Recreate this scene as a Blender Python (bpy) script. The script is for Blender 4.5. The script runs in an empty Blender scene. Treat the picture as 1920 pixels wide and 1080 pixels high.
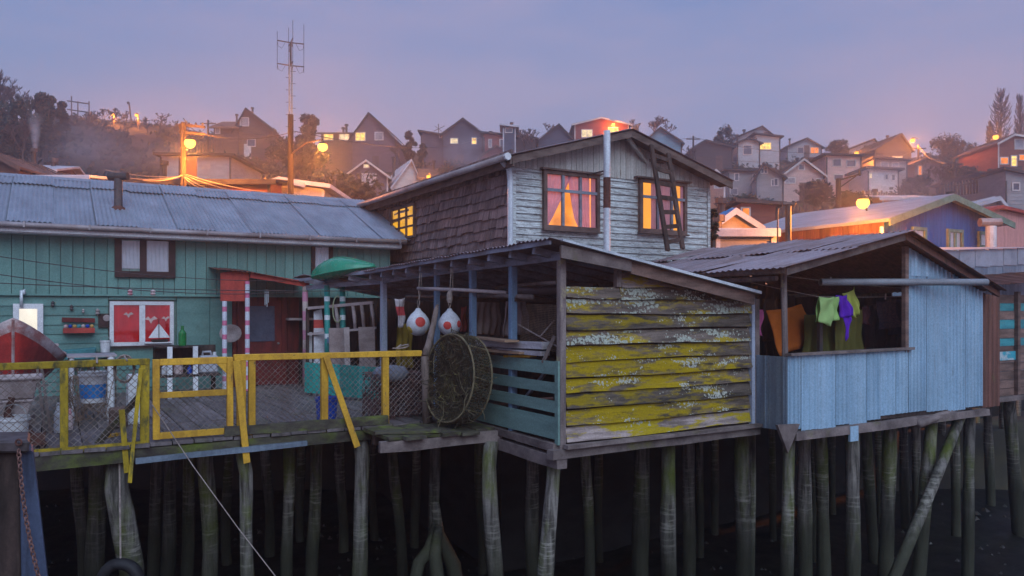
import bpy, math, random
from mathutils import Vector, noise as mnoise
from math import radians, sin, cos, pi
random.seed(11)
S = bpy.context.scene
C = S.collection

# ---------------------------------------------------------------- camera, sky, sun, exposure
YAW = radians(30.7)          # the houses' walls run along world x and y; the camera looks between them
CAMZ = 1.75                  # eye height above the deck (deck top is z = 0)
cam_d = bpy.data.cameras.new('camera'); cam = bpy.data.objects.new('camera', cam_d); C.objects.link(cam)
cam.location = (0, 0, CAMZ); cam.rotation_euler = (radians(90), 0, -YAW)
cam_d.sensor_width = 36; cam_d.lens = 36 * 1448 / 1920
cam_d.shift_y = 38 / 1920
cam_d.clip_start = 0.1; cam_d.clip_end = 2000
S.camera = cam

SUN_EL, SUN_AZ = radians(38), radians(200)       # soft afterglow from behind the camera
W = bpy.data.worlds.new('World'); S.world = W; W.use_nodes = True
nt = W.node_tree; nt.nodes.clear()
def wn(t): return nt.nodes.new(t)
out = wn('ShaderNodeOutputWorld'); bg = wn('ShaderNodeBackground')
sky = wn('ShaderNodeTexSky'); sky.sky_type = 'NISHITA'; sky.sun_disc = False
sky.sun_elevation = radians(4); sky.sun_rotation = SUN_AZ; sky.air_density = 1.4; sky.dust_density = 2.5
tc = wn('ShaderNodeTexCoord'); sep = wn('ShaderNodeSeparateXYZ'); rampn = wn('ShaderNodeValToRGB')
nt.links.new(tc.outputs['Generated'], sep.inputs[0]); nt.links.new(sep.outputs[2], rampn.inputs[0])
cr = rampn.color_ramp
cr.elements[0].position = 0.0; cr.elements[0].color = (.50, .39, .52, 1)
cr.elements[1].position = 1.0; cr.elements[1].color = (.19, .30, .62, 1)
for p, c in ((.15, (.385, .37, .54, 1)), (.26, (.225, .31, .55, 1)), (.42, (.155, .26, .54, 1))):
    e = cr.elements.new(p); e.color = c
cn = wn('ShaderNodeTexNoise'); cmap = wn('ShaderNodeMapping'); cmap.inputs['Scale'].default_value = (2.2, 2.2, 9)
nt.links.new(tc.outputs['Generated'], cmap.inputs[0]); nt.links.new(cmap.outputs[0], cn.inputs['Vector'])
cn.inputs['Scale'].default_value = 1.15; cn.inputs['Detail'].default_value = 6
crr = wn('ShaderNodeMapRange'); crr.inputs[1].default_value = .38; crr.inputs[2].default_value = .64
crr.inputs[3].default_value = 0.0; crr.inputs[4].default_value = .62
nt.links.new(cn.outputs[0], crr.inputs[0])
cmix = wn('ShaderNodeMix'); cmix.data_type = 'RGBA'; cmix.inputs[7].default_value = (.42, .37, .54, 1)
nt.links.new(crr.outputs[0], cmix.inputs[0]); nt.links.new(rampn.outputs[0], cmix.inputs[6])
skys = wn('ShaderNodeVectorMath'); skys.operation = 'SCALE'; skys.inputs[3].default_value = .012
nt.links.new(sky.outputs[0], skys.inputs[0])
addn = wn('ShaderNodeVectorMath'); addn.operation = 'ADD'
nt.links.new(cmix.outputs[2], addn.inputs[0]); nt.links.new(skys.outputs[0], addn.inputs[1])
nt.links.new(addn.outputs[0], bg.inputs[0]); bg.inputs[1].default_value = .66
nt.links.new(bg.outputs[0], out.inputs[0])

sun_d = bpy.data.lights.new('sun', 'SUN'); sun = bpy.data.objects.new('sun', sun_d); C.objects.link(sun)
sun_d.energy = 1.5; sun_d.angle = radians(50); sun_d.color = (.72, .87, 1.0)
sd = Vector((-.14, -.80, .70)).normalized()                    # direction towards the glow
sun.rotation_euler = sd.to_track_quat('Z', 'Y').to_euler()
sun.location = (0, 0, 30)

S.view_settings.view_transform = 'Standard'; S.view_settings.look = 'None'
S.view_settings.exposure = 0.62; S.view_settings.gamma = 1
S.render.engine = 'CYCLES'
cy = S.cycles
cy.use_denoising = True
try: cy.denoiser = 'OPENIMAGEDENOISE'
except Exception: pass
cy.max_bounces = 6; cy.diffuse_bounces = 3; cy.glossy_bounces = 2; cy.transparent_max_bounces = 12
cy.transmission_bounces = 4; cy.volume_bounces = 1
cy.sample_clamp_indirect = 4
cy.caustics_reflective = False; cy.caustics_refractive = False

# ---------------------------------------------------------------- measuring helpers (photo pixel + a known plane -> metres)
FP = 1448.0; CX = 960.0; HY = 578.0
ca, sa = cos(YAW), sin(YAW)
def ray(px, py):
    X = (px - CX) / FP
    return Vector((ca * X + sa, -sa * X + ca, (HY - py) / FP))
def at_d(px, py, d): r = ray(px, py); return Vector((r.x * d, r.y * d, CAMZ + r.z * d))
def at_v(px, py, v): return at_d(px, py, v / ray(px, py).y)
def at_u(px, py, u): return at_d(px, py, u / ray(px, py).x)
def at_z(px, py, z): return at_d(px, py, (z - CAMZ) / ray(px, py).z)

# ---------------------------------------------------------------- mesh helpers
class MB:
    def __init__(s): s.v = []; s.f = []; s.m = []; s.mi = 0
    def add(s, vs, fs):
        n = len(s.v); s.v += [Vector(x) for x in vs]
        for f in fs: s.f.append([i + n for i in f]); s.m.append(s.mi)
        return s
    def box(s, lo, hi, j=0):
        (x0, y0, z0), (x1, y1, z1) = lo, hi
        vs = [(x, y, z) for z in (z0, z1) for y in (y0, y1) for x in (x0, x1)]
        if j: vs = [tuple(c + random.uniform(-j, j) for c in p) for p in vs]
        return s.add(vs, [(0, 2, 3, 1), (4, 5, 7, 6), (0, 1, 5, 4), (2, 6, 7, 3), (0, 4, 6, 2), (1, 3, 7, 5)])
    def bar(s, p0, p1, w, h, up=(0, 0, 1), j=0, seg=1, wob=0):
        p0 = Vector(p0); p1 = Vector(p1); ax = (p1 - p0).normalized(); up = Vector(up)
        if abs(ax.dot(up)) > .98: up = Vector((0, 1, 0))
        sd_ = ax.cross(up).normalized(); up = sd_.cross(ax).normalized()
        vs = []; fs = []
        for k in range(seg + 1):
            c = p0.lerp(p1, k / seg)
            if wob and 0 < k < seg: c = c + sd_ * random.uniform(-wob, wob) + up * random.uniform(-wob, wob)
            for a, b in ((-1, -1), (1, -1), (1, 1), (-1, 1)):
                q = c + sd_ * (a * w / 2) + up * (b * h / 2)
                if j: q = q + Vector([random.uniform(-j, j) for _ in range(3)])
                vs.append(q)
        for k in range(seg):
            for a in range(4):
                fs.append((k*4+a, k*4+(a+1) % 4, k*4+4+(a+1) % 4, k*4+4+a))
        fs.append((3, 2, 1, 0)); fs.append(tuple(seg*4 + i for i in range(4)))
        return s.add(vs, fs)
    def tube(s, pts, r, n=8, cap=True, wob=0):
        pts = [Vector(p) for p in pts]; m = len(pts)
        rs = r if isinstance(r, (list, tuple)) else [r] * m
        vs = []; fs = []; ref = None
        for i, p in enumerate(pts):
            t = (pts[min(i+1, m-1)] - pts[max(i-1, 0)])
            t = t.normalized() if t.length > 1e-9 else Vector((0, 0, 1))
            if ref is None:
                ref = Vector((0, 0, 1)) if abs(t.z) < .9 else Vector((1, 0, 0))
            a = t.cross(ref)
            if a.length < 1e-6: a = t.cross(Vector((0, 1, 0)))
            a.normalize(); b = t.cross(a).normalized(); ref = a.cross(t).normalized()
            for k in range(n):
                th = 2*pi*k/n; rr = rs[i] * (1 + (random.uniform(-wob, wob) if wob else 0))
                vs.append(p + a*(cos(th)*rr) + b*(sin(th)*rr))
        for i in range(m-1):
            for k in range(n):
                fs.append((i*n+k, i*n+(k+1) % n, (i+1)*n+(k+1) % n, (i+1)*n+k))
        if cap:
            fs.append(tuple(range(n-1, -1, -1))); fs.append(tuple((m-1)*n+k for k in range(n)))
        return s.add(vs, fs)
    def lathe(s, prof, c, n=16, ax=(0, 0, 1), sq=1.0):
        c = Vector(c); ax = Vector(ax).normalized()
        a = ax.cross(Vector((1, 0, 0)) if abs(ax.x) < .9 else Vector((0, 1, 0))).normalized(); b = ax.cross(a)
        vs = []; fs = []; m = len(prof)
        for (r, z) in prof:
            for k in range(n):
                th = 2*pi*k/n; vs.append(c + ax*z + a*(cos(th)*r) + b*(sin(th)*r*sq))
        for i in range(m-1):
            for k in range(n): fs.append((i*n+k, i*n+(k+1) % n, (i+1)*n+(k+1) % n, (i+1)*n+k))
        fs.append(tuple(range(n-1, -1, -1))); fs.append(tuple((m-1)*n+k for k in range(n)))
        return s.add(vs, fs)
    def prism(s, poly, off):
        off = Vector(off); n = len(poly); poly = [Vector(p) for p in poly]
        fs = [tuple(range(n-1, -1, -1)), tuple(range(n, 2*n))]
        for i in range(n): fs.append((i, (i+1) % n, n+(i+1) % n, n+i))
        return s.add(poly + [p + off for p in poly], fs)
    def sheet(s, o, du, dv, nu, nv, fn, th=.004):
        """a thin solid sheet: o + du*a + dv*b + normal*fn(a, b)"""
        o = Vector(o); du = Vector(du); dv = Vector(dv); nrm = du.cross(dv).normalized()
        top = []; bot = []
        for j in range(nv+1):
            for i in range(nu+1):
                p = o + du*(i/nu) + dv*(j/nv) + nrm*fn(i/nu, j/nv)
                top.append(p + nrm*th); bot.append(p)
        w = nu+1; N = len(top); fs = []
        for j in range(nv):
            for i in range(nu):
                a = j*w+i; fs.append((a, a+1, a+w+1, a+w)); fs.append((N+a, N+a+w, N+a+w+1, N+a+1))
        for i in range(nu):
            fs.append((i, N+i, N+i+1, i+1)); a = nv*w+i; fs.append((a, a+1, N+a+1, N+a))
        for j in range(nv):
            a = j*w; fs.append((a, a+w, N+a+w, N+a)); a = j*w+nu; fs.append((a, N+a, N+a+w, a+w))
        return s.add(top+bot, fs)
    def build(s, name, mats, parent=None, smooth=False, local=False, bevel=0):
        me = bpy.data.meshes.new(name)
        if not isinstance(mats, (list, tuple)): mats = [mats]
        o = bpy.data.objects.new(name, me); C.objects.link(o)
        lo = Vector([min(p[i] for p in s.v) for i in range(3)]); hi = Vector([max(p[i] for p in s.v) for i in range(3)])
        c = (lo + hi) / 2
        if parent is None: c.z = lo.z
        me.from_pydata([tuple(p - c) for p in s.v], [], s.f)
        for m in mats: me.materials.append(m)
        if len(mats) > 1: me.polygons.foreach_set('material_index', s.m)
        if smooth: me.polygons.foreach_set('use_smooth', [True]*len(me.polygons))
        me.validate(); me.update()
        if parent is not None:
            o.parent = parent
            o.location = c if local else c - wloc(parent)
        else: o.location = c
        if bevel:
            b = o.modifiers.new('bevel', 'BEVEL'); b.width = bevel; b.segments = 1; b.limit_method = 'ANGLE'
        return o
def wloc(o):
    p = Vector(o.location)
    while o.parent is not None: o = o.parent; p = p + Vector(o.location)
    return p
def tag(o, label=None, cat=None, group=None, kind=None):
    if label: o['label'] = label
    if cat: o['category'] = cat
    if group: o['group'] = group
    if kind: o['kind'] = kind
    return o
def thing(name, label, cat, loc, group=None, rz=0):
    o = bpy.data.objects.new(name, None); C.objects.link(o); o.location = loc; o.rotation_euler = (0, 0, rz)
    o.empty_display_size = .2
    return tag(o, label, cat, group)
def put(name, mb, mat, label, cat, group=None, smooth=False, bevel=0):
    return tag(mb.build(name, mat, None, smooth, bevel=bevel), label, cat, group)
def dup(o, parent=None, loc=None):
    c = o.copy(); C.objects.link(c); c.parent = parent
    if loc is not None: c.location = loc
    return c
def rnd(a, b): return random.uniform(a, b)

# ---------------------------------------------------------------- procedural materials
MATS = {}
def mk(name, c1, c2=None, sc=(6, 6, 6), lo=.42, hi=.62, rough=.85, metal=0, bump=.15, var=.18,
       c3=None, sc3=(3, 3, 3), lo3=.5, hi3=.6, spec=.25, voro=None, bands=None, tide=None, grad3=None):
    m = bpy.data.materials.new(name); m.use_nodes = True; t = m.node_tree; N = t.nodes; L = t.links; N.clear()
    o = N.new('ShaderNodeOutputMaterial'); b = N.new('ShaderNodeBsdfPrincipled'); L.new(b.outputs[0], o.inputs[0])
    g = N.new('ShaderNodeNewGeometry'); oi = N.new('ShaderNodeObjectInfo')
    rw = N.new('ShaderNodeMath'); rw.operation = 'MULTIPLY'; rw.inputs[1].default_value = 23; L.new(oi.outputs['Random'], rw.inputs[0])
    def noise(scl, det=5, rg=.62):
        mp = N.new('ShaderNodeMapping'); mp.inputs['Scale'].default_value = scl; L.new(g.outputs['Position'], mp.inputs[0])
        n = N.new('ShaderNodeTexNoise'); n.noise_dimensions = '4D'; n.inputs['Scale'].default_value = 1
        n.inputs['Detail'].default_value = det; n.inputs['Roughness'].default_value = rg
        L.new(mp.outputs[0], n.inputs['Vector']); L.new(rw.outputs[0], n.inputs['W']); return n
    def rng(src, a, bb, x=0, y=1):
        r = N.new('ShaderNodeMapRange'); r.inputs[1].default_value = a; r.inputs[2].default_value = bb
        r.inputs[3].default_value = x; r.inputs[4].default_value = y; L.new(src, r.inputs[0]); return r.outputs[0]
    def mix(f, a, bb, mode='MIX'):
        x = N.new('ShaderNodeMix'); x.data_type = 'RGBA'; x.blend_type = mode
        if isinstance(f, float): x.inputs[0].default_value = f
        else: L.new(f, x.inputs[0])
        for s_, i in ((a, 6), (bb, 7)):
            if isinstance(s_, tuple): x.inputs[i].default_value = (*s_, 1)
            else: L.new(s_, x.inputs[i])
        return x.outputs[2]
    n1 = noise(sc); col = mix(rng(n1.outputs[0], lo, hi), tuple(c1), tuple(c2 if c2 else [x*.6 for x in c1]))
    if bands:                                     # painted rings along z: (colour, period, share, offset)
        sp = N.new('ShaderNodeSeparateXYZ'); L.new(g.outputs['Position'], sp.inputs[0])
        ad = N.new('ShaderNodeMath'); ad.operation = 'ADD'; ad.inputs[1].default_value = bands[3] + 50*bands[1]; L.new(sp.outputs[2], ad.inputs[0])
        dv = N.new('ShaderNodeMath'); dv.operation = 'DIVIDE'; dv.inputs[1].default_value = bands[1]; L.new(ad.outputs[0], dv.inputs[0])
        fr = N.new('ShaderNodeMath'); fr.operation = 'FRACT'; L.new(dv.outputs[0], fr.inputs[0])
        lt = N.new('ShaderNodeMath'); lt.operation = 'LESS_THAN'; lt.inputs[1].default_value = bands[2]; L.new(fr.outputs[0], lt.inputs[0])
        col = mix(lt.outputs[0], col, tuple(bands[0]))
    h = n1.outputs[0]
    if c3:
        n3 = noise(sc3, 8, .68); s3 = n3.outputs[0]
        if grad3:                                 # the moss thins out towards the sheltered end
            sp3 = N.new('ShaderNodeSeparateXYZ'); L.new(g.outputs['Position'], sp3.inputs[0]); sb3 = N.new('ShaderNodeMath'); sb3.operation = 'SUBTRACT'
            L.new(s3, sb3.inputs[0]); L.new(rng(sp3.outputs[0], grad3[0], grad3[1], 0, grad3[2]), sb3.inputs[1]); s3 = sb3.outputs[0]
        f3 = rng(s3, lo3, hi3); col = mix(f3, col, tuple(c3))
    if voro:                                      # lichen rosettes: (colour, scale, size, amount)
        vr = N.new('ShaderNodeTexVoronoi'); vr.inputs['Scale'].default_value = voro[1]
        nd = noise((14, 14, 14), 3); va = N.new('ShaderNodeVectorMath'); va.operation = 'MULTIPLY_ADD'
        va.inputs[1].default_value = (.07, .07, .07); L.new(nd.outputs[1], va.inputs[0]); L.new(g.outputs['Position'], va.inputs[2])
        L.new(va.outputs[0], vr.inputs['Vector'])
        nm = noise((1.3, 1.3, 4.5), 3); sz = rng(nm.outputs[0], voro[3], voro[3]+.18, 0.0, voro[2])
        df = N.new('ShaderNodeMath'); df.operation = 'SUBTRACT'; L.new(sz, df.inputs[0]); L.new(vr.outputs[0], df.inputs[1])
        hv = rng(vr.outputs['Color'], 0, 1, -.28, .10); d2 = N.new('ShaderNodeMath'); d2.operation = 'ADD'; L.new(df.outputs[0], d2.inputs[0]); L.new(hv, d2.inputs[1])
        ls = N.new('ShaderNodeMapRange'); ls.inputs[1].default_value = 0; ls.inputs[2].default_value = .12; L.new(d2.outputs[0], ls.inputs[0])
        sp2 = noise((55, 55, 55), 2); dk = rng(sp2.outputs[0], .35, .6, .55, 1.0)
        lc = mix(1.0, tuple(voro[0]), dk, 'MULTIPLY')
        col = mix(ls.outputs[0], col, lc)
    if tide:                                      # wet, algae-darkened timber below the tide line
        sp = N.new('ShaderNodeSeparateXYZ'); L.new(g.outputs['Position'], sp.inputs[0])
        nt_ = noise((2.5, 2.5, .6), 3); ad = N.new('ShaderNodeMath'); ad.operation = 'ADD'; L.new(sp.outputs[2], ad.inputs[0]); L.new(nt_.outputs[0], ad.inputs[1])
        col = mix(rng(ad.outputs[0], tide[0]+.5, tide[1]+.5), col, (.04, .042, .028))
        nb2 = noise((3, 3, 26), 3); b1 = rng(sp.outputs[2], -2.1, -1.55); b2 = rng(sp.outputs[2], -.85, -1.3)
        m1 = N.new('ShaderNodeMath'); m1.operation = 'MULTIPLY'; L.new(b1, m1.inputs[0]); L.new(b2, m1.inputs[1])
        m2_ = N.new('ShaderNodeMath'); m2_.operation = 'MULTIPLY'; L.new(m1.outputs[0], m2_.inputs[0]); L.new(rng(nb2.outputs[0], .52, .62, 0, .5), m2_.inputs[1])
        col = mix(m2_.outputs[0], col, (.34, .33, .29))
    nb = noise((.9, .9, .9), 3); vb = rng(nb.outputs[0], .3, .7, 1-var, 1+var*.6)
    vr_ = rng(oi.outputs['Random'], 0, 1, 1-var*.8, 1+var*.6)
    mm = N.new('ShaderNodeMath'); mm.operation = 'MULTIPLY'; L.new(vb, mm.inputs[0]); L.new(vr_, mm.inputs[1])
    ng = noise((38, 38, 38), 4, .7); mg = N.new('ShaderNodeMath'); mg.operation = 'MULTIPLY'; L.new(mm.outputs[0], mg.inputs[0]); L.new(rng(ng.outputs[0], .3, .7, .78, 1.2), mg.inputs[1])
    col = mix(1.0, col, mg.outputs[0], 'MULTIPLY')
    L.new(col, b.inputs['Base Color'])
    b.inputs['Roughness'].default_value = rough; b.inputs['Metallic'].default_value = metal
    b.inputs['Specular IOR Level'].default_value = spec
    rr = rng(n1.outputs[0], .3, .7, max(.05, rough-.1), min(1, rough+.1)); L.new(rr, b.inputs['Roughness'])
    if bump:
        bp = N.new('ShaderNodeBump'); bp.inputs['Strength'].default_value = bump; bp.inputs['Distance'].default_value = .03
        L.new(h, bp.inputs['Height']); L.new(bp.outputs[0], b.inputs['Normal'])
    MATS[name] = m; return m
def emit(name, col, st, var=0, sc=(2, 2, 2)):
    m = bpy.data.materials.new(name); m.use_nodes = True; t = m.node_tree; t.nodes.clear()
    o = t.nodes.new('ShaderNodeOutputMaterial'); e = t.nodes.new('ShaderNodeEmission'); e.inputs[0].default_value = (*col, 1); e.inputs[1].default_value = st
    if var:
        g = t.nodes.new('ShaderNodeNewGeometry'); mp = t.nodes.new('ShaderNodeMapping'); mp.inputs['Scale'].default_value = sc
        n = t.nodes.new('ShaderNodeTexNoise'); n.inputs['Scale'].default_value = 1; r = t.nodes.new('ShaderNodeMapRange')
        r.inputs[1].default_value = .35; r.inputs[2].default_value = .65; r.inputs[3].default_value = st*(1-var); r.inputs[4].default_value = st*(1+var)
        t.links.new(g.outputs['Position'], mp.inputs[0]); t.links.new(mp.outputs[0], n.inputs['Vector']); t.links.new(n.outputs[0], r.inputs[0]); t.links.new(r.outputs[0], e.inputs[1])
    t.links.new(e.outputs[0], o.inputs[0]); MATS[name] = m; return m
def glassm(name='window_glass', fac=.05, rough=.05):
    m = bpy.data.materials.new(name); m.use_nodes = True; t = m.node_tree; t.nodes.clear()
    o = t.nodes.new('ShaderNodeOutputMaterial'); tr = t.nodes.new('ShaderNodeBsdfTransparent'); gl = t.nodes.new('ShaderNodeBsdfGlossy'); gl.inputs['Roughness'].default_value = rough
    fr = t.nodes.new('ShaderNodeLayerWeight'); fr.inputs[0].default_value = .25
    r = t.nodes.new('ShaderNodeMapRange'); r.inputs[3].default_value = fac; r.inputs[4].default_value = .30; t.links.new(fr.outputs[0], r.inputs[0])
    mx = t.nodes.new('ShaderNodeMixShader'); t.links.new(r.outputs[0], mx.inputs[0]); t.links.new(tr.outputs[0], mx.inputs[1]); t.links.new(gl.outputs[0], mx.inputs[2])
    t.links.new(mx.outputs[0], o.inputs[0]); MATS[name] = m; return m
def cloth(name, col, trans=.4, weave=60):
    m = bpy.data.materials.new(name); m.use_nodes = True; t = m.node_tree; t.nodes.clear()
    o = t.nodes.new('ShaderNodeOutputMaterial'); d = t.nodes.new('ShaderNodeBsdfDiffuse'); tl = t.nodes.new('ShaderNodeBsdfTranslucent')
    g = t.nodes.new('ShaderNodeNewGeometry'); n = t.nodes.new('ShaderNodeTexNoise'); n.inputs['Scale'].default_value = 7; t.links.new(g.outputs['Position'], n.inputs['Vector'])
    mx = t.nodes.new('ShaderNodeMix'); mx.data_type = 'RGBA'; mx.inputs[6].default_value = (*[c*.75 for c in col], 1); mx.inputs[7].default_value = (*[min(1, c*1.15) for c in col], 1)
    t.links.new(n.outputs[0], mx.inputs[0]); t.links.new(mx.outputs[2], d.inputs[0]); t.links.new(mx.outputs[2], tl.inputs[0])
    s = t.nodes.new('ShaderNodeMixShader'); s.inputs[0].default_value = trans; t.links.new(d.outputs[0], s.inputs[1]); t.links.new(tl.outputs[0], s.inputs[2])
    t.links.new(s.outputs[0], o.inputs[0]); MATS[name] = m; return m

GLASS = glassm()
# woods and paints (real-world albedos)
OLDWOOD = mk('weathered_wood', (.21, .17, .165), (.09, .07, .07), (3, 3, 3), .4, .65, c3=(.13, .13, .05), lo3=.58, hi3=.72, sc3=(1.5, 1.5, 1.5))
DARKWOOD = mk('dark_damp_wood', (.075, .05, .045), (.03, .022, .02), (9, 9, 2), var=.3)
DECKWOOD = mk('deck_board_wood', (.16, .135, .145), (.075, .065, .06), (11, 1.3, 5), .4, .65, rough=.62, c3=(.16, .17, .10), sc3=(1.2, 1.2, 1.2), lo3=.55, hi3=.72, spec=.4, var=.3)
MOSSWOOD = mk('mossy_edge_wood', (.09, .085, .06), (.045, .035, .035), (4, 4, 9), c3=(.13, .17, .03), sc3=(2.2, 2.2, 3), lo3=.5, hi3=.66, var=.3)
PILE = mk('pile_timber', (.22, .205, .19), (.05, .045, .04), (16, 16, 1.3), .40, .60, rough=.8, c3=(.10, .125, .02), sc3=(1.6, 1.6, .8), lo3=.47, hi3=.62, var=.45, bump=.8, tide=(-1.15, -2.3))
YEL = mk('yellow_fence_paint', (.60, .345, .035), (.36, .19, .03), (7, 7, 2.2), .42, .70, rough=.65, var=.2, c3=(.13, .10, .07), sc3=(13, 13, 5), lo3=.60, hi3=.66, bump=.3)
YELOLD = mk('mossy_yellow_paint', (.42, .30, .02), (.22, .16, .015), (6, 6, 2), .4, .65, rough=.75, c3=(.08, .075, .03), sc3=(9, 9, 4), lo3=.52, hi3=.64, var=.25, bump=.3)
WIRE = mk('galvanised_wire', (.30, .265, .25), (.16, .11, .085), (5, 5, 5), rough=.6, metal=.2, bump=0)
GREENB = mk('green_house_paint', (.135, .275, .25), (.10, .205, .195), (7, 7, .7), .35, .8, rough=.7, var=.10, c3=(.05, .10, .09), sc3=(9, 9, .6), lo3=.63, hi3=.8, bump=.05)
GREENL = mk('green_lap_paint', (.125, .25, .23), (.085, .175, .17), (.8, 7, 7), .35, .8, rough=.7, var=.10, c3=(.05, .09, .08), sc3=(3, 3, 2), lo3=.6, hi3=.85, bump=.05)
ZINC = mk('zinc_roofing', (.33, .38, .45), (.23, .26, .32), (3, .8, 3), .35, .7, rough=.42, metal=.35, var=.13, c3=(.16, .10, .09), sc3=(1.2, .7, 1.2), lo3=.64, hi3=.8, spec=.5, bump=.04)
ZINCOLD = mk('rusty_zinc_roofing', (.30, .26, .30), (.20, .155, .165), (.9, 4, 3), .38, .66, rough=.6, metal=.2, var=.2, c3=(.13, .085, .075), sc3=(.8, 2.5, 1), lo3=.5, hi3=.72, bump=.06)
RUST = mk('rusty_iron', (.14, .06, .05), (.07, .035, .03), (6, 6, 1), rough=.8, metal=.2)
RUSTRED = mk('rust_brown_sheet', (.17, .075, .06), (.09, .05, .04), (9, 9, .5), rough=.8, c3=(.13, .14, .05), sc3=(3, 3, 1.4), lo3=.6, hi3=.72)
GUTTER = mk('dull_gutter_metal', (.36, .33, .36), (.20, .15, .15), (1.2, 1.2, 1.2), .4, .66, rough=.55, metal=.2)
WHITE = mk('white_paint', (.68, .70, .74), (.52, .53, .57), (3, 3, 3), rough=.55, var=.08, bump=.04)
MAROON = mk('dark_maroon_frame', (.05, .022, .022), (.03, .014, .014), (5, 5, 5), rough=.5, var=.1)
SHINGLE = mk('wood_shingle', (.29, .215, .215), (.12, .082, .08), (11, 11, 1.0), .36, .64, rough=.9, var=.32, c3=(.035, .02, .02), sc3=(8, 8, 1.3), lo3=.56, hi3=.7, bump=.5)
PEEL = mk('peeling_white_siding', (.52, .575, .595), (.25, .255, .265), (3.2, 3.2, 42), .44, .62, rough=.75, var=.12, c3=(.21, .21, .215), sc3=(7, 7, 32), lo3=.53, hi3=.61, bump=.35)
GABLEB = mk('stained_gable_board', (.50, .50, .48), (.34, .32, .30), (14, 14, 1.1), .4, .7, rough=.8, var=.1, c3=(.13, .09, .05), sc3=(11, 11, 2.0), lo3=.62, hi3=.74)
BROWNFR = mk('brown_window_frame', (.16, .11, .10), (.09, .06, .055), (4, 4, 4), rough=.7)
GREYSASH = mk('grey_blue_sash', (.21, .24, .30), (.13, .14, .18), (4, 4, 4), rough=.6)
BARGE = mk('brown_barge_board', (.15, .11, .10), (.08, .055, .05), (3, 3, 9), rough=.85)
PIPEW = mk('pale_metal_pipe', (.60, .66, .72), (.45, .50, .56), (3, 3, 1.5), rough=.45, metal=.2, var=.08, bump=0)
DARKM = mk('sooty_metal', (.10, .085, .09), (.06, .05, .05), (5, 5, 2), rough=.55, metal=.4)
MOSS = mk('moss_covered_board', (.16, .125, .105), (.045, .036, .03), (1.6, 1.6, 14), .4, .62, rough=.95, var=.10,
          c3=(.32, .23, .007), sc3=(2.2, 2.2, 10.0), lo3=.40, hi3=.51, voro=((.46, .48, .42), 28, .78, .48), bump=.8, grad3=(8.0, 9.5, .14))
MOSSDARK = mk('thinly_mossed_dark_board', (.13, .105, .09), (.04, .034, .03), (1.6, 1.6, 14), .4, .62, rough=.95, var=.10,
          c3=(.24, .175, .010), sc3=(2.2, 2.2, 10.0), lo3=.46, hi3=.57, voro=((.44, .46, .40), 26, .78, .46), bump=.8, grad3=(8.0, 9.5, .10))
MOSSGREY = mk('lichen_covered_board', (.17, .135, .12), (.06, .05, .042), (1.6, 1.6, 14), .4, .62, rough=.95, var=.10,
          c3=(.34, .25, .02), sc3=(1.5, 1.5, 6.0), lo3=.50, hi3=.60, voro=((.40, .44, .38), 23, .80, .40), bump=.6)
MOSSPALE = mk('half_bare_mossy_board', (.40, .33, .32), (.17, .135, .125), (1.6, 1.6, 16), .42, .6, rough=.95, var=.10,
          c3=(.38, .29, .015), sc3=(1.3, 1.3, 6.0), lo3=.48, hi3=.54, voro=((.46, .50, .44), 20, .7, .52), bump=.6)
LICHPOST = mk('lichened_post', (.24, .20, .195), (.13, .10, .10), (9, 9, 1.5), .4, .65, c3=(.30, .27, .16), sc3=(6, 6, 3), lo3=.58, hi3=.66)
TEALS = mk('teal_slat_paint', (.17, .285, .265), (.11, .19, .18), (8, 1.2, 8), .4, .7, rough=.75, c3=(.32, .38, .37), sc3=(16, 16, 5), lo3=.66, hi3=.7, var=.15)
BLUEPOST = mk('blue_post_paint', (.16, .27, .42), (.11, .17, .26), (9, 9, 1.2), .4, .7, rough=.7, var=.15, c3=(.30, .30, .33), sc3=(9, 9, 2), lo3=.6, hi3=.72)
PALEPOST = mk('pale_blue_post_paint', (.40, .46, .58), (.28, .31, .40), (9, 9, 1.2), .4, .7, rough=.7, var=.12)
BLUEPEEL = mk('peeling_blue_beam', (.25, .28, .37), (.16, .155, .18), (4, 2, 9), .42, .6, rough=.8, var=.15)
PINKBAND = mk('white_post_with_pink_rings', (.62, .66, .76), (.52, .55, .64), (5, 5, 2), rough=.6, var=.06, bands=((.62, .17, .30), .29, .36, .06))
TEALBAND = mk('green_post_with_white_rings', (.03, .27, .25), (.02, .20, .19), (5, 5, 2), rough=.5, var=.08, bands=((.60, .66, .70), .40, .26, .10))
PINKOLD = mk('worn_pink_post', (.46, .38, .36), (.36, .29, .28), (7, 7, 1.5), rough=.7, var=.06, bands=((.46, .20, .30), .42, .5, .2))
REDB = mk('red_canopy_paint', (.42, .06, .045), (.28, .04, .035), (5, 5, 2), rough=.6, var=.1)
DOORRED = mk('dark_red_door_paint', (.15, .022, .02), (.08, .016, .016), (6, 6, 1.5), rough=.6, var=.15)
ICEB = mk('pale_blue_sheet', (.36, .54, .69), (.26, .43, .59), (7, 7, .6), .35, .70, rough=.45, metal=.25, var=.16, c3=(.17, .20, .23), sc3=(14, 14, 1.4), lo3=.60, hi3=.76, bump=.08, spec=.4)
ICEDARK = mk('blue_grey_sheet', (.20, .26, .33), (.14, .18, .24), (9, 9, .8), rough=.45, metal=.3, var=.1, bump=.05)
PVC = mk('grey_plastic_pipe', (.24, .26, .30), (.18, .19, .22), (3, 3, 3), rough=.4, var=.08, bump=0, spec=.4)
TURQ = mk('turquoise_board', (.06, .30, .34), (.04, .20, .24), (3, 3, 9), rough=.7, var=.15)
BROWNP = mk('brown_plank', (.22, .14, .12), (.12, .08, .07), (2, 2, 11), rough=.85, var=.35)
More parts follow.
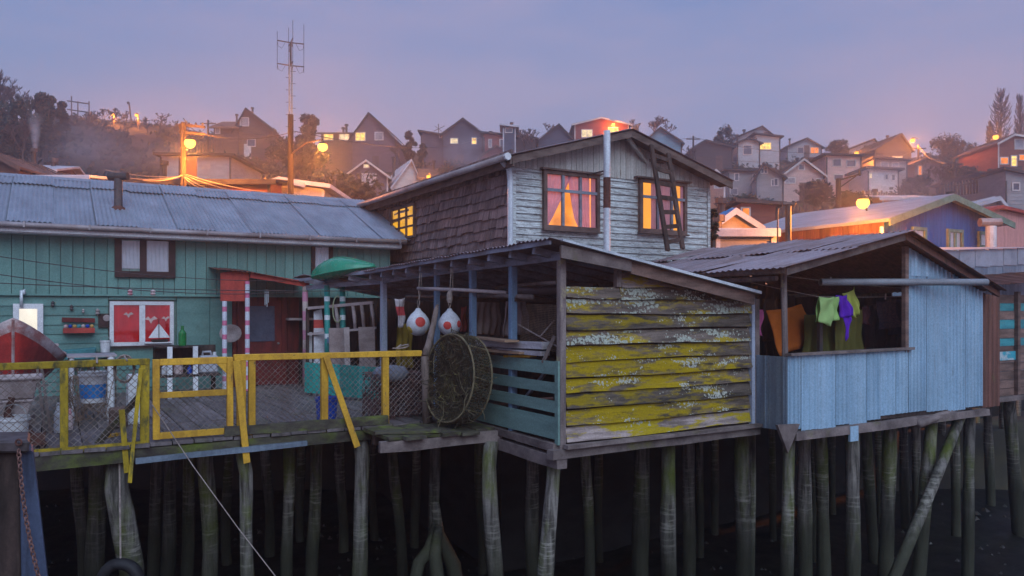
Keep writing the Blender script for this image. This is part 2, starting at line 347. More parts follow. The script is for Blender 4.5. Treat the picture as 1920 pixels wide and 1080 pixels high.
NAVY = mk('blue_house_board', (.010, .095, .33), (.008, .07, .23), (11, 11, .8), .4, .7, rough=.6, var=.14, bump=.08)
SAGE = mk('sage_green_trim', (.17, .24, .19), (.11, .16, .13), (4, 4, 4), rough=.7)
PINKW = mk('pink_sheet_wall', (.55, .26, .24), (.45, .21, .20), (8, 8, .8), rough=.6, var=.1, bump=.04)
MUD = mk('tidal_mud', (.016, .014, .012), (.008, .007, .007), (2.2, 2.2, 2.2), rough=.5, var=.4, c3=(.018, .020, .012), sc3=(.7, .7, .7), lo3=.5, hi3=.65, spec=.15, bump=.6)
HILL = mk('hill_scrub_ground', (.05, .046, .045), (.028, .026, .030), (.35, .35, .35), .4, .65, rough=1, var=.35, c3=(.085, .075, .04), sc3=(.12, .12, .12), lo3=.5, hi3=.66, bump=.7)

# ---------------------------------------------------------------- ground: tidal mud under the houses, hillside behind
def smooth(a, b, x):
    t = max(0, min(1, (x-a)/(b-a))); return t*t*(3-2*t)
RIDGE = [(-700, 240), (-200, 235), (0, 228), (130, 222), (300, 232), (450, 262), (600, 285), (760, 290), (900, 285), (1080, 272), (1200, 282), (1330, 300), (1500, 298), (1620, 305), (1750, 296), (1850, 288), (1960, 285), (2600, 280)]
def ridge_y(px):
    for (a, ya), (b, yb) in zip(RIDGE, RIDGE[1:]):
        if a <= px <= b: return ya + (yb-ya)*smooth(a, b, px)
    return RIDGE[0][1] if px < RIDGE[0][0] else RIDGE[-1][1]
DR = 120.0
def hill_z(X, d):
    zr = CAMZ + (HY - ridge_y(X*FP + CX)) / FP * DR
    t = (d-38)/(DR-38)
    if t <= 0: z = -1.6*smooth(38, 22, d)
    elif t <= 1: z = zr * (t**.95)
    else: z = zr - 1.5*smooth(1, 1.4, t)
    w = smooth(34, 60, d)
    return z + w*(mnoise.noise(Vector((X*9, d*.06, 1.7)))*1.1 + mnoise.noise(Vector((X*30, d*.2, 5)))*.35)
m = MB(); nu, nv = 150, 90; vs = []; fs = []
for j in range(nv+1):
    d = 20 + 135*(j/nv)**1.15
    for i in range(nu+1):
        X = -1.15 + 2.3*i/nu
        vs.append((ca*X*d + sa*d, -sa*X*d + ca*d, hill_z(X, d) - (1.7 if j == 0 else 0)))
for j in range(nv):
    for i in range(nu): a = j*(nu+1)+i; fs.append((a, a+1, a+nu+2, a+nu+1))
m.add(vs, fs); o = m.build('hillside', HILL, None, smooth=True); tag(o, 'dark scrubby hillside rising behind the stilt houses', None, None, 'structure')
MUDZ = -3.3
m = MB(); n = 110; vs = []; fs = []
for j in range(n+1):
    for i in range(n+1):
        u = -45 + 105*i/n; v = -30 + 75*j/n
        z = MUDZ + .16*mnoise.noise(Vector((u*.5, v*.5, 0))) + .07*mnoise.noise(Vector((u*1.7, v*1.7, 3)))
        d = u*sa + v*ca; z += 1.5*smooth(16, 30, d)
        vs.append((u, v, z))
for j in range(n):
    for i in range(n): a = j*(n+1)+i; fs.append((a, a+1, a+n+2, a+n+1))
m.add(vs, fs); o = m.build('mudflat', MUD, None, smooth=True); tag(o, 'dark tidal mud beneath the stilt houses', None, None, 'structure')
# pebbles and shell litter on the mud: nobody could count them
m = MB()
for k in range(900):
    px = rnd(60, 1900); d = rnd(9, 20); X = (px-CX)/FP
    u, v = ca*X*d + sa*d, -sa*X*d + ca*d
    r = rnd(.02, .07)*(1 if random.random() < .9 else 2)
    z = MUDZ + .16*mnoise.noise(Vector((u*.5, v*.5, 0))) + .07*mnoise.noise(Vector((u*1.7, v*1.7, 3))) + 1.5*smooth(16, 30, d)
    a = rnd(0, 6)
    m.add([(u+cos(a+q*1.57)*r*rnd(.7, 1.2), v+sin(a+q*1.57)*r*rnd(.7, 1.2), z-.02) for q in range(4)] + [(u+rnd(-.01, .01), v+rnd(-.01, .01), z+r*.6)], [(0, 1, 4), (1, 2, 4), (2, 3, 4), (3, 0, 4), (3, 2, 1, 0)])
STONE = mk('wet_stones', (.05, .047, .043), (.025, .022, .02), (3, 3, 3), rough=.5)
o = m.build('mud_litter', STONE); tag(o, 'pebbles and shell litter scattered on the mud', 'pebbles', None, 'stuff')

def ground_hit(px, py):
    X = (px-CX)/FP; k = (HY-py)/FP; d = 40
    while d < DR:
        if hill_z(X, d) >= CAMZ + k*d: return d
        d += .5
    return DR

# ---------------------------------------------------------------- houses on the hill
HW = {}
def paint(name, c): 
    if name not in HW: HW[name] = mk('far_'+name, c, tuple(x*.75 for x in c), (1.2, 1.2, 4), .35, .7, var=.1, bump=.05)
    return HW[name]
LITY = emit('lit_window_yellow', (1, .58, .15), 1.15, .35, (2.5, 2.5, 2.5))
LITO = emit('lit_window_orange', (1, .25, .04), .95, .3, (2.5, 2.5, 2.5))
LITW = emit('lit_window_pale', (1, .78, .46), .75, .3, (2.5, 2.5, 2.5))
DARKP = mk('dark_window_pane', (.10, .11, .16), (.06, .065, .10), (2, 2, 2), rough=.15, spec=.6, bump=0)
PALEP = mk('curtained_window_pane', (.36, .35, .40), (.22, .22, .27), (2, 2, 2), rough=.3, bump=0)
TRIMW = mk('far_white_trim', (.62, .58, .58), (.5, .46, .46), (2, 2, 2), bump=0)
LITS = {'y': LITY, 'o': LITO, 'w': LITW, 'd': DARKP, 'p': PALEP}
def hill_house(name, label, pl, pr, yb, ye, yp, wall, roof, pp=None, kind='g', d=None, depth=7.5, yaw=0, wins=(), chim=(), trim=None, ov=.45, basez=None, boards=True, flat=False, cat='house', group='houses on the hillside'):
    pc = (pl+pr)/2
    if d is None: d = ground_hit(pc, yb)
    s = d/FP
    base = at_d(pc, yb, d)
    t = thing(name, label, cat, base, group, -YAW + radians(yaw))
    zb = (basez - base.z) if basez is not None else -2.5
    x0, x1 = (pl-pc)*s, (pr-pc)*s; ze = (yb-ye)*s; zp = (yb-yp)*s; xp = ((pp if pp else pc)-pc)*s
    th = .12
    if kind == 'g':                                # gable towards the camera
        m = MB(); m.prism([(x0, 0, zb), (x1, 0, zb), (x1, 0, ze), (xp, 0, zp-.05), (x0, 0, ze)], (0, depth, 0)); m.build('wall', wall, t, local=True)
        for a, b in (((x0, ze), (xp, zp)), ((x1, ze), (xp, zp))):
            dx, dz = a[0]-b[0], a[1]-b[1]; L = math.hypot(dx, dz); ex = (a[0]+dx/L*ov, a[1]+dz/L*ov)
            m = MB(); m.prism([(ex[0], -ov, ex[1]), (b[0], -ov, b[1]), (b[0], -ov, b[1]+th), (ex[0], -ov, ex[1]+th)], (0, depth+2*ov, 0)); r = m.build('roof', roof, t, local=True)
            m = MB(); m.prism([(ex[0], -ov-.06, ex[1]-.12), (b[0], -ov-.06, b[1]-.12), (b[0], -ov-.06, b[1]+.1), (ex[0], -ov-.06, ex[1]+.1)], (0, .05, 0)); m.build('barge_board', trim or roof, t, local=True)
    elif kind == 'e':                              # eave towards the camera, ridge across
        m = MB(); hd = depth/2
        m.prism([(x0, 0, zb), (x0, 0, ze), (x0, hd, zp-.05), (x0, depth, ze), (x0, depth, zb)], (x1-x0, 0, 0)); m.build('wall', wall, t, local=True)
        for sg in (0, 1):
            y_e = -ov if sg == 0 else depth+ov; z_e = ze - (zp-ze)/hd*ov
            m = MB(); m.prism([(x0-ov, y_e, z_e), (x0-ov, hd, zp), (x0-ov, hd, zp+th), (x0-ov, y_e, z_e+th)], (x1-x0+2*ov, 0, 0)); m.build('roof', roof, t, local=True)
        m = MB(); m.box((x0-ov, -ov-.05, ze-(zp-ze)/hd*ov-.12), (x1+ov, -ov, ze-(zp-ze)/hd*ov+.08)); m.build('fascia', trim or roof, t, local=True)
    else:                                          # shed roof sloping along the front
        m = MB(); m.prism([(x0, 0, zb), (x1, 0, zb), (x1, 0, ze), (x0, 0, zp)], (0, depth, 0)); m.build('wall', wall, t, local=True)
        m = MB(); m.prism([(x0-ov, -ov, zp), (x1+ov, -ov, ze), (x1+ov, -ov, ze+.2), (x0-ov, -ov, zp+.2)], (0, depth+2*ov, 0)); m.build('roof', roof, t, local=True)
    if boards and d < 130:                         # cladding boards too fine to tell apart stay one mesh
        m = MB(); z = zb + .2
        while z < ze - .1:
            m.box((x0-.01, -.03, z), (x1+.01, -.003, z+.02)); z += .32
        b = m.build('cladding_lap', wall, t, local=True); b['kind'] = 'stuff'
    for w in wins:
        wx0, wx1, wy0, wy1, k = w
        a0, a1, b0, b1 = (wx0-pc)*s, (wx1-pc)*s, (yb-wy1)*s, (yb-wy0)*s
        f = MB(); fw = .09
        f.box((a0-fw, -.09, b0-fw), (a1+fw, -.035, b0)); f.box((a0-fw, -.09, b1), (a1+fw, -.035, b1+fw))
        f.box((a0-fw, -.09, b0), (a0, -.035, b1)); f.box((a1, -.09, b0), (a1+fw, -.035, b1))
        nm = max(1, round((a1-a0)/.75))
        for q in range(1, nm): xq = a0+(a1-a0)*q/nm; f.box((xq-.035, -.088, b0), (xq+.035, -.036, b1))
        if b1-b0 > 1.0: f.box((a0, -.084, b0+(b1-b0)*.68), (a1, -.037, b0+(b1-b0)*.68+.06))
        fo = f.build('window', TRIMW if k in 'dwp' else (trim or TRIMW), t, local=True)
        p = MB(); p.box((a0, -.055, b0), (a1, -.034, b1)); pn = p.build('pane', LITS[k], t, local=True); pn.parent = fo; pn.location = Vector(pn.location) - Vector(fo.location)
    rs_ = random.getstate(); random.seed(int(pl*7+yb))
    for xx in (x0, x1):
        m = MB(); m.box((xx-.07, -.06, zb), (xx+.07, -.032, ze-.05)); m.build('corner_board', trim or roof, t, local=True)
    if kind != 's':
        m = MB(); n_ = max(3, int((depth+2*ov)/.9))
        for sg in (-1, 1):
            for q in range(n_):
                yy = -ov + (depth+2*ov)*(q+.5)/n_
                if kind == 'g': e_ = (x0 if sg < 0 else x1); m.bar((e_+sg*ov*.6, yy, ze+.14), (xp, yy, zp+.15), .06, .05)
        if m.v: r_ = m.build('roof_rib', roof, t, local=True); r_['kind'] = 'stuff'
    if not chim and random.random() < .7:
        xx = rnd(x0*.6, x1*.6); m = MB(); zt = max(zp, ze)+rnd(.3, .9); m.tube([(xx, depth*.45, ze), (xx, depth*.45, zt)], .13, 8); m.tube([(xx, depth*.45, zt), (xx, depth*.45, zt+.2)], .22, 8); m.build('chimney', DARKM, t, local=True)
    if (x1-x0) > 4 and boards:
        xx = rnd(x0*.7, x1*.7-.9); m = MB(); m.box((xx, -.05, .05), (xx+.85, -.034, 1.95)); dd_ = m.build('door', RF2 if wall is not BR else TRIMW, t, local=True)
        m = MB(); m.box((xx-.5, -1.0, -.25), (xx+1.3, -.05, -.05)); m.build('porch_step', DARKWOOD, t, local=True)
    random.setstate(rs_)
    for (cx_, yt) in chim:
        a = (cx_-pc)*s; m = MB(); zt = (yb-yt)*s
        m.tube([(a, depth*.4, ze), (a, depth*.4, zt)], .14, 8); m.tube([(a, depth*.4, zt), (a, depth*.4, zt+.25)], .26, 8)
        m.build('chimney', DARKM, t, local=True)
    return t, d
BR = paint('brown', (.14, .085, .075)); DKB = paint('dark_blue', (.07, .085, .13)); RDW = paint('brick_red', (.30, .085, .07)); PBL = paint('pale_blue', (.34, .42, .50))
LBL = paint('sky_blue', (.16, .32, .44)); PKW = paint('pink', (.62, .44, .42)); GRY = paint('grey', (.32, .31, .33)); PUR = paint('purple_grey', (.15, .115, .15)); CRM = paint('cream', (.62, .52, .36)); WHT = paint('white', (.62, .60, .62)); DKG = paint('charcoal', (.07, .07, .085)); ORW = paint('orange', (.42, .20, .13)); RBR = paint('red_brown', (.26, .09, .07))
RF1 = mk('far_dark_roof', (.06, .055, .06), (.04, .035, .04), (1, 1, 1)); RF2 = mk('far_brown_roof', (.14, .09, .08), (.09, .06, .055), (1, 1, 1)); RF3 = mk('far_pale_roof', (.52, .53, .60), (.40, .40, .47), (1, 1, 1), rough=.5); RF4 = mk('far_blue_roof', (.05, .22, .50), (.04, .17, .40), (1, 1, 1), rough=.5)
H = hill_house
H('hillside_house', 'brown house with a steep gable and low side wing above the street lamp', 440, 512, 300, 246, 205, BR, RF1, pp=462, wins=((452, 466, 222, 236, 'p'), (465, 478, 262, 274, 'd')), yaw=6)
H('hillside_house', 'low brown wing with a small dim window beside the steep gabled house', 402, 446, 300, 238, 216, BR, RF2, kind='e', wins=((402+3, 412, 241, 250, 'p'),))
H('hillside_house', 'dark barn-like house with one glowing orange window in its wide gable', 656, 742, 322, 262, 213, PUR, RF1, pp=692, wins=((667, 684, 249, 263, 'y'), (704, 718, 249, 262, 'p')), yaw=-4)
H('hillside_house', 'flat brown wing with two dim lit windows beside a clipped round tree', 603, 660, 322, 250, 238, BR, RF2, kind='e', wins=((608, 624, 251, 262, 'y'), (637, 654, 251, 262, 'w')), chim=((640, 226), (634, 232)))
H('hillside_house', 'small purple gabled cottage with white barge boards and a diamond in its gable', 650, 726, 372, 330, 302, PUR, RF1, pp=687, wins=((680, 704, 327, 346, 'p'), (683, 691, 309, 314, 'w')), trim=TRIMW, yaw=5)
H('hillside_house', 'house with a steep white pyramid-like roof end', 735, 792, 372, 350, 301, WHT, RF3, pp=770, yaw=22, depth=6)
H('hillside_house', 'house under a broad brown roof with loose pale sheets', 790, 872, 372, 334, 306, BR, RF2, kind='e', yaw=4)
H('hillside_house', 'dark blue gabled house with one orange and one pale window', 830, 905, 318, 252, 223, DKB, RF1, pp=868, wins=((845, 858, 260, 269, 'w'), (885, 893, 259, 270, 'y')))
H('hillside_house', 'low dark blue wing under an aerial beside the blue gabled house', 790, 834, 318, 256, 247, DKB, RF1, kind='s', wins=((825, 832, 250, 258, 'p'),))
H('hillside_house', 'small red hillside house with a thin chimney and white window trim', 908, 965, 318, 256, 250, RDW, RF1, kind='s', wins=((917, 921, 262, 276, 'p'), (938, 943, 262, 276, 'd'), (958, 962, 262, 285, 'p')), chim=((919, 240),))
H('hillside_house', 'small grey rooftop hut above the red hillside house', 944, 966, 256, 240, 236, DKB, RF3, kind='s', wins=((948, 960, 241, 248, 'd'),), d=92, depth=3, basez=14, boards=False)
H('hillside_house', 'plain charcoal shed wedged between two hillside houses', 966, 1003, 312, 262, 252, DKG, RF1, kind='s')
H('hillside_house', 'low red roofed cottage below the smoky blue house', 900, 965, 330, 296, 274, RDW, RF2, pp=930)
H('hillside_house', 'dark gabled house half hidden by bare branches', 1010, 1075, 300, 264, 234, DKB, RF1, pp=1048)
H('hillside_house', 'red house on the ridge with lit windows and a lamp on its wall', 1078, 1178, 300, 234, 222, RDW, RF1, pp=1127, wins=((1091, 1110, 244, 257, 'w'), (1141, 1158, 240, 252, 'y')), chim=((1113, 220),), trim=TRIMW)
H('hillside_house', 'sky blue gabled house under a bare tree on the ridge', 1207, 1277, 325, 268, 240, LBL, RF1, pp=1238, yaw=-5)
H('hillside_house', 'dark shed with a small gable beside a dense round tree', 1305, 1372, 320, 276, 264, DKG, RF1, pp=1322)
H('hillside_house', 'large pale blue two tier house, the upper tier set back', 1372, 1456, 300, 262, 238, PBL, RF1, pp=1428, wins=((1432, 1444, 248, 254, 'd'),), chim=((1403, 237),), yaw=-6, d=112)
H('hillside_house', 'pale blue gabled wing with a dark arched window', 1383, 1424, 300, 268, 260, PBL, RF1, wins=((1394, 1409, 273, 289, 'd'),), d=104, depth=5)
H('hillside_house', 'pale blue house front with a wide bright yellow window', 1418, 1462, 296, 258, 252, PBL, RF1, kind='s', wins=((1423, 1445, 268, 280, 'y'),), d=105, depth=5)
H('hillside_house', 'pale gabled bungalow with a glowing orange window', 1476, 1540, 296, 276, 260, PBL, RF1, pp=1512, wins=((1520, 1534, 277, 287, 'o'), (1496, 1506, 277, 287, 'd')))
H('hillside_house', 'white gabled house beside a small street lamp', 1592, 1650, 310, 280, 262, WHT, RF1, pp=1638, wins=((1620, 1630, 273, 284, 'd'),), yaw=-8)
H('hillside_house', 'tall charcoal house with a steep roof and a narrow bright window', 1642, 1709, 335, 280, 252, DKG, RF1, pp=1688, wins=((1674, 1691, 294, 301, 'w'),), yaw=6)
H('hillside_house', 'pale two storey house with an outside balcony and wooden stair', 1366, 1424, 378, 324, 320, GRY, RF1, kind='s', wins=((1378, 1384, 326, 338, 'd'), (1412, 1418, 328, 339, 'd'), (1370, 1382, 354, 364, 'd')))
H('hillside_house', 'blue-grey gabled house with a pair of small gable windows', 1419, 1467, 385, 332, 308, GRY, RF1, pp=1432, wins=((1428, 1432, 316, 324, 'd'), (1434, 1438, 314, 324, 'd'), (1447, 1450, 338, 348, 'd'), (1452, 1457, 336, 348, 'd')), yaw=-10)
H('hillside_house', 'pink gabled house behind a bare shrub, a window high in its gable', 1467, 1542, 378, 328, 300, PKW, RF1, pp=1505, wins=((1498, 1507, 309, 318, 'd'), (1472, 1490, 334, 343, 'p'), (1530, 1538, 336, 346, 'd')), trim=TRIMW)
H('hillside_house', 'pink two storey house with a flat roof and a lean-to below', 1550, 1614, 372, 294, 291, PKW, RF1, kind='s', wins=((1562, 1576, 299, 311, 'd'), (1588, 1603, 301, 312, 'd'), (1564, 1580, 328, 337, 'd'), (1592, 1607, 329, 340, 'w')))
H('hillside_house', 'low white house with a dark lean-to roof', 1628, 1684, 360, 320, 316, WHT, RF1, kind='s', wins=((1630, 1634, 326, 334, 'w'), (1660, 1664, 328, 336, 'd'), (1672, 1677, 328, 338, 'd')), d=78)
H('hillside_house', 'grey house with pale shutters on the slope behind the low white house', 1640, 1700, 345, 302, 298, GRY, RF1, kind='s', wins=((1652, 1664, 305, 316, 'p'), (1673, 1684, 306, 316, 'p')), d=86)
H('hillside_house', 'orange walled house with a white multi-pane window', 1322, 1358, 385, 338, 320, ORW, RF1, wins=((1340, 1352, 340, 352, 'p'),), trim=TRIMW, d=66)
H('hillside_house', 'red-brown two storey house with lit white-framed windows', 1872, 1990, 345, 268, 254, RBR, RF2, pp=1898, wins=((1876, 1889, 296, 307, 'o'), (1896, 1905, 293, 311, 'y'), (1911, 1922, 291, 300, 'o'), (1903, 1918, 262, 279, 'p'), (1877, 1889, 317, 325, 'o')), trim=TRIMW)
H('hillside_house', 'low dusky house with one tall narrow orange window', 1715, 1762, 350, 306, 296, PUR, RF2, pp=1735, wins=((1722, 1727, 312, 328, 'o'),))
H('hillside_house', 'long blue-grey shed stepping down the slope', 1840, 1905, 372, 334, 326, DKB, RF1, kind='s', wins=((1868, 1876, 346, 356, 'p'),), d=70)
H('hillside_house', 'pale grey boxy house with a square window low on the right slope', 1886, 1960, 382, 338, 318, GRY, RF1, kind='s', wins=((1899, 1910, 344, 356, 'd'),), d=66)
H('hillside_house', 'pinkish low house with a pale sloping roof beyond the blue house', 1655, 1755, 395, 372, 355, PKW, RF3, kind='e', d=55, basez=-1)
H('street_house', 'small house with a snowy pale roof and a smoking chimney', 22, 92, 340, 318, 292, BR, RF3, kind='e', d=44, basez=-1, chim=((66, 286),), yaw=14, wins=((70, 78, 322, 330, 'p'),), group='houses along the street behind')
H('street_house', 'brown cottage with weathered shingles beside the smoking chimney', -40, 34, 345, 312, 290, BR, RF2, pp=-5, d=40, basez=-1, group='houses along the street behind')
H('street_house', 'low house with a broad pale tin roof behind the green house', 30, 160, 350, 334, 322, GRY, RF3, kind='e', d=34, basez=-1, depth=5, group='houses along the street behind')
H('street_house', 'long low brown building under overhead cables', 178, 505, 372, 341, 324, RBR, RF1, kind='e', d=36, basez=-1, depth=6, group='houses along the street behind')
H('street_house', 'pale windowless grey building behind the lamp pole', 302, 432, 340, 294, 292, GRY, RF1, kind='s', d=62, boards=False, group='houses along the street behind')
H('street_house', 'small white house beside the wooden mast', 506, 560, 375, 346, 338, WHT, RF3, pp=528, d=38, basez=-1, wins=((522, 540, 352, 364, 'p'),), group='houses along the street behind')
H('street_house', 'low white box-roofed annex right of the wooden mast', 562, 606, 375, 355, 345, WHT, RF3, kind='s', d=38, basez=-1, group='houses along the street behind')
H('street_house', 'peach gabled cottage with a bright blue roof', 1338, 1418, 440, 424, 397, CRM, RF4, pp=1376, d=26, basez=-1, trim=TRIMW, depth=6, ov=.25, group='houses along the street behind')
H('street_house', 'brown garage with a lit orange doorway', 1390, 1456, 420, 386, 380, RBR, RF1, kind='s', d=46, basez=-1, wins=((1391, 1404, 391, 408, 'o'),), group='houses along the street behind')
H('street_house', 'low shed with a flat pale tin roof behind the ladder house', 1345, 1450, 455, 436, 431, GRY, RF3, kind='e', d=22, basez=-1, depth=3, ov=.15, group='houses along the street behind')
H('street_house', 'white gabled house peeping over the pink wall', 1808, 1878, 430, 390, 374, WHT, RF3, pp=1865, d=40, basez=-1, depth=5, group='houses along the street behind')

# ---------------------------------------------------------------- trees and shrubs
BARK = mk('bare_bark', (.085, .065, .065), (.05, .04, .04), (4, 4, 1))
LEAFD = mk('evergreen_leaf', (.035, .05, .038), (.02, .03, .026), (1.5, 1.5, 1.5), var=.5, bump=0)
LEAFR = mk('russet_scrub_leaf', (.10, .07, .04), (.06, .045, .03), (1.5, 1.5, 1.5), var=.5, bump=0)
def bare_tree(label, px, yb, yt, d=None, spread=.5, seed=1, depth=5, lean=0, group='bare trees on the hillside', up=.35):
    random.seed(seed)
    if d is None: d = ground_hit(px, yb)
    b = at_d(px, yb, d); Ht = (yb-yt)/FP*d
    t = thing('bare_tree', label, 'tree', b, group)
    tr = MB(); cw = MB()
    def grow(p, dr, L, r, k, mb):
        pts = [p]; q = p
        for i in range(3):
            dr = (dr + Vector((rnd(-.18, .18), rnd(-.18, .18), rnd(-.05, .12)))).normalized(); q = q + dr*(L/3); pts.append(q)
        fl = d*.00032; mb.tube(pts, [max(fl, r), max(fl, r*.85), max(fl, r*.72), max(fl, r*.6)], 5 if k > 3 else 3, cap=False)
        if k == 0: return
        for i in range(random.choice((2, 3, 3)) if k > 1 else 3):
            nd = (dr + Vector((rnd(-1, 1)*spread*1.6, rnd(-1, 1)*spread*1.6, rnd(-.15, .5)*1.0 + up*.3))).normalized()
            grow(pts[random.choice((2, 3, 3))], nd, L*rnd(.6, .82), r*.58, k-1, cw)
    grow(b + Vector((0, 0, -.5)), Vector((lean, 0, 1)).normalized(), Ht*.34, Ht*.026, depth, tr)
    tr.build('trunk', BARK, t); cw.build('crown', BARK, t)
    return t
def poplar(label, px, yb, yt, wpx, d, seed):
    random.seed(seed); b = at_d(px, yb, d); Ht = (yb-yt)/FP*d; R = wpx/FP*d/2; fl = d*.00042
    t = thing('bare_tree', label, 'tree', b, 'poplars on the ridge')
    m = MB(); m.tube([b + Vector((0, 0, -.5)), b + Vector((.1, 0, Ht*.5)), b + Vector((0, 0, Ht))], [Ht*.022, Ht*.014, fl], 6); m.build('trunk', BARK, t)
    m = MB()
    for k in range(150):
        f = random.random()**.8*.86 + .04; a = rnd(0, 2*pi); s_ = b + Vector((0, 0, Ht*f)); L = Ht*rnd(.10, .24)*(1.2-f*.7); w = R*math.sin(pi*min(.97, f*.8+.18))*rnd(.45, 1.0)
        o = Vector((cos(a), sin(a), 0)); pts = [s_, s_ + o*w*.55 + Vector((0, 0, L*.35)), s_ + o*w*.85 + Vector((0, 0, L*.75)), s_ + o*w + Vector((0, 0, L*1.15))]
        m.tube(pts, [fl*1.3, fl, fl*.8, fl*.5], 3, cap=False)
        for q in range(3):
            p = pts[random.choice((1, 2))]; m.tube([p, p + Vector((rnd(-.3, .3), rnd(-.3, .3), rnd(.5, 1.1)))*(L*.4)], [fl*.7, fl*.4], 3, cap=False)
    m.build('crown', BARK, t); return t
def leafy(label, px, yb, yt, wpx, d=None, seed=1, mat=None, n=2200, leaf=.24, conic=0, name='evergreen_tree', group='evergreen trees and shrubs', cat='tree'):
    random.seed(seed)
    if d is None: d = ground_hit(px, yb)
    s = d/FP; b = at_d(px, yb, d); Ht = (yb-yt)*s; R = wpx*s/2
    t = thing(name, label, cat, b, group)
    m = MB(); m.tube([b+Vector((0, 0, -.6)), b+Vector((.05, 0, Ht*.4)), b+Vector((0, .05, Ht*.8))], [Ht*.04+.05, Ht*.03+.03, .03], 6); m.build('trunk', BARK, t)
    m = MB(); clumps = []
    for k in range(26):
        zt = random.random(); a = rnd(0, 2*pi)
        rad = R*(((1-zt)*.95+.08) if conic else math.sqrt(max(.05, 1-(2*zt-1)**2)))*math.sqrt(random.random())*.85
        clumps.append((Vector((cos(a)*rad, sin(a)*rad, Ht*(.1+.86*zt))), R*rnd(.22, .42)))
    for k in range(int(n*1.7)):
        c, r = random.choice(clumps); q = Vector((random.gauss(0, 1), random.gauss(0, 1), random.gauss(0, .8)))
        q = q.normalized()*r*random.random()**.4; p = b + c + q
        a = Vector((rnd(-1, 1), rnd(-1, 1), rnd(-1, 1))).normalized(); e = a.orthogonal().normalized(); l = leaf*rnd(.5, 1.2)
        m.add([p-a*l, p+e*l*.45, p+a*l, p-e*l*.45], [(0, 1, 2, 3)])
    m.build('crown', mat or LEAFD, t)
    return t
bare_tree('large dark bare tree standing at the crest above the smoking chimney', 14, 265, 118, d=70, seed=3, spread=.55, depth=6)
bare_tree('second bare tree tangled with the evergreens on the crest', 58, 262, 158, d=76, seed=4, spread=.6, depth=6)
leafy('dark broad evergreen tree rising behind the chimney smoke', 84, 285, 178, 70, d=74, seed=5, n=3200)
leafy('narrow dark evergreen tree beside the goal-like frame on the crest', 116, 270, 192, 36, d=80, seed=6, n=1800, conic=1)
leafy('dark thicket below the large bare tree', 20, 300, 190, 130, d=66, seed=7, n=3600, name='evergreen_thicket')
bare_tree('spreading bare tree on the crest lit from behind by a street lamp', 212, 235, 190, d=108, seed=8, spread=.8, depth=5)
bare_tree('small bare tree on the crest beside the lamp glow', 190, 234, 196, d=104, seed=9, spread=.7)
bare_tree('wide low bare tree on the crest between the lamps', 300, 245, 198, d=100, seed=10, spread=1.0, depth=5)
bare_tree('bare tree with fine twigs right of the brown gabled house', 520, 292, 232, d=84, seed=12, spread=.7)
leafy('clipped round dark tree beside the barn-like house', 580, 285, 218, 50, d=88, seed=13, n=2800)
leafy('smooth oval dark cypress between two hillside houses', 768, 308, 248, 32, d=92, seed=14, n=2200)
leafy('small dark cypress next to the oval cypress', 792, 310, 270, 18, d=94, seed=15, n=900)
bare_tree('leafless tree with upright twigs beside the rooftop hut', 985, 285, 232, d=100, seed=16, spread=.5)
bare_tree('leafless spreading tree over the dark gabled house', 1040, 285, 225, d=104, seed=17, spread=.7, depth=6)
bare_tree('leafless tree with a rounded crown above the sky blue house', 1233, 275, 208, d=108, seed=18, spread=.75, depth=6)
bare_tree('slender bare sapling beside the red ridge house', 1190, 275, 222, d=108, seed=19, spread=.4)
leafy('dense dark round tree beside the pale blue two tier house', 1356, 300, 238, 56, d=108, seed=20, n=2600)
leafy('dark round bush between the bungalow and the white house', 1572, 292, 264, 44, d=112, seed=21, n=1500, name='evergreen_bush')
leafy('dark bushes spilling down below the pink gabled house', 1530, 382, 344, 60, d=70, seed=22, n=1600, name='evergreen_bush')
bare_tree('bare reddish shrub in front of the pink gabled house', 1508, 378, 330, d=68, seed=23, spread=.8)
bare_tree('bare tree with lamp-lit branches on the right slope', 1762, 352, 300, d=72, seed=24, spread=.75, depth=6)
bare_tree('bare tree at the right end of the ridge thicket', 1806, 290, 256, d=110, seed=25, spread=.6)
leafy('dusky rounded thicket along the right ridge', 1780, 296, 262, 90, d=112, seed=26, n=2400, mat=LEAFR, name='ridge_thicket')
bare_tree('bare shrub below the orange walled house', 1345, 400, 352, d=56, seed=27, spread=.8)
poplar('tall upright poplar, the broader of the two on the ridge', 1876, 290, 165, 46, 112, 28)
poplar('slim upright poplar at the edge of the ridge', 1912, 290, 176, 26, 114, 29)
poplar('short bare poplar beside the broad poplar', 1856, 290, 228, 18, 112, 30)
leafy('russet scrub in front of the small purple cottage', 640, 382, 345, 150, d=52, seed=31, n=3000, mat=LEAFR, name='russet_scrub', leaf=.25, cat='shrub')
leafy('dark shrubby bank below the clipped round tree', 560, 320, 270, 110, d=80, seed=32, n=2600, name='bank_shrub', cat='shrub')
random.seed(61)
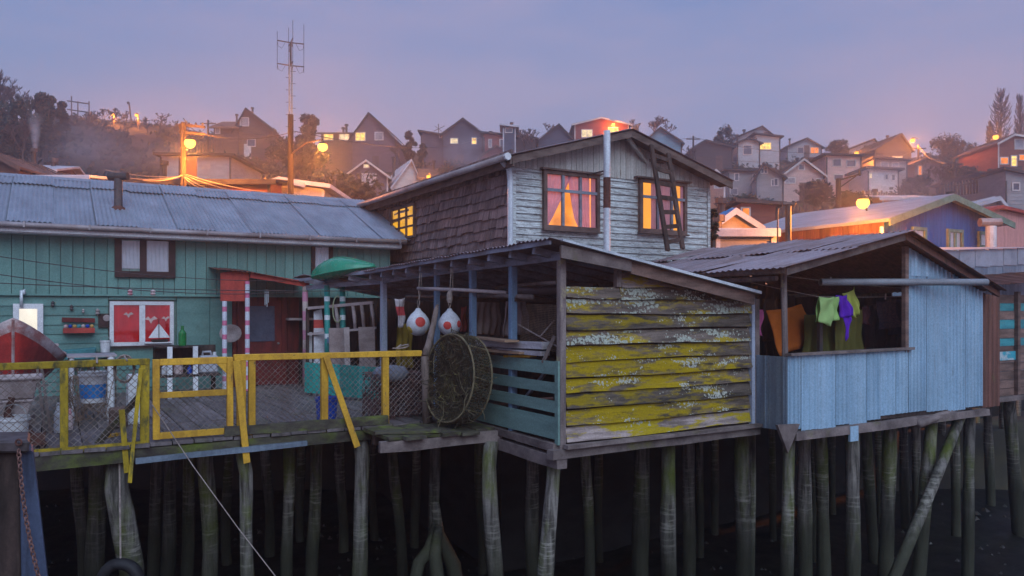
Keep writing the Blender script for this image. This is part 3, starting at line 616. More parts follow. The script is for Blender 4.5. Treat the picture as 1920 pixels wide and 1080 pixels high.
for k, (px, yb, yt, d, lb) in enumerate(((30, 262, 150, 72, 'tall twiggy bare tree among the dark trees at the left crest'), (-20, 262, 140, 70, 'twiggy bare tree cut by the left frame edge'), (45, 300, 215, 60, 'bare tree low on the left slope above the chimney'), (160, 238, 200, 104, 'thin bare tree behind the metal sign frame'), (232, 240, 200, 108, 'thin bare tree between the two crest lamps'), (275, 246, 212, 102, 'low thorny bare tree right of the crest lamps'), (335, 262, 216, 92, 'bare shrub behind the crossarm pole'), (545, 300, 250, 82, 'bare tree behind the wooden mast'), (750, 300, 262, 92, 'bare sapling left of the oval cypress'), (1000, 290, 240, 100, 'bare sapling behind the charcoal shed'), (1290, 300, 262, 100, 'bare bush right of the sky blue house'), (1450, 345, 305, 84, 'bare bush above the blue-grey gabled house'), (1735, 320, 285, 90, 'bare tree above the tall narrow orange window'), (1830, 345, 300, 80, 'bare tree left of the red-brown house'), (1690, 372, 335, 62, 'bare shrub beyond the blue house ridge'))):
    bare_tree(lb, px, yb, yt, d=d, seed=100+k, spread=.65, depth=6 if yb-yt > 60 else 5)
for k, (px, yb, yt, w, d, lb) in enumerate(((1310, 345, 312, 50, 80, 'dark bush above the orange walled house'), (1400, 400, 372, 70, 54, 'dark hedge in front of the balcony house'), (1590, 395, 365, 80, 56, 'dark hedge below the pink two storey house'), (1720, 365, 335, 60, 70, 'dark bush below the low dusky house'), (1800, 345, 318, 70, 80, 'dusky bush mass in the hollow of the right slope'), (850, 335, 306, 60, 78, 'dark bush below the dark blue gabled house'), (1010, 312, 285, 60, 84, 'dark bush below the plain charcoal shed'))):
    leafy(lb, px, yb, yt, w, d=d, seed=200+k, n=1500, name='evergreen_bush', cat='shrub', leaf=.22)
for k, (a, b, d, lb) in enumerate((((1455, 392), (1560, 402), 52, 'paling fence below the pink gabled house'), ((1625, 366), (1700, 372), 64, 'paling fence below the low white house'), ((1770, 352), (1860, 340), 70, 'paling fence on the right slope'), ((330, 275), (420, 268), 90, 'paling fence below the brown gabled house'))):
    f_ = thing('paling_fence', lb, 'fence', at_d(a[0], a[1], d), 'paling fences on the slope'); n_ = 16
    for q in range(n_):
        p_ = at_d(a[0]+(b[0]-a[0])*q/n_, a[1]+(b[1]-a[1])*q/n_, d); m = MB(); m.box((p_.x-.10, p_.y-.03, p_.z-.9), (p_.x+.10, p_.y+.03, p_.z+rnd(.3, .5))); m.build('paling', BR, f_)
    m = MB(); m.bar(at_d(a[0], a[1], d) + Vector((0, 0, .05)), at_d(b[0], b[1], d) + Vector((0, 0, .05)), .05, .1); m.build('fence_rail', BR, f_)
random.seed(40)
m = MB()                                            # scrub over the whole slope: one mass
for k in range(1000):
    px = rnd(-120, 2040) if k % 4 else rnd(-100, 640); d = rnd(50, 119); X = (px-CX)/FP; z = hill_z(X, d)
    r = rnd(.35, .9); c = Vector((ca*X*d+sa*d, -sa*X*d+ca*d, z + r*.2))
    for q in range(34):
        p = c + Vector((random.gauss(0, 1)*r*.75, random.gauss(0, 1)*r*.75, abs(random.gauss(0, .55))*r))
        a = Vector((rnd(-1, 1), rnd(-1, 1), rnd(-1, 1))).normalized(); e = a.orthogonal().normalized(); l = rnd(.15, .42)
        m.add([p-a*l, p+e*l*.5, p+a*l, p-e*l*.5], [(0, 1, 2, 3)])
o = m.build('hillside_scrub', LEAFD); tag(o, 'dark low scrub covering the hillside between the houses', 'scrub', None, 'stuff')
random.seed(11)

# ---------------------------------------------------------------- street lamps, poles, wires, mast
BULB = emit('sodium_bulb', (1, .44, .065), 3.4)
BULBS = emit('small_sodium_bulb', (1, .36, .04), 2.6)
POLE = mk('utility_pole_wood', (.075, .058, .05), (.045, .035, .03), (8, 8, 1))
def point(parent, p, watts, r=.12, col=(1, .28, .03)):
    l = bpy.data.lights.new('lamp_light', 'POINT'); l.energy = watts; l.color = col; l.shadow_soft_size = r
    o = bpy.data.objects.new('lamp_light', l); C.objects.link(o); o.parent = parent; o.location = Vector(p) - wloc(parent); return o
def street_lamp(label, px, py, d, watts, pole_px=None, base=None, rb=.16, ytop=None, small=True):
    p = at_d(px, py, d); X = ((pole_px or px)-CX)/FP
    q = at_d(pole_px or px+1, py, d + (1.3 if not small else .5)); gz = base if base is not None else hill_z(X, d) - .3
    t = thing('street_lamp', label, 'street lamp', Vector((q.x, q.y, gz)), 'sodium street lamps')
    top = at_d(pole_px or px, ytop, d).z if ytop else p.z + .5
    m = MB(); m.tube([(q.x, q.y, gz), (q.x, q.y, top)], [.13, .09] if small else [.15, .12], 8); m.build('pole', POLE, t)
    m = MB(); m.tube([(q.x, q.y, p.z + .25), ((p.x+q.x)/2, (p.y+q.y)/2, p.z + .36), (p.x, p.y, p.z + rb*1.3)], .035, 6); m.build('arm', DARKM, t)
    m = MB(); m.lathe([(rb*.2, rb*1.2), (rb*.7, rb*.85), (rb*.9, rb*.55)], p, 12); hd = m.build('lamp_hood', DARKM, t)
    m = MB(); m.lathe([(.02, -rb), (rb*.6, -rb*.8), (rb*.95, -rb*.3), (rb, .1*rb), (rb*.8, rb*.5)], p, 14); m.build('bulb', BULBS if small else BULB, t, smooth=True)
    point(t, p + Vector((0, 0, -rb - .22)), watts, .15)
    return t, p, q, top
L1, p1, q1, top1 = street_lamp('big orange street lamp on the crossarm pole behind the green house', 356, 268, 33, 1700, pole_px=344, base=-1.6, rb=.235, ytop=216, small=False)
m = MB(); a = Vector((cos(-YAW), sin(-YAW), 0)); e = Vector((-a.y, a.x, 0))
for dz in (0.0, -.32):
    m.bar(q1 + Vector((0, 0, top1-q1.z+dz-.1)) - a*.18, q1 + Vector((0, 0, top1-q1.z+dz-.2)) + a*.95, .09, .1)
m.bar(q1 + Vector((0, 0, top1-q1.z-.1)) - a*.2, q1 + Vector((0, 0, top1-q1.z-.55)) - a*.05, .06, .06); m.build('crossarm', POLE, L1)
for k in range(3):
    c = q1 + a*(.25 + .3*k) + Vector((0, 0, top1-q1.z-.12)); m = MB(); m.lathe([(.03, 0), (.05, .06), (.02, .12)], c, 8); m.build('insulator', DARKM, L1)
for nm, px, py, d, w, pp, rb, yt in (
    ('small orange street lamp low behind the green roof', 493, 342, 44, 800, 499, .16, 336),
    ('small lamp glowing above the ridge of the grey house roof', 803, 331, 60, 700, 806, .14, 326),
    ('lamp beside the red ridge house', 1186, 247, 108, 900, 1189, .28, 242),
    ('lamp above the pink two storey house', 1606, 287, 86, 900, 1615, .24, 300),
    ('tall lamp beside the steep charcoal house', 1711, 263, 92, 1400, 1722, .26, 270),
    ('lamp at the corner of the red-brown two storey house', 1867, 257, 90, 1500, 1863, .30, 262),
    ('yellow lamp on the crest beside a slanting post', 256, 216, 112, 500, 259, .24, 212),
    ('lamp hidden among lit bare branches on the crest', 210, 214, 112, 900, 214, .26, 210)):
    street_lamp(nm, px, py, d, w*1.6, pole_px=pp, rb=rb, ytop=yt)
# wall lamp on the red ridge house
p = at_d(1150, 233, 88); 
# wooden mast with antenna array and the second big lamp
md = 34.0; mb_ = at_d(546, 370, md); mt = at_d(545, 128, md)
ms = thing('antenna_mast', 'tall wooden mast with a four-armed dipole antenna array on top', 'mast', Vector((mb_.x, mb_.y, -1.6)))
xm, ym = mt.x, mt.y
def zz(py): return at_d(546, py, md).z
m = MB(); m.tube([(xm, ym, -1.6), (xm, ym, zz(215))], [.15, .12], 10); m.build('pole', mk('dark_mast_wood', (.04, .033, .03), (.025, .02, .018), (8, 8, 1)), ms)
STEEL = mk('galvanised_steel', (.30, .33, .34), (.22, .24, .25), (3, 3, 3), rough=.5, metal=.4, bump=0)
m = MB()
for sx in (-.055, .055): m.bar((xm+sx, ym, zz(216)), (xm+sx, ym, zz(122)), .05, .09)
m.build('mast_channel', STEEL, ms)
m = MB(); m.tube([(xm, ym, zz(124)), (xm, ym, zz(80))], .045, 8); m.build('mast_top', DARKM, ms)
for py in (80, 123):
    for k in range(4):
        an = -YAW + radians(25) + k*pi/2; a = Vector((cos(an), sin(an), 0)); z = zz(py); c = Vector((xm, ym, z))
        m = MB(); m.tube([c, c + a*.58 + Vector((0, 0, .02))], .025, 6); m.build('antenna_arm', DARKM, ms)
        m = MB(); e = c + a*.5; m.tube([e + a*.07, e + a*.03 - Vector((0, 0, .22)), e - a*.12 - Vector((0, 0, .3)), e - a*.22 - Vector((0, 0, .12)), e - a*.28], .009, 4); m.build('cable_loop', DARKM, ms)
for k in range(4):
    an = -YAW + radians(25) + k*pi/2; a = Vector((cos(an), sin(an), 0)); c = Vector((xm, ym, 0)) + a*.57
    zt = zz((42, 44, 62, 46)[k]); m = MB(); m.tube([c + Vector((0, 0, zz(134))), c + Vector((0, 0, zt))], .011, 5); m.build('dipole_rod', DARKM, ms)
for k in range(13):
    z = zz(134 + k*11.5); sd_ = (1, -1)[k % 2]; an = -YAW; m = MB(); m.tube([(xm, ym, z), (xm + cos(an)*.22*sd_, ym + sin(an)*.22*sd_, z)], .012, 5); m.build('climbing_peg', DARKM, ms)
m = MB(); bl = at_d(605, 275, md-1.9); m.tube([(xm, ym, zz(290)), (xm + (bl.x-xm)*.5, ym + (bl.y-ym)*.5, zz(276)), (bl.x, bl.y, bl.z+.3)], .035, 6); 
lamp2 = thing('street_lamp', 'big orange street lamp on a curved arm bracketed to the wooden mast', 'street lamp', Vector((bl.x, bl.y, bl.z-.3)), 'sodium street lamps')
m.build('arm', DARKM, lamp2)
m = MB(); rb = .20; m.lathe([(rb*.2, rb*1.2), (rb*.7, rb*.85), (rb*.9, rb*.55)], bl, 12); m.build('lamp_hood', DARKM, lamp2)
m = MB(); m.lathe([(.02, -rb), (rb*.6, -rb*.8), (rb*.95, -rb*.3), (rb, .1*rb), (rb*.8, rb*.5)], bl, 14); m.build('bulb', BULB, lamp2, smooth=True)
point(lamp2, bl + Vector((0, 0, -rb-.22)), 1700, .15)
def cable(label, p, q, sag, r=.012, name='overhead_cable', mat=None, group='overhead cables', seg=14, cat='cable'):
    p, q = Vector(p), Vector(q); pts = []
    for k in range(seg+1):
        t_ = k/seg; c = p.lerp(q, t_); c.z -= sag*4*t_*(1-t_); pts.append(c)
    m = MB(); m.tube(pts, r, 5); return put(name, m, mat or DARKM, label, cat, group)
CABL = mk('pale_cable_sheath', (.30, .25, .22), (.2, .16, .14), (2, 2, 2), bump=0)
pc_ = Vector((q1.x, q1.y, at_d(344, 322, 33).z))
for k, (px, py, d) in enumerate(((195, 318, 36), (235, 333, 34), (268, 338, 31))):
    cable('bundled cable sagging left from the lamp pole towards the street', pc_ + Vector((0, 0, .05*k)), at_d(px, py, d), .12, .022, mat=CABL, group='cables left of the lamp pole')
for k, (px, py, d) in enumerate(((398, 362, 27), (425, 365, 27), (478, 366, 30), (500, 361, 34))):
    cable('cable dropping right from the lamp pole over the green house roof', pc_ + Vector((0, 0, .05*k)), at_d(px, py, d), .1, .02, mat=CABL, group='cables right of the lamp pole')
cable('thin cable from the lamp pole to the wooden mast', at_d(352, 243, 33), at_d(546, 248, md), .35, .014)
cable('thin cable leaving the wooden mast towards the ridge houses', at_d(546, 245, md), at_d(900, 258, 95), 1.0, .02)
cable('thin cable from the red ridge house towards the pale houses', at_d(1180, 262, 95), at_d(1560, 300, 85), 1.2, .02)
cable('thin cable from the tall lamp down the right slope', at_d(1722, 278, 90), at_d(1905, 330, 68), .8, .02)
for k, (px, yb, yt, d, lb) in enumerate(((1640, 345, 282, 84, 'plain utility pole beside the low white house'), (1722, 320, 272, 92, 'plain utility pole beside the tall lamp'), (955, 300, 250, 96, 'plain utility pole behind the red hillside house'), (1300, 300, 255, 100, 'plain utility pole right of the sky blue house'), (390, 290, 225, 88, 'plain utility pole below the brown wing'), (1790, 350, 300, 76, 'plain utility pole on the right slope'))):
    b_ = at_d(px, yb, d); t_ = at_d(px, yt, d); up_ = thing('utility_pole', lb, 'pole', b_, 'utility poles on the hillside')
    m = MB(); m.tube([b_ - Vector((0, 0, 1)), t_], [.16, .11], 7); m.build('post', POLE, up_)
    m = MB(); m.bar(t_ + Vector((-ca*.9, sa*.9, -.4)), t_ + Vector((ca*.9, -sa*.9, -.4)), .1, .12); m.build('crossarm', POLE, up_)
for (a, b, lb) in (((1300, 257, 100), (1640, 284, 84), 'long wire slung from the sky blue house pole to the white house pole'), ((1640, 284, 84), (1722, 274, 92), 'wire between the white house pole and the lamp pole'), ((1722, 274, 92), (1790, 302, 76), 'wire dropping from the lamp pole down the right slope'), ((955, 252, 96), (1300, 258, 100), 'long wire passing behind the grey house gable'), ((390, 227, 88), (600, 250, 90), 'wire from the brown wing pole to the flat brown wing'), ((344, 222, 33), (390, 227, 88), 'wire from the crossarm pole up to the brown wing pole')):
    cable(lb, at_d(*a), at_d(*b), .9, .022)
# pole with a braced arm above the long blue roof
d_ = 42; b_ = at_d(1572, 395, d_); t_ = at_d(1572, 335, d_)
gp = thing('bracket_pole', 'short utility pole with a braced side arm above the long blue-grey roof', 'pole', Vector((b_.x, b_.y, -.8)))
m = MB(); m.tube([(b_.x, b_.y, -.8), (b_.x, b_.y, t_.z)], [.16, .14], 8); m.build('post', POLE, gp)
m = MB(); m.bar(t_ - Vector((0, 0, .1)), at_d(1614, 326, d_), .07, .08); m.build('arm', POLE, gp)
m = MB(); m.bar(at_d(1574, 352, d_), at_d(1605, 330, d_), .05, .06); m.build('brace', POLE, gp)
m = MB(); c = at_d(1612, 326, d_); m.lathe([(.06, -.1), (.09, 0), (.05, .2)], c, 8); m.build('insulator', DARKM, gp)
# goal-like frame and slanting posts on the crest
fr = thing('crest_frame', 'bare metal sign frame standing on the crest of the hill', 'frame', at_d(145, 232, 108))
for px in (134, 146, 167):
    m = MB(); m.tube([at_d(px, 240, 108), at_d(px, 190 if px != 134 else 180, 108)], .09, 6); m.build('post', DARKM, fr)
for y0, y1 in ((189, 195), (205, 211)):
    m = MB(); m.tube([at_d(126, y0, 108), at_d(168, y1, 108)], .09, 6); m.build('rail', DARKM, fr)
m = MB(); m.tube([at_d(247, 235, 108), at_d(242, 193, 108)], .11, 6); m.tube([at_d(242, 193, 108), at_d(239, 193, 108)], .2, 6)
put('slanting_post', m, DARKM, 'slanting lamp post with an unlit head on the crest', 'post')
# wall lamp of the red ridge house
def wall_lamp(label, p, watts, rb, toward):
    t = thing('wall_lamp', label, 'lamp', p - Vector((0, 0, rb)))
    m = MB(); m.tube([p + Vector((0, 0, rb*1.2)), p + Vector((0, 0, rb*1.8)), p + Vector(toward)], .03, 6); m.build('bracket', DARKM, t)
    m = MB(); m.lathe([(rb*.2, rb*1.2), (rb*.7, rb*.85), (rb*.9, rb*.55)], p, 12); m.build('lamp_hood', DARKM, t)
    m = MB(); m.lathe([(.02, -rb), (rb*.6, -rb*.8), (rb*.95, -rb*.3), (rb, .1*rb), (rb*.8, rb*.5)], p, 14); m.build('bulb', BULB, t, smooth=True)
    point(t, p + Vector((0, 0, -rb-.2)), watts, .12); return t
dd = ground_hit(1128, 300)
fw = Vector((sa, ca, 0))
wall_lamp('orange lamp bracketed to the front of the red ridge house', at_d(1150, 233, dd-.9), 500, .22, fw*.9 + Vector((0, 0, .5)))
# chimney smoke
SM = bpy.data.materials.new('wood_smoke'); SM.use_nodes = True; t = SM.node_tree; t.nodes.clear()
o_ = t.nodes.new('ShaderNodeOutputMaterial'); pv = t.nodes.new('ShaderNodeVolumePrincipled'); pv.inputs['Color'].default_value = (.85, .9, 1, 1)
def mth(op, a, b=None):
    n_ = t.nodes.new('ShaderNodeMath'); n_.operation = op
    for i_, x in enumerate((a, b)):
        if x is None: continue
        if isinstance(x, (int, float)): n_.inputs[i_].default_value = x
        else: t.links.new(x, n_.inputs[i_])
    return n_.outputs[0]
tc_ = t.nodes.new('ShaderNodeTexCoord'); sp_ = t.nodes.new('ShaderNodeSeparateXYZ'); t.links.new(tc_.outputs['Object'], sp_.inputs[0])
SMH = 2.6                                           # plume height; it widens with height and thins out to nothing
zf = mth('DIVIDE', sp_.outputs[2], SMH); rr_ = mth('SQRT', mth('ADD', mth('POWER', sp_.outputs[0], 2), mth('POWER', sp_.outputs[1], 2)))
rad_ = mth('ADD', mth('MULTIPLY', zf, .50), .10); core = mth('MAXIMUM', mth('SUBTRACT', 1, mth('DIVIDE', rr_, rad_)), 0)
nz = t.nodes.new('ShaderNodeTexNoise'); nz.inputs['Scale'].default_value = 2.5; nz.inputs['Detail'].default_value = 4; t.links.new(tc_.outputs['Object'], nz.inputs['Vector'])
fall = mth('POWER', mth('MAXIMUM', mth('SUBTRACT', 1, zf), 0), 1.4)
den = mth('MULTIPLY', mth('MULTIPLY', mth('MULTIPLY', core, fall), mth('ADD', mth('MULTIPLY', nz.outputs[0], 1.6), -.2)), 5.0)
t.links.new(mth('MAXIMUM', den, 0), pv.inputs['Density']); t.links.new(pv.outputs[0], o_.inputs['Volume'])
sb0 = at_d(66, 287, 46); m = MB(); m.tube([sb0 + Vector((0, 0, SMH*k/6)) for k in range(7)], [.14 + .52*k/6 for k in range(7)], 14)
o = m.build('chimney_smoke', SM, None, smooth=True); tag(o, 'pale bluish smoke rising from the small house chimney', 'smoke', None, 'stuff')

def smoke_puff(label, px, py, d, R, squash, dens, seed):
    """a bank of drifting chimney smoke: a soft-edged ellipsoid of smoke"""
    c = at_d(px, py, d); M = bpy.data.materials.new('drift_smoke'); M.use_nodes = True; t_ = M.node_tree; t_.nodes.clear()
    o1 = t_.nodes.new('ShaderNodeOutputMaterial'); v1 = t_.nodes.new('ShaderNodeVolumePrincipled'); v1.inputs['Color'].default_value = (.82, .88, 1, 1); v1.inputs['Anisotropy'].default_value = .3
    tx = t_.nodes.new('ShaderNodeTexCoord'); ln = t_.nodes.new('ShaderNodeVectorMath'); ln.operation = 'LENGTH'
    mp = t_.nodes.new('ShaderNodeMapping'); mp.inputs['Scale'].default_value = (1/R, 1/R, 1/(R*squash)); mp.inputs['Location'].default_value = (0, 0, -1)
    t_.links.new(tx.outputs['Object'], mp.inputs[0]); t_.links.new(mp.outputs[0], ln.inputs[0])
    f1 = t_.nodes.new('ShaderNodeMapRange'); f1.interpolation_type = 'SMOOTHSTEP'; f1.inputs[1].default_value = 1; f1.inputs[2].default_value = .1; f1.inputs[3].default_value = 0; f1.inputs[4].default_value = dens; t_.links.new(ln.outputs['Value'], f1.inputs[0])
    n1 = t_.nodes.new('ShaderNodeTexNoise'); n1.noise_dimensions = '4D'; n1.inputs['W'].default_value = seed; n1.inputs['Scale'].default_value = 1.6; n1.inputs['Detail'].default_value = 3; t_.links.new(mp.outputs[0], n1.inputs['Vector'])
    f2 = t_.nodes.new('ShaderNodeMapRange'); f2.inputs[1].default_value = .38; f2.inputs[2].default_value = .68; t_.links.new(n1.outputs[0], f2.inputs[0])
    ml = t_.nodes.new('ShaderNodeMath'); ml.operation = 'MULTIPLY'; t_.links.new(f1.outputs[0], ml.inputs[0]); t_.links.new(f2.outputs[0], ml.inputs[1])
    t_.links.new(ml.outputs[0], v1.inputs['Density']); t_.links.new(v1.outputs[0], o1.inputs['Volume'])
    m = MB(); m.lathe([(R*sin(pi*k/10), -R*squash*cos(pi*k/10)) for k in range(1, 10)], c, 18); o = m.build('drifting_smoke', M, None, smooth=True)
    o.location.z = c.z - R*squash
    return tag(o, label, 'smoke', None, 'stuff')
smoke_puff('blue chimney smoke drifting in front of the dark blue gabled house', 886, 292, 72, 4.2, .62, .22, 1)
smoke_puff('thin smoke drifting across the bare left slope', 215, 282, 66, 8.5, .34, .07, 2)
smoke_puff('thin mist of smoke lying between the houses on the right slope', 1690, 335, 58, 8.0, .32, .07, 3)
smoke_puff('thin smoke drifting before the balcony house', 1400, 358, 55, 5.5, .36, .08, 4)

# ---------------------------------------------------------------- the yard deck
V0 = 11.0
deck = thing('wooden_deck', 'grey plank yard deck on piles behind the yellow fence', 'deck', (1, 11, -.3))
u = -6.0
while u < 5.75:
    w = rnd(.22, .29)
    for (a, b) in ((V0-.03, 12.75), (12.78, 15.4), (15.43, 18.0)):
        m = MB(); dz = rnd(-.006, .006); m.box((u+.006, a+rnd(-.03, .03), -.045+dz), (u+w-.008, b-.012, dz), .004); m.build('plank', DECKWOOD, deck)
    u += w
for i, z in enumerate((-.14,)):
    m = MB(); m.bar((-6, V0+.04, z), (2.2, V0+.04, z), .09, .17, j=.008, seg=6); m.build('edge_beam', MOSSWOOD, deck)
    m = MB(); m.bar((2.24, V0+.03, z+.01), (5.7, V0+.03, z+.01), .09, .15, j=.008, seg=4); m.build('edge_beam', MOSSWOOD, deck)
m = MB(); m.bar((.9, V0-.06, -.2), (3.1, V0-.06, -.17), .05, .07, j=.005, seg=3); m.build('edge_strip', ICEDARK, deck)
m = MB(); m.bar((2.0, V0+.02, .075), (4.35, V0+.02, .06), .08, .13, j=.012, seg=6); m.build('kerb_board', MOSSWOOD, deck)
for k in range(7):
    v = 11.6 + k*1.0; m = MB(); m.bar((-6, v, -.13), (5.7, v, -.13), .1, .15); m.build('joist', DARKWOOD, deck)
# little landing that carries the round trap
land = thing('landing_stage', 'mossy plank landing jutting out beside the slatted wall', 'landing', (4.9, 10.3, -.2))
u = 3.95
while u < 5.62:
    w = rnd(.2, .34); m = MB(); m.box((u, 9.95+rnd(-.08, .08), -.075+rnd(-.008, .012)), (u+w-.012, 11.0, -.03+rnd(-.008, .014)), .008); m.build('plank', MOSSWOOD, land); u += w
m = MB(); m.bar((3.85, 10.05, -.16), (5.75, 10.02, -.15), .1, .16, j=.01, seg=4); m.build('front_beam', OLDWOOD, land)
m = MB(); m.bar((4.0, 10.7, -.16), (5.75, 10.7, -.16), .1, .14); m.build('back_beam', DARKWOOD, land)
# a loose mossy plank on the landing
m = MB(); m.bar((3.9, 10.35, .0), (4.75, 10.02, .005), .2, .035, j=.006, seg=3); put('loose_plank', m, MOSSWOOD, 'loose mossy plank lying on the landing stage', 'plank')

# ---------------------------------------------------------------- piles
PL = 'round weathered timber pile standing in mud under the stilt houses'
npile = 0
def mudz(u, v):
    d = u*sa + v*ca
    return MUDZ + .16*mnoise.noise(Vector((u*.5, v*.5, 0))) + .07*mnoise.noise(Vector((u*1.7, v*1.7, 3))) + 1.5*smooth(16, 30, d)
def pile(pt, pb, w, v, ztop=-.22, label=None, group='timber piles under the houses', name='timber_pile', mat=None, vb=None):
    if label is None:
        k = 0 if pt < 830 else 1 if pt < 1420 else 2 if pt < 1830 else 3
        where = ('yard deck', 'mossy fishing shed', 'pale blue tin shed', 'brown plank shed')[k]
        row_ = 'near the open edge of' if v <= (11.4, 10.0, 8.7, 9.1)[k] else 'set well back under' if v <= (13.6, 11.2, 10.3, 10.6)[k] else 'deep in the dark under'
        label = '%s timber pile %s the %s' % ('stout' if w >= 28 else 'medium' if w >= 20 else 'slim', row_, where)
        group = 'timber piles under the ' + where
    top = at_v(pt, HY, v); bot = at_v(pb, 1080, vb if vb else v); d = top.x*sa + top.y*ca
    r = w/FP*d/2; top.z = ztop
    f = (ztop - (mudz(bot.x, bot.y) - .5)) / max(.3, (ztop - bot.z)) if bot.z < ztop-.3 else 1
    end = top + (bot - top)*f
    pts = []; rs = []; ph = rnd(0, 9)
    for k in range(11):
        t_ = k/10; c = top.lerp(end, t_); wb = (.05*sin(t_*4+ph) + .02*sin(t_*9+ph*2)) * (0 if k == 0 else 1)
        pts.append(c + Vector((wb, wb*.6, 0))); rs.append(r*(.93 + .14*t_ + .05*sin(t_*11+ph)))
    m = MB(); m.tube(pts, rs, 12, wob=.05)
    return put(name, m, mat or PILE, label, 'pile', group, smooth=True)
# under the yard deck
pile(222, 240, 44, 11.25, label='thick split pile with a torn top under the yellow gate', group=None)
for a, b, w, v in ((388, 388, 30, 12.6), (452, 462, 25, 11.2), (539, 535, 22, 13.0), (593, 590, 23, 13.0), (676, 674, 28, 11.15), (737, 752, 20, 13.2), (812, 812, 22, 11.9),
                   (180, 185, 32, 13.4), (150, 152, 22, 15), (290, 288, 22, 14.5), (318, 316, 24, 13.9), (350, 356, 22, 14.4), (430, 428, 18, 16), (500, 503, 18, 16), (565, 566, 16, 16.5), (640, 641, 18, 15.5), (700, 702, 16, 16), (780, 782, 16, 15)):
    pile(a, b, w, v, ztop=-.2)
for a, b, w, v in ((920, 927, 30, 10.0), (1040, 1027, 29, 8.75), (998, 1001, 25, 11.5), (1098, 1104, 20, 11.0), (1122, 1124, 16, 12.5), (1172, 1178, 14, 13.0), (1203, 1203, 31, 10.6), (1253, 1256, 29, 8.8), (1288, 1293, 24, 10.4), (1270, 1272, 12, 13), (1070, 1072, 14, 13.5), (900, 902, 16, 13),
                   (1392, 1393, 29, 8.9), (1411, 1407, 14, 9.0), (1479, 1477, 24, 8.1), (1507, 1511, 26, 9.2), (1524, 1528, 12, 10.2), (1537, 1545, 24, 9.3), (1598, 1600, 26, 8.1), (1622, 1640, 20, 9.6), (1645, 1652, 12, 11), (1670, 1660, 26, 8.6), (1692, 1700, 16, 10.6), (1716, 1722, 16, 10.2),
                   (1748, 1722, 24, 8.2), (1790, 1794, 16, 9.6), (1818, 1814, 20, 8.1), (1850, 1862, 16, 10.4), (1880, 1884, 14, 11.5), (1892, 1916, 22, 9.0), (1446, 1452, 13, 11.5), (1560, 1562, 12, 12), (1340, 1342, 14, 12.5), (1310, 1314, 14, 11.5), (1765, 1768, 14, 12), (1830, 1832, 14, 12.5), (1906, 1906, 14, 12.5)):
    pile(a, b, w, v, ztop=-.22)
# diagonal braces and the splayed stump
m = MB(); m.tube([at_v(1803, 778, 7.95), at_v(1745, 920, 7.9), at_v(1676, 1085, 7.85), at_v(1655, 1140, 7.85)], [.085, .09, .10, .10], 10, wob=.05); put('brace_log', m, PILE, 'long diagonal log brace crossing the piles under the pale blue shed', 'log', None, smooth=True)
m = MB(); m.tube([at_v(1722, 795, 7.75), at_v(1800, 766, 7.95)], .07, 8, wob=.06); put('brace_log', m, OLDWOOD, 'short broken timber wedged under the pale blue shed floor', 'log', None, smooth=True)
m = MB(); b = at_v(822, 960, 11.8)
m.tube([at_v(815, 940, 11.85), at_v(822, 1000, 11.8), at_v(850, 1060, 11.7), at_v(860, 1140, 11.6)], [.07, .10, .13, .15], 9, wob=.08)
m.tube([at_v(818, 985, 11.8), at_v(806, 1030, 11.6), at_v(785, 1055, 11.4), at_v(770, 1130, 11.3)], [.08, .11, .10, .10], 9, wob=.08)
m.tube([at_v(822, 990, 11.7), at_v(815, 1040, 11.4), at_v(822, 1100, 11.2), at_v(822, 1160, 11.2)], [.08, .11, .12, .12], 9, wob=.08)
put('root_stump', m, PILE, 'splayed root stump standing in the mud below the round trap', 'stump', None, smooth=True)

# ---------------------------------------------------------------- yellow fence and gate
VF = 11.08; FH = 1.10
def fu(px): return at_v(px, HY, VF).x
fence = thing('yellow_fence', 'yellow painted timber fence with chain link infill along the deck edge', 'fence', (2.5, VF, 0))
UL, U1, UG0, UG1, U3, U4, UR = fu(-60), fu(120), fu(271), fu(441), fu(608), fu(722), fu(800)
def fpost(px, mat, w=.085, h=FH-.03, z0=-.12, vv=VF):
    uu = fu(px); m = MB(); m.box((uu-w/2, vv-.04, z0), (uu+w/2, vv+.04, h), .004); m.build('post', mat, fence, bevel=.005)
fpost(-55, YELOLD); fpost(120, YELOLD, .09); fpost(271, YELOLD, .11); fpost(452, YEL, .12); fpost(472, YEL, .09); fpost(608, YEL, .1); fpost(722, YEL, .1)
m = MB(); m.bar((UL-.5, VF, FH-.055), (UG0+.06, VF, FH-.045), .09, .085, j=.004, seg=5); m.build('top_rail', YELOLD, fence, bevel=.005)
m = MB(); m.bar((UG1-.02, VF-.005, FH-.03), (UR-.1, VF-.005, FH-.05), .085, .085, j=.004, seg=5); m.build('top_rail', YEL, fence, bevel=.005)
m = MB(); m.bar((UL-.5, VF-.03, -.01), (UG0, VF-.03, .0), .07, .06, j=.004, seg=4); m.build('bottom_rail', YELOLD, fence)
def fbrace(a, b, va, vb, w, mat, t_=.03):
    m = MB(); p, q = at_v(*a, va), at_v(*b, vb); m.bar(p, q, t_, w, up=(1, 0, .2), j=.003, seg=3); m.build('brace', mat, fence)
fbrace((443, 676), (463, 868), VF-.1, VF-.14, .09, YEL)
fbrace((611, 668), (670, 838), VF-.08, VF-.20, .085, YEL)
fbrace((264, 690), (243, 905), VF-.09, VF-.14, .045, YELOLD); fbrace((228, 768), (238, 886), VF-.06, VF-.10, .065, YELOLD)
fbrace((262, 742), (180, 836), VF+.10, VF+.3, .08, MOSSWOOD)
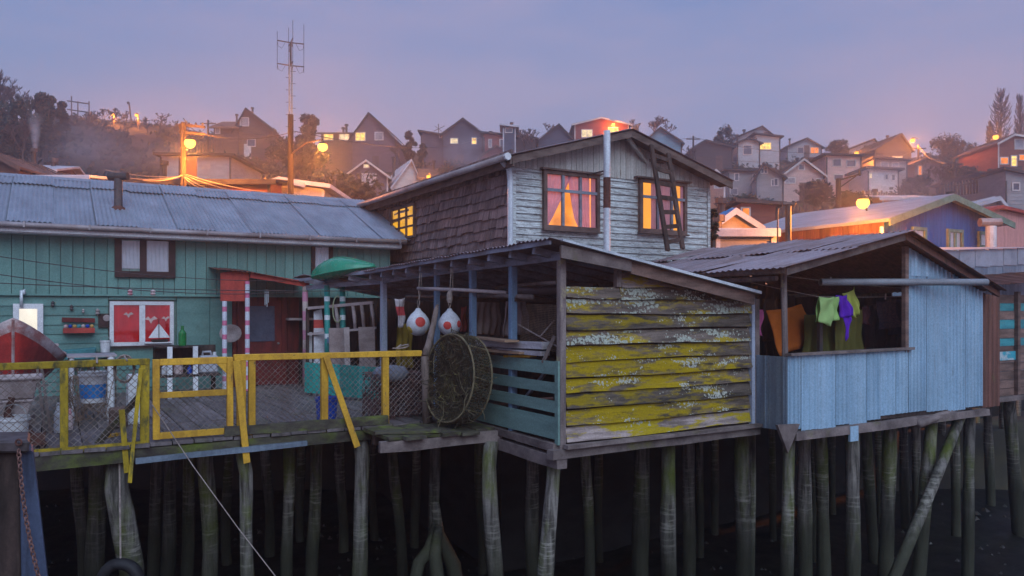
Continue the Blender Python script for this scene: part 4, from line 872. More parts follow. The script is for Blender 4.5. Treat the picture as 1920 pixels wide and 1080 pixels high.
def chainlink(name, parent, u0, u1, z0, z1, v, cell=.085, r=.0042, sag=0):
    m = MB(); L = (z1-z0)
    k = u0 - L
    def seg(a0, b0, a1, b1):
        # clip to [u0,u1]
        if a0 > a1: a0, b0, a1, b1 = a1, b1, a0, b0
        if a1 <= u0 or a0 >= u1: return
        s_ = (b1-b0)/(a1-a0)
        if a0 < u0: b0 += s_*(u0-a0); a0 = u0
        if a1 > u1: b1 -= s_*(a1-u1); a1 = u1
        n_ = max(1, int((a1-a0)/.25)); pts = []
        for q in range(n_+1):
            aa = a0+(a1-a0)*q/n_; bb = b0+(b1-b0)*q/n_
            dv = .022*mnoise.noise(Vector((aa*2.1, bb*2.1, 4))) ; du = .012*mnoise.noise(Vector((aa*3, bb*3, 9)))
            pts.append((aa+du, v+dv, bb + sag*sin((aa-u0)/(u1-u0)*pi)*(-1)))
        m.tube(pts, r, 3, cap=False)
    while k < u1 + L:
        seg(k, z0, k+L, z1); seg(k, z1, k+L, z0); k += cell
    return m.build(name, WIRE, parent)
chainlink('chain_link', fence, UL, U1-.05, .02, FH-.1, VF+.03)
chainlink('chain_link', fence, U1+.05, UG0-.06, .02, FH-.1, VF+.03)
chainlink('chain_link', fence, fu(480), U3-.05, .12, FH-.08, VF+.03)
chainlink('chain_link', fence, U3+.05, U4-.05, .1, FH-.08, VF+.03)
chainlink('chain_link', fence, U4+.05, UR+.02, .1, FH-.09, VF+.03)
gate = thing('yellow_gate', 'yellow framed gate with a middle rail and chain link panels', 'gate', ((UG0+UG1)/2, VF, 0))
g0, g1 = fu(286), fu(437)
for (a, b) in ((g0, g0+.085), (g1-.085, g1)): m = MB(); m.box((a, VF-.035, .03), (b, VF+.035, FH-.02), .004); m.build('stile', YEL, gate, bevel=.005)
for z0, z1 in ((.03, .115), (.565, .645), (FH-.10, FH-.015)): m = MB(); m.box((g0+.087, VF-.032, z0), (g1-.087, VF+.032, z1), .004); m.build('rail', YEL, gate, bevel=.005)
m = MB(); m.prism([(g1-.09, VF-.03, FH-.10), (g1-.22, VF-.03, FH-.10), (g1-.09, VF-.03, FH-.24)], (0, .05, 0)); m.build('corner_block', YEL, gate)
chainlink('chain_link', gate, g0+.09, g1-.09, .65, FH-.1, VF+.01); chainlink('chain_link', gate, g0+.09, g1-.09, .115, .565, VF+.01)

# ---------------------------------------------------------------- green house
VG = 18.0; GE = 3.40
gh = thing('green_house', 'long green boarded house with a grey corrugated roof behind the deck', 'house', (2, VG, -.2))
m = MB(); m.prism([(-3, VG+.06, -.2), (-3, VG+.06, GE), (-3, 21, 4.66), (-3, 24.2, GE), (-3, 24.2, -.2)], (10.15, 0, 0)); m.build('wall_core', GREENB, gh)
u = -3.0
while u < 7.15:
    w = rnd(.195, .225); w = min(w, 7.17-u); m = MB(); dv = rnd(-.004, .004); m.box((u+.004, VG-.035+dv, 2.03), (u+w-.005, VG+.058, GE+.02)); m.build('board', GREENB, gh, bevel=.004); u += w
m = MB(); m.bar((-3, VG-.05, 2.02), (7.17, VG-.05, 2.02), .05, .035); m.build('drip_ledge', GREENB, gh)
for k in range(11):
    z = -.1 + k*.19
    for (a, b, c) in ((-3, .97, 2.01), (.975, 2.28, .9)):
        if z + .19 > c+.1: continue
        m = MB(); m.prism([(a, VG-.028, z), (a, VG+.03, z), (a, VG+.03, z+.2), (a, VG-.006, z+.2)], (b-a, 0, 0)); m.build('lap_board', GREENL, gh)
for (a, b, z0, z1) in ((.985, 2.27, 1.93, 2.0), (2.285, 2.95, -.1, 2.0), (2.96, 3.42, -.1, 2.0)):
    m = MB(); m.box((a, VG-.015, z0), (b, VG+.03, z1)); m.build('panel', GREENL, gh)
# brown-dark wall of the entrance recess
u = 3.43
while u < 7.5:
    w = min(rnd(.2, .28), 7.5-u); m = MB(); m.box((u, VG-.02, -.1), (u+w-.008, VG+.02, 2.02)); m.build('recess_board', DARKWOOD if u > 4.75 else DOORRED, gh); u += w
# corrugated roof
def corr(mb, o, du, dv, waves, amp, nv=2, warp=0, ph=0):
    nu = waves*4
    mb.sheet(o, du, dv, nu, nv, lambda a, b: amp*sin(a*waves*2*pi+ph) + (warp*sin(a*3.1+b*2.3) if warp else 0), .004)
EV = Vector((0, 17.58, 3.40)); RV = Vector((0, 21.0, 4.77)); SL = (RV-EV)
master = None; k = 0
u = -3.05
sheets = {}
while u < 7.3:
    for r, (t0, t1, lift) in enumerate(((0, .80, 0), (.78, 1.0, .034))):
        m = MB(); o = EV + SL*t0; o.x = u; corr(m, o + Vector((0, 0, lift + .022*(k % 2))), (.78, 0, 0), SL*(t1-t0) + Vector((rnd(-.015, .015), 0, rnd(-.006, .006))), 9, .015, nv=3)
        m.build('roof_sheet', ZINC, gh, smooth=False)
    m = MB(); o = Vector((u, 24.5, 3.4)); corr(m, o, (.78, 0, 0), Vector((0, -3.5, 1.37)), 9, .013, nv=1); m.build('roof_sheet', ZINC, gh)
    u += .76; k += 1
m = MB(); m.prism([(-3.1, 20.82, 4.74), (-3.1, 21.0, 4.83), (-3.1, 21.18, 4.74), (-3.1, 21.0, 4.80)], (10.4, 0, 0)); m.build('ridge_cap', ZINC, gh)
m = MB(); m.box((-3.1, 17.56, 3.22), (7.3, 17.60, 3.31)); m.build('fascia', WHITE, gh)
m = MB(); m.box((-3.1, 17.6, 3.20), (7.3, VG-.036, 3.225)); m.build('soffit', WHITE, gh)
m = MB(); m.tube([(-3.1, 17.5, 3.345), (2.1, 17.5, 3.35), (7.4, 17.5, 3.36)], .055, 8); m.build('gutter', GUTTER, gh, smooth=True)
u = -2.7
while u < 7.2: m = MB(); m.box((u, 17.43, 3.30), (u+.03, 17.56, 3.41)); m.build('gutter_bracket', GUTTER, gh); u += 1.1
def window(parent, plane, c0, c1, z0, z1, off, mat, fw=.08, cols=1, rows=1, split=None, back=None, depth=.06, mw=.04, name='window', curt=None, pane=None, glass=True, sashmat=None):
    """plane 'v' faces -y at y=off, 'u' faces -x at x=off"""
    def P(a, z, d): return (a, off-d, z) if plane == 'v' else (off-d, a, z)
    def bx(mb, a0, a1, b0, b1, d0, d1):
        p, q = P(a0, b0, d1), P(a1, b1, d0); mb.box(tuple(min(x, y) for x, y in zip(p, q)), tuple(max(x, y) for x, y in zip(p, q)))
    f = MB(); bx(f, c0-fw, c1+fw, z0-fw, z0, 0, depth); bx(f, c0-fw, c1+fw, z1, z1+fw, 0, depth); bx(f, c0-fw, c0, z0, z1, 0, depth); bx(f, c1, c1+fw, z0, z1, 0, depth)
    w = f.build(name, mat, parent)
    s_ = MB()
    for k in range(1, cols): a = c0+(c1-c0)*(split[k-1] if split else k/cols); bx(s_, a-mw/2, a+mw/2, z0, z1, .002, depth*.85)
    for k in range(1, rows): b = z0+(z1-z0)*k/rows; bx(s_, c0, c1, b-mw/2, b+mw/2, .002, depth*.8)
    if s_.v: s_.build('muntin', sashmat or mat, w)
    if back: b = MB(); bx(b, c0, c1, z0, z1, .001, .004); b.build('lit_room', back, w)
    if glass: g = MB(); bx(g, c0+.002, c1-.002, z0+.002, z1-.002, depth*.55, depth*.6); g.build('pane', pane or GLASS, w)
    if curt:
        for (cm, a0, a1, b0, b1, sh) in curt:
            q = MB(); n_ = 24
            o = Vector(P(a0, b0, .012)); du = Vector(P(a1, b0, .012)) - o; dv = Vector((0, 0, b1-b0))
            q.sheet(o, du, dv, n_, 6, lambda a, b: .009*sin(a*34+sin(b*3)+2*b) , .002)
            if sh: 
                for i_, p in enumerate(q.v):
                    f_ = (p.z-b0)/(b1-b0); p_ = sh(f_); ax = 0 if plane == 'v' else 1
                    rel = (p[ax]-a0)/(a1-a0) if abs(a1-a0) > 1e-6 else 0
                    p[ax] = (a0 + (a1-a0)*p_[0]) + (a1-a0)*(p_[1]-p_[0])*rel
            q.build('curtain', cm, w)
    return w
CURTW = cloth('white_net_curtain', (.58, .62, .72), .2); CURTR = cloth('red_curtain', (.62, .02, .035), .5); CURTP = cloth('lilac_pink_curtain', (.80, .56, .72), .58); CURTO = cloth('rose_curtain', (.66, .40, .50), .5)
def gu(px): return at_v(px, HY, VG-.04).x
def gz(px, py): return at_v(px, py, VG-.04).z
a0, a1 = gu(228), gu(316)
window(gh, 'v', a0, a1, gz(270, 509), gz(270, 451), VG-.04, MAROON, fw=.13, cols=2, split=(.45,), mw=.13, curt=((CURTW, a0, a0+(a1-a0)*.42, gz(270, 504), gz(270, 453), None), (CURTW, a0+(a1-a0)*.52, a1, gz(270, 510), gz(270, 451), None)))
a0, a1 = gu(590), gu(616)
window(gh, 'v', a0, a1, gz(605, 512), gz(605, 458), VG-.04, MAROON, fw=.09, curt=((CURTW, a0, a1, gz(605, 511), gz(605, 459), None),))
# red curtained window with white frame
a0, a1 = gu(213), gu(318); z0, z1 = gz(265, 641), gz(265, 572)
LITR = emit('red_lamp_light', (1, .10, .07), .75, .5, (1.5, 1.5, 1.2))
w = window(gh, 'v', a0, a1, z0, z1, VG-.034, WHITE, fw=.075, cols=2, split=(.5,), mw=.11, back=LITR, curt=((CURTR, a0, a1, z0, z1, None),), depth=.07)
# paper ornaments on the glass
def flat(poly, v, th, mat, name, parent): m = MB(); m.prism([(x, v, z) for x, z in poly], (0, -th, 0)); return m.build(name, mat, parent)
PAPER = mk('cream_paper', (.55, .40, .38), (.45, .3, .3), (3, 3, 3), bump=0)
for px, py, s_ in ((241, 590, .10), (283, 599, .13), (311, 597, .09)):
    c, z = at_v(px, py, VG-.085).x, at_v(px, py, VG-.085).z
    flat([(c-s_, z), (c-s_*.4, z+s_*.5), (c-.01, z+.01), (c+s_*.5, z+s_*.55), (c+s_, z+s_*.1), (c+s_*.3, z-s_*.1), (c, z-s_*.7), (c-s_*.3, z-s_*.1)], VG-.085, .008, PAPER, 'paper_ornament', w)
# ladder-framed pale window behind the boat
a0, a1 = gu(36), gu(70)
LITWHITE = emit('bright_white_room', (1, .93, .80), .72, .12, (3, 3, 1.5))
window(gh, 'v', a0, a1, gz(52, 690), gz(52, 579), VG-.034, WHITE, fw=.10, back=LITWHITE, depth=.07)
# flue on the roof
fl = thing('roof_flue', 'rusty stove flue with a T shaped cap on the corrugated roof', 'chimney', (1.217, 18.88, 3.90))
m = MB(); m.tube([(1.217, 18.88, 3.86), (1.217, 18.88, 4.58)], .085, 12); m.build('pipe', DARKM, fl, smooth=False)
m = MB(); c = Vector((1.217, 18.88, 4.63)); a = Vector((ca, -sa, 0)); m.tube([c - a*.21, c + a*.21], .085, 12); m.build('cap', DARKM, fl)
m = MB(); m.lathe([(.17, -.06), (.13, .02), (.09, .05)], (1.217, 18.88, 3.93), 12); m.build('flashing', RUST, fl)
# red entrance canopy
cn_ = thing('entrance_canopy', 'red boarded canopy on striped posts over the house entrance', 'canopy', (3.3, 17, 0))
m = MB(); m.prism([(3.0, 16.98, 1.90), (3.58, 16.98, 1.90), (3.58, 16.98, 2.50), (3.3, 16.98, 2.54), (3.0, 16.98, 2.49)], (0, .03, 0)); m.build('front_board', REDB, cn_)
for uu in (3.07, 3.53):
    m = MB(); m.tube([(uu, 16.92, 0), (uu, 16.92, 1.9 if uu < 3.3 else 2.32)], .048, 10); m.build('post', PINKBAND, cn_)
m = MB(); m.bar((3.6, 16.96, 2.46), (4.85, 16.92, 2.27), .04, .12, j=.006, seg=3); m.build('side_beam', REDB, cn_)
m = MB(); m.sheet((2.92, 16.85, 2.55), (1.98, 0, -.22), (0, 1.12, .10), 40, 2, lambda a, b: .012*sin(a*120) + .03*sin(a*5), .004); m.build('roof_sheet', RUST, cn_)
dr = thing('entrance_door', 'dark red panelled door under the canopy', 'door', (4.1, 17.97, 0))
m = MB(); m.box((3.62, VG-.07, .02), (4.5, VG-.03, 1.93)); m.build('leaf', DOORRED, dr)
for z0, z1 in ((.15, .75), (1.0, 1.8)):
    m = MB(); m.box((3.78, VG-.085, z0), (4.34, VG-.07, z1)); m.build('panel', DARKP if z0 > .5 else DOORRED, dr)
for a, b in ((3.52, 3.62), (4.5, 4.6)): m = MB(); m.box((a, VG-.1, 0), (b, VG-.02, 2.0)); m.build('jamb', DOORRED, dr)
m = MB(); m.tube([(4.42, VG-.12, .95), (4.42, VG-.07, .95)], .025, 8); m.build('handle', STEEL, dr)

# ---------------------------------------------------------------- grey gabled house
UH0, UH1, VH = 7.6, 12.8, 12.8; EZ = 4.66; UP, ZP = 10.2, 5.40
gr = thing('grey_gabled_house', 'old gabled house with peeling white front boards and shingled side wall', 'house', (10.2, VH, 0))
m = MB(); m.prism([(UH0+.04, VH+.03, 0), (UH1-.03, VH+.03, 0), (UH1-.03, VH+.03, EZ), (UP, VH+.03, ZP-.02), (UH0+.04, VH+.03, EZ)], (0, 11.3, 0)); m.build('wall_core', DARKWOOD, gr)
z = 2.1
while z < 4.48:
    h = .136; m = MB(); m.prism([(UH0+.02, VH-.033, z), (UH0+.02, VH+.028, z), (UH0+.02, VH+.028, z+h+.004), (UH0+.02, VH-.002, z+h+.004)], (UH1-UH0-.03, 0, 0)); m.build('siding_board', PEEL, gr); z += h
def rz_(u_): return ZP - (ZP-EZ)*abs(u_-UP)/(UH1-UP) - .03
u = UH0
while u < UH1-.02:
    w = min(rnd(.125, .15), UH1-u); a, b = u+.004, u+w-.006
    top = [(b, VH-.045, rz_(b)), (a, VH-.045, rz_(a))]
    if a < UP < b: top = [(b, VH-.045, rz_(b)), (UP, VH-.045, rz_(UP)), (a, VH-.045, rz_(a))]
    zb = 4.47+rnd(-.006, .006); m = MB(); m.prism([(a, VH-.045, zb), (b, VH-.045, zb)] + top, (0, .07, 0)); m.build('gable_board', GABLEB, gr); u += w
m = MB(); m.box((UH0-.03, VH-.05, 2.1), (UH0+.06, VH-.03, 4.46)); m.build('corner_board', PEEL, gr)
m = MB(); m.box((UH1-.08, VH-.05, 2.1), (UH1+.0, VH-.03, 4.46)); m.build('corner_board', PEEL, gr)
# shingles on the side wall
zr_ = 2.32; row = 0; shn = 0; rest = MB()
while zr_ < 4.62:
    v = VH + (0 if row % 2 else -.16)
    while v < 21.9:
        w = rnd(.17, .33); a, b = max(v, VH+.01), min(v+w, 22.0)
        if b - a > .05:
            m = MB() if a < 18.4 else rest; dz = rnd(-.024, .02); t_ = rnd(.03, .06)
            m.add([(UH0-t_-.01, a+.004, zr_+dz), (UH0-t_-.01, b-.004, zr_+dz+rnd(-.015, .015)), (UH0+.035, b-.004, zr_), (UH0+.035, a+.004, zr_),
                   (UH0-.006, a+.004, zr_+.245), (UH0-.006, b-.004, zr_+.245), (UH0+.035, b-.004, zr_+.245), (UH0+.035, a+.004, zr_+.245)],
                  [(0, 1, 2, 3), (7, 6, 5, 4), (0, 4, 5, 1), (1, 5, 6, 2), (2, 6, 7, 3), (3, 7, 4, 0)])
            if m is not rest: m.build('shingle', SHINGLE, gr)
        v += w
    zr_ += .205; row += 1
o = rest.build('shingle_field', SHINGLE, gr); o['kind'] = 'stuff'
# roof: sheets on both slopes, rake boards, eave gutter, downpipe, brace
SLW = Vector((UP-7.28, 0, ZP+.03-4.60)); v = 12.32
while v < 24.2:
    for sg in (0, 1):
        m = MB()
        if sg == 0: m.sheet((7.28, v+.84, 4.60), (0, -.84, 0), SLW, 32, 2, lambda a, b: .014*sin(a*8*2*pi), .004)
        else: m.sheet((13.12, v, 4.60), (0, .84, 0), Vector((-SLW.x, 0, SLW.z)), 32, 2, lambda a, b: .014*sin(a*8*2*pi), .004)
        m.build('roof_sheet', ZINCOLD, gr)
    v += .80
for (a, b) in (((7.3, 4.52), (UP, ZP-.06)), ((13.1, 4.52), (UP, ZP-.06))):
    m = MB(); m.prism([(a[0], 12.36, a[1]-.09), (b[0], 12.36, b[1]-.08), (b[0], 12.36, b[1]+.06), (a[0], 12.36, a[1]+.055)], (0, .04, 0)); m.build('barge_board', BARGE, gr)
    m = MB(); m.prism([(a[0], 12.40, a[1]-.01), (b[0], 12.40, b[1]), (b[0], 12.40, b[1]+.04), (a[0], 12.40, a[1]+.03)], (0, .36, 0)); m.build('soffit_board', BARGE, gr)
m = MB(); m.bar((10.15, 12.45, 5.28), (10.9, 12.75, 4.88), .05, .07); m.build('knee_brace', GABLEB, gr)
m = MB(); m.bar((10.85, 12.55, 4.88), (11.4, 12.72, 4.92), .05, .06); m.build('knee_brace', BARGE, gr)
m = MB(); m.tube([(7.22, 12.34, 4.56), (7.22, 17, 4.57), (7.22, 23.5, 4.58)], .065, 8); m.build('gutter', GUTTER, gr, smooth=True)
m = MB(); m.tube([(7.22, 12.30, 4.56), (7.22, 12.36, 4.56)], .072, 8); m.build('gutter_end', WHITE, gr)
m = MB(); m.bar((7.36, 12.34, 4.47), (7.36, 23.5, 4.47), .03, .16); m.build('eave_fascia', BARGE, gr)
m = MB(); m.tube([(7.28, 12.62, 4.52), (7.45, 12.66, 4.40), (7.50, 12.70, 4.2), (7.50, 12.70, 2.5)], .055, 8); m.build('downpipe', PIPEW, gr)
# windows of the grey house
def hu(px): return at_v(px, HY, VH-.05).x
def hz(px, py): return at_v(px, py, VH-.05).z
LITA = emit('warm_room_orange', (1, .31, .05), .92, .35, (2.2, 2.2, 1.6))
LITB = emit('warm_room_amber', (1, .37, .02), .78, .12, (1.5, 1.5, 1.2))
a0, a1, z0, z1 = hu(1023), hu(1116), hz(1070, 425), hz(1070, 331)
wd = a1-a0
def drape_l(f): return (0.0, .05 + .42*(max(0, f)**1.6))
def drape_r(f): return (.95 - .45*(max(0, f)**1.9), 1.0)
zt = z0 + (z1-z0)*.69
w = window(gr, 'v', a0, a1, z0, z1, VH-.046, BROWNFR, fw=.075, cols=3, split=(.32, .67), mw=.055, back=LITA, sashmat=GREYSASH, depth=.075,
    curt=((CURTP, a0, a0+wd*.56, z0, z1, lambda f: (0, .08 + .82*max(0, min(1, f))**.9)), (CURTP, a0+wd*.40, a1-wd*.12, z0, z1, lambda f: (.50 - .44*max(0, min(1, f))**.55, 1.0)), (CURTP, a0+wd*.90, a1, z0, z1, None)))
m = MB(); m.box((a0, VH-.12, zt-.03), (a1, VH-.105, zt+.03)); m.build('transom', GREYSASH, w)
m = MB(); m.box((a0-.1, VH-.16, z0-.11), (a1+.1, VH-.05, z0-.076)); m.build('sill', BROWNFR, w)
m = MB(); m.box((a0-.14, VH-.17, z1+.076), (a1+.12, VH-.05, z1+.11)); m.build('drip_cap', BROWNFR, w)
a0, a1, z0, z1 = hu(1202), hu(1280), hz(1240, 431), hz(1240, 346); wd = a1-a0
w = window(gr, 'v', a0, a1, z0, z1, VH-.046, BROWNFR, fw=.075, cols=3, split=(.36, .70), mw=.055, back=LITB, sashmat=GREYSASH, depth=.075,
    curt=((CURTO, a0+wd*.22, a0+wd*.74, z0, z1, None), (CURTP, a0+wd*.93, a1, z0, z1, None)))
zt = z0 + (z1-z0)*.69
m = MB(); m.box((a0, VH-.12, zt-.03), (a1, VH-.105, zt+.03)); m.build('transom', GREYSASH, w)
m = MB(); m.box((a0-.1, VH-.16, z0-.11), (a1+.1, VH-.05, z0-.076)); m.build('sill', BROWNFR, w)
m = MB(); m.box((a0-.2, VH-.18, z1+.076), (a1+.16, VH-.05, z1+.11)); m.build('drip_cap', BROWNFR, w)
LITG = emit('golden_room', (1, .47, .02), .80, .22, (2, 2, 2))
v1, v0 = at_u(737, HY, UH0-.05).y, at_u(778, HY, UH0-.05).y
zt, zb = at_u(757, 391, UH0-.05).z, at_u(757, 445, UH0-.05).z
window(gr, 'u', v0, v1, zb, zt, UH0-.05, BROWNFR, fw=.06, cols=3, rows=3, mw=.045, back=LITG, depth=.06)
# flue pipe in front of the gable
fp = thing('stove_flue', 'tall pale metal stove flue with a dark patched section beside the gable', 'chimney', (10.0, 12.1, 2.0))
fx = at_v(1138, HY, 12.05).x
for (ya, yb_, mt) in ((245, 333, PIPEW), (333, 390, RUST), (390, 500, PIPEW)):
    za, zb_ = at_v(1138, yb_, 12.05).z, at_v(1138, ya, 12.05).z
    m = MB(); m.tube([(fx, 12.05, za), (fx, 12.05, zb_)], .068 if mt is PIPEW else .072, 12); m.build('pipe_section', mt, fp, smooth=False)
m = MB(); m.bar((fx, 12.05, 4.45), (fx, 12.75, 4.45), .03, .03); m.build('stay', DARKM, fp)
# ladder leaning on the rake
ld = thing('wooden_ladder', 'dark wooden ladder leaning against the gable roof edge', 'ladder', at_v(1262, 468, 11.4))
la0, la1 = at_v(1252, 470, 11.5), at_v(1221, 272, 12.25); lb0, lb1 = at_v(1280, 466, 11.5), at_v(1253, 288, 12.25)
for a, b in ((la0, la1), (lb0, lb1)): m = MB(); m.bar(a, b, .095, .05, up=(0, 1, 0), seg=3, wob=.004); m.build('stile', DARKWOOD, ld)
for f in (.08, .22, .36, .50, .64, .78, .91): m = MB(); a, b = la0.lerp(la1, f-.005), lb0.lerp(lb1, f+.01); m.bar(a, b, .04, .085); m.build('rung', DARKWOOD, ld)
leafy('dark clump of hanging creeper at the grey house corner', 1336, 455, 392, 24, d=17.6, seed=77, n=900, leaf=.06, name='creeper', group=None, cat='creeper'); random.seed(12)

# ---------------------------------------------------------------- fishing shed with mossy boards, and its long porch
US, VS = 5.80, 8.50
sh = thing('fishing_shed', 'open fishing shed with yellow mossy front boards and a long porch', 'shed', (7, VS, -.2))
UE = 9.38
def wavy_board(a, b, z0, z1, v, mat, name='mossy_board', zt=None):
    n_ = 10; vs = []; ph = rnd(0, 9); n2 = n_+1
    for k in range(n2):
        t_ = k/n_; x = a+(b-a)*t_; w0 = .011*sin(t_*5+ph) + rnd(-.006, .006); w1 = rnd(-.004, .004); hi = z1+w1
        if zt: hi = min(hi, zt(x))
        out_ = .012*sin(t_*4+ph*2)
        vs += [(x, v-.055-out_*.8, z0+w0), (x, v-.01, z0+w0), (x, v+.02, hi), (x, v-.004, hi)]
    fs = []
    for k in range(n_):
        for q in range(4): fs.append((k*4+q, k*4+4+q, k*4+4+(q+1) % 4, k*4+(q+1) % 4))
    fs.append((0, 1, 2, 3)); fs.append((n_*4+3, n_*4+2, n_*4+1, n_*4))
    m = MB(); m.add(vs, fs); return m.build(name, mat, sh)
def rake(u_): return 2.58 - .168*(u_-5.6)
mats = [MOSSPALE, MOSS, MOSSDARK, MOSS, MOSS, MOSS, MOSSGREY, MOSSDARK, MOSSGREY, MOSSGREY, MOSSPALE]
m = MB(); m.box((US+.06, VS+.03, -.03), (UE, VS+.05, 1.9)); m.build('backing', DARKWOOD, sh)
z = -.03
for k in range(9):
    h = .212 + rnd(-.008, .008); wavy_board(US+.06, UE - rnd(0, .05), z+rnd(0, .006), z+h-.014+rnd(-.006, .006), VS+rnd(-.012, .006), mats[k] if k else MOSSPALE); z += h
ui = at_v(1158, HY, VS).x
wavy_board(US+.06, ui+.02, z, z+.155, VS, MOSSGREY)
for k in range(4):
    zz0 = z + .18*k - .02; ue = min(UE, 5.6 + (2.58-.06-zz0-.02)/.168)
    if ue > ui+.2: wavy_board(ui+.05 if k else ui+.03, ue, zz0, zz0+.19, VS-.002*k, MOSSGREY if k == 0 else MOSSPALE, zt=lambda x: rake(x)-.10)
m = MB(); m.box((US-.045, VS-.06, -.12), (US+.05, VS+.04, 2.42), .005); m.build('corner_post', LICHPOST, sh, bevel=.006)
m = MB(); m.box((ui-.05, VS-.05, z+.16), (ui+.03, VS+.03, rake(ui)-.1), .004); m.build('post', LICHPOST, sh)
m = MB(); m.box((UE-.02, VS-.06, -.1), (UE+.05, VS+.02, 1.92), .008); m.build('corner_post', PALEPOST, sh)
m = MB(); m.box((UE+.06, VS-.055, -.1), (UE+.16, VS+.04, 1.90), .008); m.build('corner_post', OLDWOOD, sh)
# slats of the side wall
for (z0, z1, off) in ((.86, 1.04, 0), (.61, .76, .004), (.36, .515, -.003), (.0, .30, .003)):
    m = MB(); m.bar((US-.055+off, VS-.03, (z0+z1)/2), (US-.055+off, 11.25, (z0+z1)/2 + rnd(-.01, .01)), .03, z1-z0, j=.004, seg=4); m.build('slat', TEALS, sh)
m = MB(); m.box((US-.075, VS-.045, -.06), (US-.035, VS+.03, 1.05)); m.build('slat_end', TEALS, sh)
for v, mt, w in ((9.75, BLUEPOST, .10), (11.0, BLUEPOST, .10), (12.35, BLUEPOST, .09), (14.9, PALEPOST, .12)):
    m = MB(); m.box((US-w/2, v-w/2, -.05), (US+w/2, v+w/2, 2.36), .006); m.build('post', mt, sh, bevel=.006)
m = MB(); m.bar((US-.01, VS-.05, 2.44), (US-.01, 12.4, 2.38), .07, .105, j=.006, seg=5); m.build('beam', BLUEPEEL, sh)
m = MB(); m.bar((US-.01, 12.42, 2.37), (US-.01, 14.95, 2.31), .07, .105, j=.006, seg=4); m.build('beam', BLUEPEEL, sh)
m = MB(); m.bar((US-.01, 14.97, 2.30), (4.75, 17.0, 2.20), .07, .10, j=.006, seg=4); m.build('beam', BLUEPEEL, sh)
v = 8.7
while v < 17:
    m = MB(); zz1 = 2.56 - (v-8.5)*.02; uL = US-.30 if v < 15 else US-.30-(v-15)*.45
    m.bar((uL, v, zz1-.035), (7.5 if v > 12.5 else UE, v, zz1-.035-.168*((7.5 if v > 12.5 else UE)-uL)), .06, .10); m.build('rafter', BLUEPEEL, sh); v += .62
m = MB(); m.bar((US-.33, 8.25, 2.60), (US-.33, 12.6, 2.53), .03, .07, j=.005, seg=6, wob=.01); m.build('eave_board', BLUEPEEL, sh)
m = MB(); m.bar((US-.33, 12.62, 2.53), (US-.33, 15.0, 2.48), .03, .07, j=.005, seg=4, wob=.01); m.build('eave_board', BLUEPEEL, sh)
m = MB(); m.bar((US-.33, 15.02, 2.48), (4.55, 17.1, 2.36), .03, .07, j=.005, seg=4, wob=.01); m.build('eave_board', BLUEPEEL, sh)
v = 8.18
while v < 17.4:
    vv = v; zz1 = 2.64 - (v-8.5)*.02; uL = US-.38 if v < 15 else US-.38-(v-15)*.42; uR = 7.52 if v > 12.3 else 9.22
    m = MB(); m.sheet((uL, v, zz1), (0, .84, -.016), (uR-uL, 0, -.168*(uR-uL)), 32, 2, lambda a, b: -.014*sin(a*8*2*pi+.4) + .008*sin(vv*7+a*4), -.004); m.build('roof_sheet', ZINCOLD, sh); v += .78
m = MB(); m.prism([(5.62, 8.22, 2.40), (ui+.02, 8.22, rake(ui)-.135), (ui+.02, 8.22, rake(ui)+.015), (5.62, 8.22, 2.565)], (0, .04, 0)); m.build('rake_board', OLDWOOD, sh)
m = MB(); m.prism([(ui+.03, 8.24, rake(ui)-.16), (9.20, 8.24, rake(9.20)-.17), (9.20, 8.24, rake(9.20)-.01), (ui+.03, 8.24, rake(ui)+.0)], (0, .04, 0)); m.build('rake_board', BROWNP, sh)
m = MB(); m.prism([(5.6, 8.15, rake(5.6)+.03), (9.25, 8.15, rake(9.25)+.0), (9.25, 8.15, rake(9.25)+.045), (5.6, 8.15, rake(5.6)+.06)], (0, .10, 0)); m.build('metal_flashing', PIPEW, sh)
m = MB(); m.box((US, VS, -.10), (UE, 12.7, -.04)); m.build('floor', DARKWOOD, sh)
m = MB(); m.box((US, 12.7, -.10), (7.55, 17.9, -.05)); m.build('floor', DARKWOOD, sh)
m = MB(); m.bar((US-.2, VS-.05, -.17), (UE+.1, VS-.05, -.16), .14, .12, j=.008, seg=5); m.build('front_sill_beam', OLDWOOD, sh)
m = MB(); m.bar((US-.02, VS-.14, -.075), (UE+.1, VS-.14, -.07), .1, .05, j=.006, seg=5); m.build('sill_strip', OLDWOOD, sh)
m = MB(); m.bar((US-.05, VS-.1, -.28), (US-.05, 10.9, -.27), .16, .16, j=.008, seg=4); m.build('side_sill_beam', OLDWOOD, sh)
m = MB(); m.bar((US-.06, VS, -.10), (US-.06, 11.2, -.08), .12, .1, j=.006, seg=4); m.build('side_sill_beam', OLDWOOD, sh)
for v in (9.6, 10.8, 12): m = MB(); m.bar((US, v, -.17), (UE, v, -.17), .1, .12); m.build('joist', DARKWOOD, sh)
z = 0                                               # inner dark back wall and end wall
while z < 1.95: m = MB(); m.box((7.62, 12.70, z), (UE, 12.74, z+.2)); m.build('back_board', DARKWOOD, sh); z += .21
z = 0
while z < 1.8: m = MB(); m.box((UE-.03, VS+.06, z), (UE, 12.6, z+.2)); m.build('end_board', DARKWOOD, sh); z += .21

